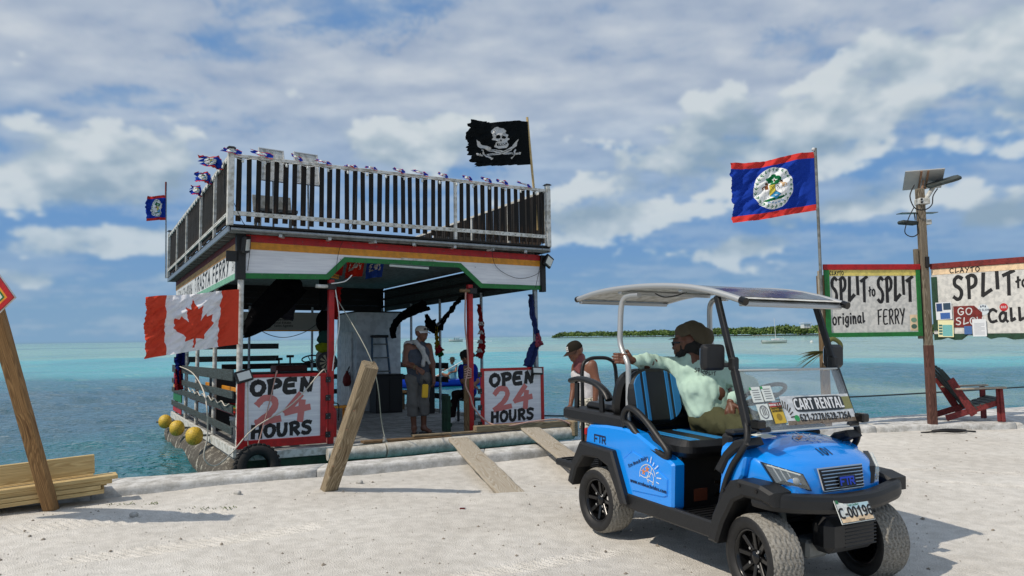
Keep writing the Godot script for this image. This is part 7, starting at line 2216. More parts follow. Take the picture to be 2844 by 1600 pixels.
	knr = Vector3(0.98, 0.93, -0.08); anr = Vector3(1.10, 0.48, -0.10); knl = Vector3(1.00, 0.93, -0.34); anl = Vector3(1.12, 0.48, -0.34)
	hc = Vector3(0.315, 1.545, -0.10); hf = Vector3(-0.90, -0.04, 0.43).normalized(); hu = Vector3(-0.05, 1, 0.02); hu = (hu - hf * hu.dot(hf)).normalized()
	st = st_new(true)
	body = torso_bones(J, 0.04) + limb(J.shr, elr, wrr, 0.062, 0.052, 0.034) + limb(J.shl, ell, wrl, 0.062, 0.05, 0.034) + limb(J.hipr, knr, anr, 0.1, 0.07, 0.045) + limb(J.hipl, knl, anl, 0.1, 0.07, 0.045) + [[J.neck, hc, 0.066, 0.06], [anr, Vector3(1.26, 0.42, -0.10), 0.042, 0.035], [anl, Vector3(1.28, 0.42, -0.34), 0.042, 0.035]]
	add_blend(st, body, 0.015, 0.05)
	add_blend(st, head_bones(hc, hf, hu, 1.05), 0.0065, 0.025)
	# right hand closed round the rear strut, left hand lying on the thigh by the wheel
	add_blend(st, hand_bones(Vector3(0.262, 1.418, 0.425), Vector3(-0.15, 0.15, 1), Vector3(0.95, 0.1, 0.1), 0.75, 1.0, 1.1), 0.0055, 0.01)
	add_blend(st, hand_bones(wrl, Vector3(0.25, -0.75, 0.35), Vector3(0.2, 0.35, 0.9), 0.25, -1.0, 1.1), 0.0055, 0.01)
	obj("body", st, M.skin_deep, t)
	eyes(t, hc, hf, hu, 1.05)
	st = st_new(true)
	var sh = grow(torso_bones(J, 0.035), 0.012)
	sh += [[J.shr, elr, 0.078, 0.060], [elr, Vector3(0.242, 1.412, 0.375), 0.058, 0.043], [J.shl, ell, 0.080, 0.064], [ell, ell.lerp(wrl, 0.86), 0.062, 0.046], [Vector3(0.50, 1.15, -0.10), Vector3(0.52, 1.02, -0.12), 0.145, 0.155]]
	add_blend(st, sh, 0.0125, 0.05, 0.030, 17)
	obj("shirt", st, cloth_m("mint", 200, 234, 222), t)
	st = st_new(true)
	add_blend(st, [[J.pelvis + Vector3(-0.02, -0.02, 0), J.hipr, 0.15, 0.12], [J.pelvis, J.hipl, 0.15, 0.12], [J.hipr, knr, 0.122, 0.095], [knr, anr + Vector3(0, 0.05, 0), 0.095, 0.075], [J.hipl, knl, 0.122, 0.095], [knl, anl + Vector3(0, 0.05, 0), 0.095, 0.075]], 0.0145, 0.05, 0.03, 18)
	obj("trousers", st, cloth_m("olive", 86, 88, 66), t)
	for a in [Vector3(1.14, 0.41, -0.10), Vector3(1.16, 0.41, -0.34)]:
		st = st_new(true)
		add_blend(st, [[a, a + Vector3(0.15, -0.005, 0), 0.05, 0.042], [a + Vector3(-0.03, 0.04, 0), a, 0.05, 0.05]], 0.012, 0.02)
		obj("shoe", st, M.rubber, t)
	st = st_new(true)
	add_blend(st, [[hc + hf * 0.045 - hu * 0.07, hc + hf * 0.06 - hu * 0.135, 0.055, 0.04], [hc + hf.cross(hu) * 0.06 - hu * 0.05, hc + hf * 0.05 - hu * 0.10, 0.03, 0.05], [hc - hf.cross(hu) * 0.06 - hu * 0.05, hc + hf * 0.05 - hu * 0.10, 0.03, 0.05]], 0.008, 0.03, 0.012, 20)
	obj("beard", st, M.hair, t)
	st = st_new(true)
	add_blend(st, [[hc - hf * 0.10 - hu * 0.03, hc - hf * 0.07 - hu * 0.14, 0.06, 0.05], [hc - hf * 0.02 + hu * 0.0, hc - hf * 0.09 - hu * 0.02, 0.094, 0.08]], 0.009, 0.03, 0.02, 21)
	obj("hair", st, M.hair, t)
	# tam: full crown sagging backwards, pale band, short peak
	st = st_new(true)
	add_blend(st, [[hc + hf * 0.03 + hu * 0.10, hc - hf * 0.04 + hu * 0.10, 0.074, 0.092], [hc - hf * 0.05 + hu * 0.098, hc - hf * 0.145 + hu * 0.06, 0.092, 0.084]], 0.009, 0.05, 0.014, 22, [[hc + hf * 0.05 + hu * 0.045, (hf * -0.35 - hu).normalized(), 0.16]])
	var tam = obj("knitted_hat", st, mat("tam_olive", c8(82, 74, 58), 0.95, "scuff", 9.0, "n_mid", 1.0), t)
	st = st_new(true)
	var band = []
	for k in 17:
		var a = PI * k / 16.0
		band.append(hc - hf * (0.045 + 0.13 * k / 16.0 * 1.0) + hu * (0.055 + 0.155 * sin(PI * (0.42 + 0.58 * k / 16.0)) - 0.03) + hf.cross(hu) * (0.02 + 0.088 * sin(a * 0.9 + 0.3)))
	add_tube(st, smooth_path(band, 2), 0.011, 6)
	obj("hat_band", st, mat("band_grey", c8(126, 120, 104), 0.95, "speck", 14.0), tam)
	var pk = sheet(14, 4, func(a, b):
		var q = lerpf(-1.0, 1.0, a)
		return hc + hf.cross(hu) * sin(q * 1.2) * 0.098 + hf * (cos(q * 1.2) * 0.108 + b * 0.065 * cos(q * 1.2)) + hu * (0.062 - b * 0.014))
	obj("peak", pk, M.tam_olive, tam)
	st = st_new()
	for e in [-1, 1]: add_box(st, hc + hf * 0.105 + hu * 0.012 + hf.cross(hu) * e * 0.036, Vector3(0.012, 0.036, 0.056), 0.005, Basis(hf, hu, hf.cross(hu)))
	for e in [-1, 1]: add_box(st, hc + hf * 0.045 + hu * 0.02 + hf.cross(hu) * e * 0.092, Vector3(0.11, 0.012, 0.006), 0.002, Basis(hf, hu, hf.cross(hu)))
	add_box(st, hc + hf * 0.108 + hu * 0.016, Vector3(0.008, 0.008, 0.03), 0.002, Basis(hf, hu, hf.cross(hu)))
	obj("sunglasses", st, M.shade_lens, t)
	# print on the chest
	var cx = Transform3D(Basis(Vector3(0.86, 0.04, -0.5).normalized(), Vector3(-0.06, 0.97, 0.12).normalized(), Vector3(0.5, 0.0, 0.86).normalized()).orthonormalized(), Vector3(0.565, 1.315, -0.055))
	var pg = group_node("chest_print", t, cx)
	st = st_new()
	word(st, "SPLIT", Vector2(-0.075, 0.02), 0.02, 0.032, 0.006, 0.3, -0.1, 0.1, 0.0)
	word(st, "SPLIT", Vector2(-0.015, -0.008), 0.02, 0.032, 0.006, 0.3, 0.0, 0.1, 0.0)
	obj("lettering", st, M.paint_black, pg)

# ---------------------------------------------------------------- everything else on the shore and the water
func lettered(parent: Node, m: Material, text: String, org: Vector2, cw: float, ch: float, w: float, gap := 0.25, rise := 0.0, rough := 0.12, z := 0.0):
	var st = st_new()
	word(st, text, org, cw, ch, w, gap, rise, rough, z)
	obj("lettering", st, m, parent)

func board_sign(t: Node3D, w: float, h: float, top_m, band_m, side_m):
	box("panel", Vector3(w / 2, h / 2, 0), Vector3(w, h, 0.02), M.sign_white, t, 0.002)
	box("top_stripe", Vector3(w / 2, h - 0.035, 0.017), Vector3(w + 0.02, 0.09, 0.028), top_m, t, 0.004)
	box("name_band", Vector3(w / 2, h - 0.13, 0.0115), Vector3(w - 0.02, 0.095, 0.006), band_m, t, 0.001)

func build_signs():
	mat("sign_white", c8(212, 211, 206), 0.75, "patch", 1.4, "n_mid", 0.2)
	# first board: from the flag post to the lamp post
	var a = Vector3(5.04, 1.545, -12.02); var b = Vector3(6.70, 1.56, -12.22)
	var ang = -atan2(b.z - a.z, b.x - a.x)
	var t = thing("sign_board", "white hand-painted ferry sign with green sides, left of the lamp post", "sign", a, ang)
	var w = a.distance_to(b); var h = 1.17
	board_sign(t, w, h, M.red, M.yellow_pale, M.green)
	box("side_stripe", Vector3(0.045, h / 2 - 0.04, 0.0165), Vector3(0.09, h - 0.085, 0.026), M.green, t, 0.004)
	box("side_stripe", Vector3(w - 0.035, h / 2 - 0.04, 0.0165), Vector3(0.07, h - 0.085, 0.026), M.green, t, 0.004)
	box("bottom_stripe", Vector3(w / 2, 0.035, 0.0175), Vector3(w, 0.07, 0.026), M.green, t, 0.004)
	rng.seed = 21
	var st = st_new()
	lettered(t, M.paint_black, "CLAYTO", Vector2(0.10, h - 0.165), 0.033, 0.065, 0.010, 0.25, 0.0, 0.12, 0.016)
	lettered(t, M.paint_black, "SPLIT", Vector2(0.12, 0.56), 0.108, 0.40, 0.052, 0.34, 0.03, 0.1, 0.0115)
	lettered(t, M.paint_black, "to", Vector2(0.765, 0.66), 0.06, 0.15, 0.026, 0.15, 0.03, 0.1, 0.0115)
	lettered(t, M.paint_black, "SPLIT", Vector2(0.92, 0.56), 0.108, 0.40, 0.052, 0.34, 0.03, 0.1, 0.0115)
	lettered(t, M.paint_black, "original", Vector2(0.12, 0.20), 0.072, 0.17, 0.026, 0.18, 0.05, 0.14, 0.0115)
	lettered(t, M.paint_black, "FERRY", Vector2(0.90, 0.20), 0.083, 0.24, 0.024, 0.18, 0.03, 0.14, 0.0115)
	var ps = group_node("sticker", t, Transform3D(Basis(), Vector3(w - 0.14, 0.22, 0.0115)))
	box("paper", Vector3.ZERO, Vector3(0.13, 0.26, 0.002), M.cream, ps, 0.0005)
	for k in 2: plate("picture", disc_poly(0, 0.045 - k * 0.105, 0.05, 0.038, 24), 0.0, 0.003, flatc("pic_green%d" % k, 120 - k * 50, 150 - k * 50, 128 - k * 40), ps)
	# second board, coming towards the camera on the right
	var c = Vector3(6.88, 1.545, -12.18); var d = Vector3(8.62, 1.545, -10.24)
	ang = -atan2(d.z - c.z, d.x - c.x)
	t = thing("sign_board", "white hand-painted sign with dark red top rail, right of the lamp post", "sign", c, ang)
	w = c.distance_to(d) / 0.84; h = 1.17
	t.scale = Vector3(0.84, 1, 1)
	board_sign(t, w, h, M.red_old, M.cream, M.green_dark)
	box("side_stripe", Vector3(0.05, h / 2 - 0.06, 0.0165), Vector3(0.10, h - 0.3, 0.026), M.green_dark, t, 0.004)
	# ragged lower edge
	st = st_new()
	rng.seed = 22
	var pts = [0.0, 0.0]
	for i in 27: pts += [w * i / 26.0, -0.02 - rng.randf() * 0.06 + (0.05 if i in [5, 6, 7] else 0.0)]
	pts += [w, 0.03, 0.0, 0.03]
	plate("bottom_stripe", poly(pts.slice(2)), -0.008, 0.0145, M.green_dark, t)
	st = st_new()
	lettered(t, M.paint_black, "CLAYTO", Vector2(0.33, h - 0.165), 0.07, 0.075, 0.016, 0.25, 0.0, 0.12, 0.016)
	lettered(t, M.paint_black, "SPLIT", Vector2(0.37, 0.58), 0.175, 0.36, 0.06, 0.34, 0.05, 0.08, 0.0115)
	lettered(t, M.paint_black, "to", Vector2(1.40, 0.72), 0.10, 0.16, 0.035, 0.15, 0.03, 0.1, 0.0115)
	lettered(t, M.paint_black, "SPLIT", Vector2(1.68, 0.58), 0.17, 0.36, 0.06, 0.18, 0.05, 0.08, 0.0115)
	lettered(t, M.paint_black, "CallO", Vector2(0.93, 0.20), 0.15, 0.20, 0.045, 0.12, 0.03, 0.1, 0.0115)
	# notices stuck on it
	var papers = [["notice", 0.20, 0.40, 0.28, 0.28, "paper_white", "white notice with three photographs"], ["notice", 0.22, 0.115, 0.27, 0.27, "paper_map", "yellow-edged island map"], ["notice", 0.79, 0.12, 0.23, 0.27, "paper_white", "typed white letter"], ["notice", 0.60, 0.085, 0.13, 0.13, "paper_blue", "small colourful sticker"]]
	mat("paper_white", c8(218, 222, 226), 0.6); mat("paper_map", c8(226, 222, 176), 0.6); mat("paper_blue", c8(70, 110, 170), 0.6, "scuff", 14.0)
	var i = 0
	for q in papers:
		i += 1
		var g = group_node("notice", t, Transform3D(Basis(Vector3.BACK, [0.02, -0.02, 0.01, 0.0][i - 1]), Vector3(q[1], q[2], 0.032 + i * 0.002)))
		g.set_meta("label", q[6])
		box("paper", Vector3.ZERO, Vector3(q[3], q[4], 0.002), M[q[5]], g, 0.0005)
		if i == 1:
			for e in [[-0.075, 0.06, 0.10, 0.13, 40, 70, 120], [0.06, 0.07, 0.13, 0.11, 48, 74, 96], [0.02, -0.08, 0.17, 0.10, 60, 104, 176]]:
				box("photograph", Vector3(e[0], e[1], 0.0015), Vector3(e[2], e[3], 0.002), mat("photo%d" % int(e[4] + e[2] * 100), c8(e[4], e[5], e[6]), 0.5, "scuff", 10.0), g, 0.0005)
		elif i == 2:
			box("map_field", Vector3(0.03, -0.03, 0.0015), Vector3(0.17, 0.18, 0.002), mat("map_teal", c8(120, 190, 190), 0.5, "scuff", 7.0), g, 0.0005)
			for k in 4: box("map_picture", Vector3(-0.09, 0.05 - k * 0.045, 0.0016), Vector3(0.06, 0.03, 0.002), mat("map_pic", c8(60, 110, 110), 0.5, "scuff", 14.0), g, 0.0005)
		elif i == 3:
			for k in 11: box("text_line", Vector3(-0.03 if k % 4 == 3 else 0.0, 0.07 - k * 0.017, 0.0012), Vector3(0.12 if k % 4 == 3 else 0.17, 0.004, 0.002), mat("text_grey", c8(130, 134, 146), 0.7), g, 0.0003)
	var gs = group_node("go_slow_panel", t, Transform3D(Basis(), Vector3(0.60, 0.30, 0.0115)))
	plate("field", poly([-0.24, -0.17, 0.24, -0.17, 0.24, 0.06, 0.11, 0.17, -0.24, 0.17]), 0.0, 0.006, M.red_old, gs)
	st = st_new()
	lettered(gs, M.white, "GO", Vector2(-0.17, 0.03), 0.11, 0.11, 0.018, 0.25, 0.0, 0.08, 0.0075)
	lettered(gs, M.white, "SLOW", Vector2(-0.21, -0.125), 0.10, 0.11, 0.018, 0.2, 0.0, 0.08, 0.0075)
	var rs = group_node("round_sticker", t, Transform3D(Basis(), Vector3(0.86, 0.40, 0.0115)))
	plate("paper", disc_poly(0, 0, 0.095, 0.085, 28), 0.0, 0.004, flatc("sticker_pale", 206, 216, 222), rs)
	print_text("lettering", "GO SLOW", 0.036, M.decal_dark, rs, Vector3(0, -0.005, 0.0045))
	for k in 3: box("hut_mark", Vector3(-0.035 + k * 0.035, 0.05 + (0.008 if k == 1 else 0.0), 0.0045), Vector3(0.02, 0.03, 0.002), M.decal_dark, rs, 0.0005)
	rs = group_node("round_sticker", t, Transform3D(Basis(), Vector3(1.19, 0.43, 0.0115)))
	plate("paper", disc_poly(0, 0, 0.065, 0.06, 28), 0.0, 0.004, flatc("sticker_red", 186, 32, 40), rs)
	print_text("lettering", "RRR", 0.036, M.white, rs, Vector3(0, 0, 0.0045))
	# lamp post
	t = thing("lamp_post", "tall grey timber post between the two signs with solar street lamps on top", "lamp post", Vector3(6.80, 0, -12.22))
	bar("post", Vector3(0, -0.05, 0), Vector3(-0.02, 3.98, 0), 0.108, 0.115, M.post_grey, t, 0.01, Vector3(0, 0, 1))
	bar("red_sleeve", Vector3(0.0, -0.05, 0.0), Vector3(-0.006, 1.40, 0.0), 0.116, 0.123, M.worn_red, t, 0.01, Vector3(0, 0, 1))
	bar("side_post", Vector3(-0.11, 1.5, -0.03), Vector3(-0.12, 2.98, -0.03), 0.07, 0.06, M.post_grey, t, 0.006, Vector3(0, 0, 1))
	bar("fixing", Vector3(0.0, 2.66, 0.08), Vector3(0.0, 2.84, 0.08), 0.06, 0.05, M.black, t, 0.006, Vector3(0, 0, 1))
	var pn = group_node("panel_frame", t, Transform3D(Basis(Vector3.UP, -0.35) * Basis(Vector3.RIGHT, deg_to_rad(-32)), Vector3(0.06, 4.140, -0.02)))
	box("panel", Vector3.ZERO, Vector3(0.58, 0.02, 0.46), M.alu, pn, 0.004)
	box("cells", Vector3(0, 0.013, 0), Vector3(0.55, 0.008, 0.43), M.solar_cell, pn, 0.001)
	for s in [-1, 1]: box("bracket", Vector3(s * 0.05, -0.018, 0), Vector3(0.03, 0.016, 0.44), mat("rusty", c8(150, 120, 96), 0.8, "rust", 6.0), pn, 0.003)
	rod("stem", Vector3(0.0, 3.910, 0.02), Vector3(0.05, 4.120, 0.0), 0.02, M.rusty, t)
	var hd = group_node("lamp_head", t, Transform3D(Basis(Vector3.UP, -0.35) * Basis(Vector3.BACK, deg_to_rad(14)) * Basis(Vector3.RIGHT, deg_to_rad(20)), Vector3(0.30, 4.060, 0.12)))
	plate("housing", poly([-0.24, -0.07, -0.2, -0.1, 0.2, -0.12, 0.26, -0.08, 0.26, 0.08, 0.2, 0.12, -0.2, 0.1, -0.24, 0.07]), -0.02, 0.035, M.slate, hd, Transform3D(Basis(Vector3.RIGHT, -PI / 2), Vector3.ZERO), 0.012)
	for k in 4: box("led_pane", Vector3(-0.06 + 0.15 * (k / 2), -0.024, -0.04 + 0.085 * (k % 2)), Vector3(0.135, 0.01, 0.075), M.lens, hd, 0.002)
	rod("arm", Vector3(0.04, 3.780, 0.04), Vector3(0.17, 4.000, 0.08), 0.035, M.white_dirty, t)
	box("arm_clamp", Vector3(0.0, 3.760, 0.02), Vector3(0.17, 0.10, 0.18), M.white_dirty, t, 0.008)
	for k in 2: rod("clamp_bolt", Vector3(-0.06, 3.785 - k * 0.05, 0.10), Vector3(-0.06, 3.785 - k * 0.05, 0.125), 0.018, M.black, t)
	bar("cross_plate", Vector3(-0.36, 3.580, -0.05), Vector3(0.28, 3.590, -0.1), 0.012, 0.16, M.galv, t)
	rod("small_stem", Vector3(-0.10, 3.460, -0.03), Vector3(-0.10, 3.580, -0.05), 0.012, M.galv, t)
	box("small_lamp", Vector3(-0.22, 3.420, -0.04), Vector3(0.30, 0.06, 0.16), M.slate, t, 0.02, Vector3(0, 10, -3))
	box("small_clamp", Vector3(0.07, 3.420, -0.02), Vector3(0.12, 0.08, 0.14), M.white_dirty, t, 0.008)
	hose("cable", [Vector3(-0.14, 4.030, 0.06), Vector3(-0.24, 3.840, 0.1), Vector3(-0.18, 3.640, 0.12), Vector3(-0.02, 3.610, 0.12), Vector3(0.10, 3.690, 0.12), Vector3(0.14, 3.840, 0.1), Vector3(0.22, 3.960, 0.1)], 0.010, M.wire, t)
	hose("cable", [Vector3(-0.18, 3.660, 0.1), Vector3(-0.26, 3.480, 0.06), Vector3(-0.31, 3.260, 0.02), Vector3(-0.2, 3.180, 0.02), Vector3(-0.09, 3.240, 0.02), Vector3(-0.09, 3.390, 0.0)], 0.009, M.wire, t)
	# flag post with the big flag
	t = thing("flag_post", "pale timber post carrying a grey pole behind the golf cart", "post", Vector3(5.02, 0, -12.06))
	bar("post", Vector3(0.0, -0.05, 0), Vector3(0.0, 2.55, 0), 0.12, 0.12, M.wood_mid, t, 0.01, Vector3(0, 0, 1))
	bar("pole_board", Vector3(-0.05, 1.62, 0.06), Vector3(-0.05, 2.62, 0.06), 0.06, 0.05, M.wood_grey, t, 0.006, Vector3(0, 0, 1))
	rod("pole", Vector3(-0.05, 2.0, 0.11), Vector3(-0.055, 4.62, 0.11), 0.024, M.galv_dull, t)
	put("ball", mesh_ball(0.03), M.white, t, Transform3D(Basis(), Vector3(-0.085, 4.60, 0.11)))
	t = thing("crest_flag", "large blue flag with red edges and round white crest flying from the grey pole", "flag", Vector3(5.02, 0, -12.06))
	obj("cloth", flag_sheet(Vector3(-0.08, 4.56, 0.11), Vector3(-0.07, 3.60, 0.11), Vector3(-1.42, -0.22, 0.16), 0.085, 0.0, 27, 0.03, 56, 60), M.cloth_belize, t)
	for y in [4.54, 3.62]: rod("tie", Vector3(-0.09, y, 0.11), Vector3(-0.03, y, 0.11), 0.006, M.rope, t)
	# dry palm leaves tied to the flag post
	t = thing("palm_bunch", "bunch of drying palm leaves tied to the flag post", "palm leaves", Vector3(4.97, 1.32, -11.9))
	rng.seed = 31
	for k in 16:
		var an = rng.randf_range(-0.6, 0.6); var l = rng.randf_range(0.25, 0.55)
		var dir = Vector3(-1.0, rng.randf_range(-0.55, 0.15), an * 0.6).normalized()
		var sh = sheet(8, 2, func(u, v): return dir * u * l + Vector3(0, -0.25 * u * u * l, 0) + Vector3(0, 0.6, 0.8) * (v - 0.5) * 0.035 * sin(PI * clampf(u * 0.9 + 0.1, 0, 1)) + Vector3(0, -0.006 * absf(v - 0.5), 0))
		var m = mat("palm_leaf%d" % (k % 2), [c8(92, 96, 48), c8(122, 112, 62)][k % 2], 0.8, "scuff", 8.0)
		m.cull_mode = BaseMaterial3D.CULL_DISABLED
		obj("leaf", sh, m, t)
	hose("curled_leaf", [Vector3(0.0, 0.12, 0.05), Vector3(0.1, 0.2, 0.06), Vector3(0.22, 0.12, 0.06), Vector3(0.2, -0.04, 0.05), Vector3(0.08, -0.05, 0.05)], 0.035, mat("palm_leaf0", c8(92, 96, 48)), t, 8)
	# rope along the wall top
	t = thing("wall_cable", "dark cable stretched low along the sea wall to the signs", "cable")
	hose("strand", [fw(5.2, 0.28, -0.2), Vector3(2.2, 0.28, -12.7), Vector3(4.0, 0.42, -13.3), Vector3(6.6, 0.47, -13.6), Vector3(9.6, 0.52, -14.4), Vector3(13, 0.55, -15.8)], 0.014, M.rope_dark, t, 5, 10)
	t = thing("coiled_cable", "tangle of dark cable lying at the foot of the lamp post", "cable", Vector3(6.75, 0.03, -11.85))
	hose("coil", [Vector3(-0.35, 0, 0.0), Vector3(-0.1, 0.03, 0.1), Vector3(0.15, 0.02, 0.12), Vector3(0.35, 0.03, 0.02), Vector3(0.1, 0.04, -0.06), Vector3(-0.2, 0.03, 0.05), Vector3(0.05, 0.05, 0.16), Vector3(0.45, 0.02, 0.1)], 0.014, M.wire, t)

func build_chair():
	var t = thing("beach_chair", "weathered red wooden beach chair facing right on the sea wall", "chair", Vector3(7.70, 0.118, -12.72), -0.12)
	t.scale = Vector3.ONE * 0.9
	for z in [0.27, -0.27]:
		# back leg and seat rail in one rising board, front leg, sloping back support
		bar("seat_rail", Vector3(-0.52, 0.06, z), Vector3(0.46, 0.37, z), 0.11, 0.035, M.chair_red, t, 0.006)
		bar("front_leg", Vector3(0.40, 0.0, z * 1.12), Vector3(0.40, 0.60, z * 1.12), 0.10, 0.035, M.chair_red, t, 0.006, Vector3(1, 0, 0))
		bar("front_leg", Vector3(0.44, 0.0, z * 1.26), Vector3(0.42, 0.60, z * 1.26), 0.06, 0.03, M.chair_red, t, 0.006, Vector3(1, 0, 0))
		bar("back_support", Vector3(-0.04, 0.12, z * 1.06), Vector3(-0.42, 0.78, z * 1.06), 0.13, 0.03, M.chair_red, t, 0.006, Vector3(1, 0, 0))
		bar("arm", Vector3(-0.36, 0.60, z * 1.22), Vector3(0.50, 0.625, z * 1.22), 0.03, 0.14, M.wood_grey, t, 0.008)
	for k in 5: bar("back_slat", Vector3(0.02, 0.22, -0.24 + k * 0.12), Vector3(-0.56, 1.02 - absf(k - 2) * 0.03, -0.24 + k * 0.12), 0.022, 0.10, M.slate, t, 0.004, Vector3(0.8, 0.6, 0))
	for k in 5:
		var f = 0.18 + k * 0.17
		bar("seat_slat", Vector3(-0.52 + 0.98 * (0.42 + f * 0.6) + 0.03, 0.06 + 0.31 * (0.42 + f * 0.6) + 0.065, -0.29), Vector3(-0.52 + 0.98 * (0.42 + f * 0.6) + 0.03, 0.06 + 0.31 * (0.42 + f * 0.6) + 0.065, 0.29), 0.02, 0.085, M.slate, t, 0.004, Vector3(-0.3, 0.95, 0))

func timber(called, label, cat, at: Vector3) -> Node3D: return thing(called, label, cat, at)

func build_timber():
	# new post leaning at the left with its arrow sign
	var base = Vector3(-4.50, -0.06, -7.38); var top = Vector3(-4.63, 2.6, -6.30)
	var t = thing("leaning_post", "new square timber post leaning at the left edge with an arrow sign on it", "post")
	var pt = Vector3(-4.40, 2.10, -6.25)
	beam("post", base, pt, 0.115, 0.115, M.wood_post, t, 401, 0.002, Vector3(0.2, 0, 1))
	var dirp = (pt - base).normalized()
	var org = Vector3(-4.065, 2.0, -6.10)
	var bs = Basis(Vector3(0.993, -0.02, 0.12).normalized(), Vector3.UP, Vector3(0, 0, 1)).orthonormalized()
	var sg = group_node("arrow_sign", t, Transform3D(bs * Basis(Vector3.BACK, -0.05), org))
	plate("board", poly([0.0, 0.0, -0.33, 0.36, -1.7, 0.36, -1.7, -0.30, -0.30, -0.30]), 0.0, 0.02, M.white_dirty, sg)
	plate("red_edge", poly([0.0, 0.0, -0.33, 0.36, -1.7, 0.36, -1.7, 0.315, -0.345, 0.315, -0.055, -0.003, -0.315, -0.258, -1.7, -0.258, -1.7, -0.30, -0.30, -0.30]), 0.021, 0.035, M.red, sg)
	plate("gold_edge", poly([-0.057, -0.003, -0.346, 0.314, -1.7, 0.314, -1.7, 0.296, -0.355, 0.296, -0.082, -0.003, -0.323, -0.241, -1.7, -0.241, -1.7, -0.257, -0.316, -0.257]), 0.021, 0.029, M.gold, sg)
	plate("green_edge", poly([-0.084, -0.003, -0.356, 0.295, -1.7, 0.295, -1.7, 0.28, -0.363, 0.28, -0.105, -0.003, -0.33, -0.226, -1.7, -0.226, -1.7, -0.24, -0.324, -0.24]), 0.021, 0.027, M.green, sg)
	# stack of new boards
	var pl = Vector3(-4.20, 0.10, -7.74)
	var dir = Vector3(-0.83, 0.0, 0.56).normalized()
	rng.seed = 41
	var nn = Vector3(dir.z, 0, -dir.x)
	if nn.z < 0: nn = -nn
	var lay = [[0.055, 0.0, 0.0], [0.055, 0.21, 0.02], [0.10, 0.02, -0.02], [0.10, 0.22, 0.05], [0.145, 0.0, 0.08], [0.145, 0.2, -0.05], [0.19, 0.03, 0.10], [0.19, 0.22, -0.1], [0.235, 0.08, 0.14]]
	var names = ["at the bottom, water side", "at the bottom, near side", "second layer, water side", "second layer, near side", "third layer, water side", "third layer, near side", "fourth layer, water side", "fourth layer, near side"]
	for i in 8:
		var q = lay[i]
		var p = pl + nn * (q[1] - 0.12) + dir * q[2] + Vector3(0, q[0] - 0.02, 0)
		var b = bar("plank", p, p + dir * (3.6 + rng.randf() * 0.2) + Vector3(0, -0.14, 0), 0.04, 0.19, M.wood_new, self, 0.004)
		tag(b, "new yellow plank in the stack by the leaning post, %s" % names[i], "plank", "new planks in the stack")
	var p9 = pl + nn * 0.06 + dir * 0.10 + Vector3(0, 0.30, 0)
	var b9 = bar("plank", p9, p9 + dir * 3.7 + Vector3(0, -0.14, 0), 0.19, 0.045, M.wood_new, self, 0.004)
	tag(b9, "wide new plank standing on edge along the top of the stack", "plank", "new planks in the stack")
	# old post leaning in the middle
	t = thing("old_post", "weathered square timber post leaning to the right in front of the ferry", "post")
	beam("post", Vector3(-2.06, -0.12, -8.22), Vector3(-1.455, 1.36, -7.62), 0.155, 0.155, M.wood_old, t, 402, 0.007, Vector3(0.6, 0, 1))
	for k in 4: rod("nail", Vector3(-1.95 + k * 0.09, 0.28 + k * 0.2, -8.03 + k * 0.08), Vector3(-1.90 + k * 0.09, 0.29 + k * 0.2, -7.93 + k * 0.08), 0.006, M.rusty, t)
	t = thing("stay_rope", "thin grey rope running from the ferry past the old post to a shackle", "rope")
	var sh = fw(2.02, 0.17, 0.42)
	hose("strand", [fw(1.45, 2.3, -0.2), Vector3(-2.0, 1.3, -10.6), sh + Vector3(-0.05, 0.25, 0.0), sh], 0.008, mat("cord", c8(150, 152, 140)), t)
	rod("shackle", sh + Vector3(-0.02, 0.02, 0), sh + Vector3(0.08, -0.15, 0.06), 0.022, M.galv_dull, t)
	put("shackle_ring", mesh_ball(0.035), M.galv_dull, t, Transform3D(Basis(), sh + Vector3(0, -0.04, 0.02)))
	# gangplanks
	var g1 = beam("gangplank", Vector3(-0.79, 0.20, -10.62), Vector3(0.03, -0.05, -7.72), 0.035, 0.30, M.wood_grey, self, 403, 0.002)
	tag(g1, "grey weathered plank sloping from the ferry to the sand, nearer one", "plank", "gangplanks")
	var g2 = beam("gangplank", Vector3(0.24, 0.27, -11.1), Vector3(1.0, -0.02, -8.2), 0.035, 0.29, M.wood_grey, self, 404, 0.002)
	tag(g2, "grey weathered plank sloping from the ferry behind the golf cart's rear", "plank", "gangplanks")
	var bl = box("timber_offcut", Vector3(0.82, 0.03, -9.75), Vector3(0.42, 0.05, 0.12), M.wood_mid, self, 0.006, Vector3(0, 24, 3))
	tag(bl, "short brown offcut lying on the sand under the second gangplank", "offcut")
	# scraps on the sand
	t = thing("bottle_cap_scrap", "small white and red scrap lying on the sand", "litter", Vector3(-0.5, sand_h(-0.5, -7.2) + 0.01, -7.2))
	box("white_half", Vector3(0, 0, 0), Vector3(0.06, 0.012, 0.03), M.white, t, 0.004); box("red_half", Vector3(0.0, 0.0, 0.018), Vector3(0.05, 0.014, 0.012), M.red_old, t, 0.003)
	rng.seed = 51
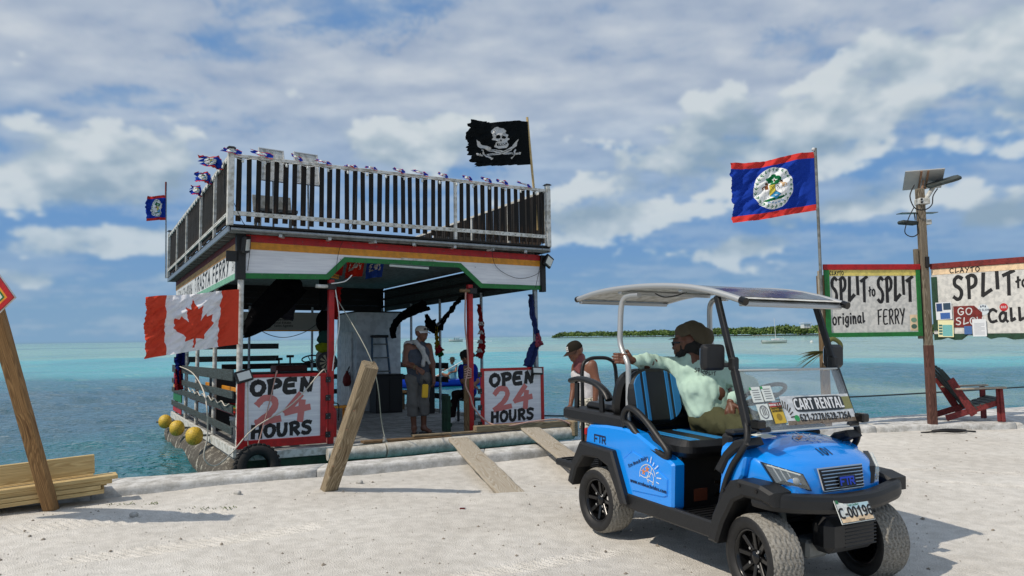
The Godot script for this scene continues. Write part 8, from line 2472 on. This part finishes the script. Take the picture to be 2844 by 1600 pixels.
	for k in 5:
		var x = [-4.05, -3.3, -3.55, -2.9, -1.75][k]; var z = [-7.5, -7.35, -7.05, -7.9, -8.5][k]
		if k == 0 or k == 1:
			t = thing("weed_tuft", "low green weed sprig on the sand %s" % ["beside the leaning post's foot", "right of the leaning post's shadow"][k], "weed", Vector3(x + 0.3, sand_h(x + 0.3, z), z))
			for j in 26:
				var an = rng.randf() * TAU; var l = rng.randf_range(0.02, 0.06)
				var o = Vector3(rng.randf_range(-0.3, 0.3), 0, rng.randf_range(-0.05, 0.05))
				var f = Vector3(cos(an), 0.5, sin(an)).normalized()
				obj("leaf", sheet(3, 1, func(u, v): return o + f * u * l + Vector3(-f.z, 0, f.x) * (v - 0.5) * 0.014 * sin(PI * u * 0.9 + 0.2)), mat("weed", c8(96, 108, 62), 0.9), t)
		else:
			t = thing("stone", ["grey stone beside the sea wall near the planks", "pale stone on the sand before the ferry", "grey stone at the old post's foot"][k - 2], "stone", Vector3(x, sand_h(x, z) + 0.01, z))
			var st = st_new(true)
			add_blend(st, [[Vector3(-0.02, 0, 0), Vector3(0.02, 0.004, 0.01), 0.02, 0.026], [Vector3(0.0, 0.004, -0.01), Vector3(0.03, 0.0, -0.005), 0.02, 0.015]], 0.007, 0.01)
			obj("rock", st, M.concrete, t)

func loft_boat(t: Node3D, L: float, B: float, D: float, hull_m, deck_m):
	var rings = []
	for i in 13:
		var u = i / 12.0
		var x = (u - 0.5) * L
		var b = B * 0.5 * pow(sin(PI * clampf(u * 0.92 + 0.04, 0, 1)), 0.7)
		var sheer = D * (0.82 + 0.5 * pow(absf(u - 0.45) * 2.0, 2.0) * 0.5)
		var r = []
		for q in [[1.0, sheer], [0.95, sheer * 0.5], [0.6, 0.05], [0.0, -0.05], [-0.6, 0.05], [-0.95, sheer * 0.5], [-1.0, sheer]]: r.append(Vector3(x, q[1], b * q[0]))
		rings.append(r)
	var st = st_new(true)
	add_loft(st, rings, false, false)
	obj("hull", st, hull_m, t)
	st = st_new()
	for i in 12: qout(st, rings[i][0] + Vector3(0, -0.02, 0), rings[i + 1][0] + Vector3(0, -0.02, 0), rings[i + 1][6] + Vector3(0, -0.02, 0), rings[i][6] + Vector3(0, -0.02, 0), Vector3.UP)
	obj("deck", st, deck_m, t)

func build_far():
	# sailing boat at anchor
	var t = thing("sailing_boat", "small white sailing boat with bare mast anchored before the island", "boat", Vector3(56, SEA_Y, -160), 0.1)
	loft_boat(t, 5.6, 1.7, 0.62, M.white, M.white)
	rod("mast", Vector3(0.4, 0.5, 0), Vector3(0.15, 5.4, 0), 0.06, M.white, t, 0.04)
	box("cabin_top", Vector3(0.3, 0.75, 0), Vector3(1.6, 0.3, 0.9), M.white, t, 0.1)
	rod("boom", Vector3(0.35, 1.0, 0), Vector3(2.2, 0.95, 0), 0.05, M.white, t)
	t = thing("mooring_buoy", "small white mooring buoy floating right of the sailing boat", "buoy", Vector3(64, SEA_Y, -160))
	put("float", mesh_ball(0.3), M.white, t, Transform3D(Basis(), Vector3(0, 0.12, 0)))
	# motor boat under way
	t = thing("motor_boat", "tiny white motor boat speeding along the horizon", "boat", Vector3(-30.5, SEA_Y, -400), 0.05)
	loft_boat(t, 7.5, 2.2, 1.3, M.white, M.white)
	box("canopy", Vector3(0.6, 2.5, 0), Vector3(2.6, 0.12, 1.8), M.white, t, 0.05)
	for s in [-1, 1]: for x in [-0.6, 1.8]: rod("canopy_post", Vector3(x, 0.9, s * 0.8), Vector3(x, 2.45, s * 0.8), 0.05, M.galv, t)
	for k in 3: box("seated_figure", Vector3(-0.8 + k, 1.45, 0.2), Vector3(0.4, 0.9, 0.4), M.black, t, 0.15)
	var st = st_new()
	rng.seed = 66
	for k in 160:
		var u = rng.randf()
		var p = Vector3(3.6 + u * 16.0, 0.05 + (1.0 - u) * rng.randf() * 0.45, rng.randf_range(-0.7, 0.7) * (0.8 + u))
		var r = rng.randf_range(0.10, 0.30) * (1.1 - u * 0.6)
		for e in 4:
			var a = TAU * e / 4; var b = TAU * (e + 1) / 4
			tout(st, p + Vector3(cos(a) * r, 0, sin(a) * r), p + Vector3(cos(b) * r, 0, sin(b) * r), p + Vector3(0, r * 0.8, 0), Vector3.UP)
	var wk = obj("wake_foam", st, flatc("foam", 232, 238, 240), t)
	# house on the island, roof among the trees
	t = thing("island_house", "white house with flat pale roof rising above the island's mangroves", "house", Vector3(205, SEA_Y + 5.2, -522), 0.2)
	t.scale = Vector3.ONE * 0.72
	box("wall", Vector3(0, 2.4, 0), Vector3(7, 4.0, 6), M.white, t, 0.05)
	box("roof", Vector3(0, 5.3, 0), Vector3(9, 0.5, 8), M.white, t, 0.1)
	for k in 4: box("window", Vector3(-2.5 + k * 1.7, 3.3, 3.02), Vector3(1.0, 1.2, 0.08), flatc("far_dark", 40, 48, 52), t, 0.02)
	for k in 4: rod("roof_post", Vector3(-4.2 + k * 2.8, 0.5, 3.6), Vector3(-4.2 + k * 2.8, 5.1, 3.6), 0.12, M.white, t)
	box("terrace", Vector3(0.5, 0.4, 2.0), Vector3(10, 0.3, 6), M.wood_grey, t, 0.05)
	t = thing("island_shed", "small white roof among the mangroves left of the sailing boat", "house", Vector3(130, SEA_Y + 3.0, -520), -0.1)
	box("wall", Vector3(0, 1.2, 0), Vector3(5, 2.4, 4), M.white, t, 0.05)
	plate("roof", poly([-3.2, 2.4, 3.2, 2.4, 2.2, 3.6, -2.4, 3.6]), -2.4, 2.4, M.white, t)
	t = thing("island_jetty", "low grey jetty at the foot of the mangroves right of the mast", "jetty", Vector3(152, SEA_Y, -452), 0.1)
	box("walkway", Vector3(0, 0.9, 0), Vector3(14, 0.25, 1.6), M.wood_grey, t, 0.02)
	for k in 6: rod("pile", Vector3(-6 + k * 2.4, -0.5, 0.5), Vector3(-6 + k * 2.4, 0.9, 0.5), 0.14, M.wood_grey, t)
	# kayak with paddler
	t = thing("kayak", "blue kayak on the water seen through the ferry", "kayak", Vector3(-3.0, SEA_Y, -31.5), 0.15)
	loft_boat(t, 3.4, 0.72, 0.34, flatc("kayak_blue", 24, 66, 196, 0.35), flatc("kayak_blue", 24, 66, 196, 0.35))
	t = person("paddler in wide hat and pale blue top holding a paddle in the blue kayak", Transform3D(Basis(), Vector3(-2.55, SEA_Y + 0.3, -31.45)))
	st = st_new(true)
	var J = {shr = Vector3(-0.17, 0.56, 0.05), shl = Vector3(0.17, 0.56, 0.0), neck = Vector3(0, 0.62, 0.02), pelvis = Vector3(0, 0.08, 0), hipr = Vector3(-0.09, 0.06, 0.03), hipl = Vector3(0.09, 0.06, 0.0)}
	var pw = [Vector3(-0.42, 0.42, 0.3), Vector3(-0.1, 0.30, 0.34)]
	add_blend(st, torso_bones(J) + limb(J.shr, Vector3(-0.32, 0.40, 0.12), pw[0], 0.05, 0.042, 0.03) + limb(J.shl, Vector3(0.16, 0.34, 0.18), pw[1], 0.05, 0.042, 0.03) + limb(J.hipr, Vector3(-0.45, 0.22, 0.12), Vector3(-0.8, 0.05, 0.1), 0.08, 0.055, 0.04) + limb(J.hipl, Vector3(-0.42, 0.22, -0.1), Vector3(-0.8, 0.05, -0.1), 0.08, 0.055, 0.04) + [[J.neck, Vector3(0, 0.74, 0.03), 0.05, 0.045]] + head_bones(Vector3(0, 0.76, 0.03), Vector3(-0.5, 0, 0.86), Vector3.UP) + hand_bones(pw[0], Vector3(-0.3, -0.4, 0.4), Vector3(0, 0.5, 0.8), 0.8, 1) + hand_bones(pw[1], Vector3(-0.3, -0.4, 0.4), Vector3(0, 0.5, 0.8), 0.8, -1), 0.018, 0.03)
	obj("body", st, M.skin_tan, t)
	st = st_new(true)
	add_blend(st, grow(torso_bones(J), 0.018), 0.022, 0.04, 0.02, 3)
	obj("top", st, cloth_m("pale_blue", 120, 176, 200), t)
	st = st_new(true)
	add_lathe(st, [Vector2(0.19, 0.82), Vector2(0.17, 0.835), Vector2(0.11, 0.84), Vector2(0.10, 0.92), Vector2(0.05, 0.945), Vector2(0.001, 0.95)], 20, Transform3D(Basis(), Vector3(0, 0, 0.03)))
	obj("hat", st, cloth_m("hat_dark", 52, 54, 50), t)
	var pd = thing("paddle", "dark-bladed paddle raised by the kayak paddler", "paddle", Vector3(-2.55, SEA_Y + 0.3, -31.45))
	rod("shaft", Vector3(-0.95, 0.02, 0.36), Vector3(0.6, 0.85, 0.36), 0.018, M.white, pd)
	for s in [[-0.95, 0.02, -1.0], [0.6, 0.85, 1.0]]:
		var d = Vector3(0.882, 0.472, 0) * s[2]
		put("blade", box_mesh(Vector3(0.42, 0.16, 0.02), 0.008), M.black_plastic, pd, along(Vector3(s[0], s[1], 0.36), Vector3(s[0], s[1], 0.36) + d * 0.42))

func _ready():
	# camera, sky, sun, exposure
	var cam := Camera3D.new()
	cam.name = "camera"
	cam.fov = 42.279
	cam.near = 0.05
	cam.far = 20000
	add_child(cam)
	cam.transform = Transform3D(Basis(Vector3.RIGHT, deg_to_rad(3.771)) * Basis(Vector3.BACK, deg_to_rad(-0.791)), Vector3(0, 1.62, 0))
	cam.current = true
	var env := Environment.new()
	env.background_mode = Environment.BG_SKY
	env.sky = Sky.new()
	env.sky.sky_material = make_sky()
	env.background_energy_multiplier = 1.0
	env.tonemap_mode = Environment.TONE_MAPPER_LINEAR
	env.tonemap_exposure = 1.0
	env.sdfgi_enabled = true
	env.ssao_enabled = true
	env.ssil_enabled = true
	var we := WorldEnvironment.new()
	we.name = "world_environment"
	we.environment = env
	add_child(we)
	var sun := DirectionalLight3D.new()
	sun.name = "sun"
	sun.light_energy = 1.08
	sun.light_angular_distance = 0.6
	sun.light_color = Color(1.0, 0.955, 0.89)
	sun.shadow_enabled = true
	add_child(sun)
	sun.look_at_from_position(Vector3.ZERO, Vector3(0.73, -1.0, -0.41), Vector3.UP)
	make_textures()
	make_materials()
	build_ground()
	build_wall()
	build_sea()
	build_island()
	build_ferry()
	build_ferry_things()
	build_cart()
	build_people()
	mat("chair_red", c8(122, 44, 44), 0.75, "grime", 2.5, "n_mid", 0.6)
	build_signs()
	build_chair()
	build_timber()
	build_far()
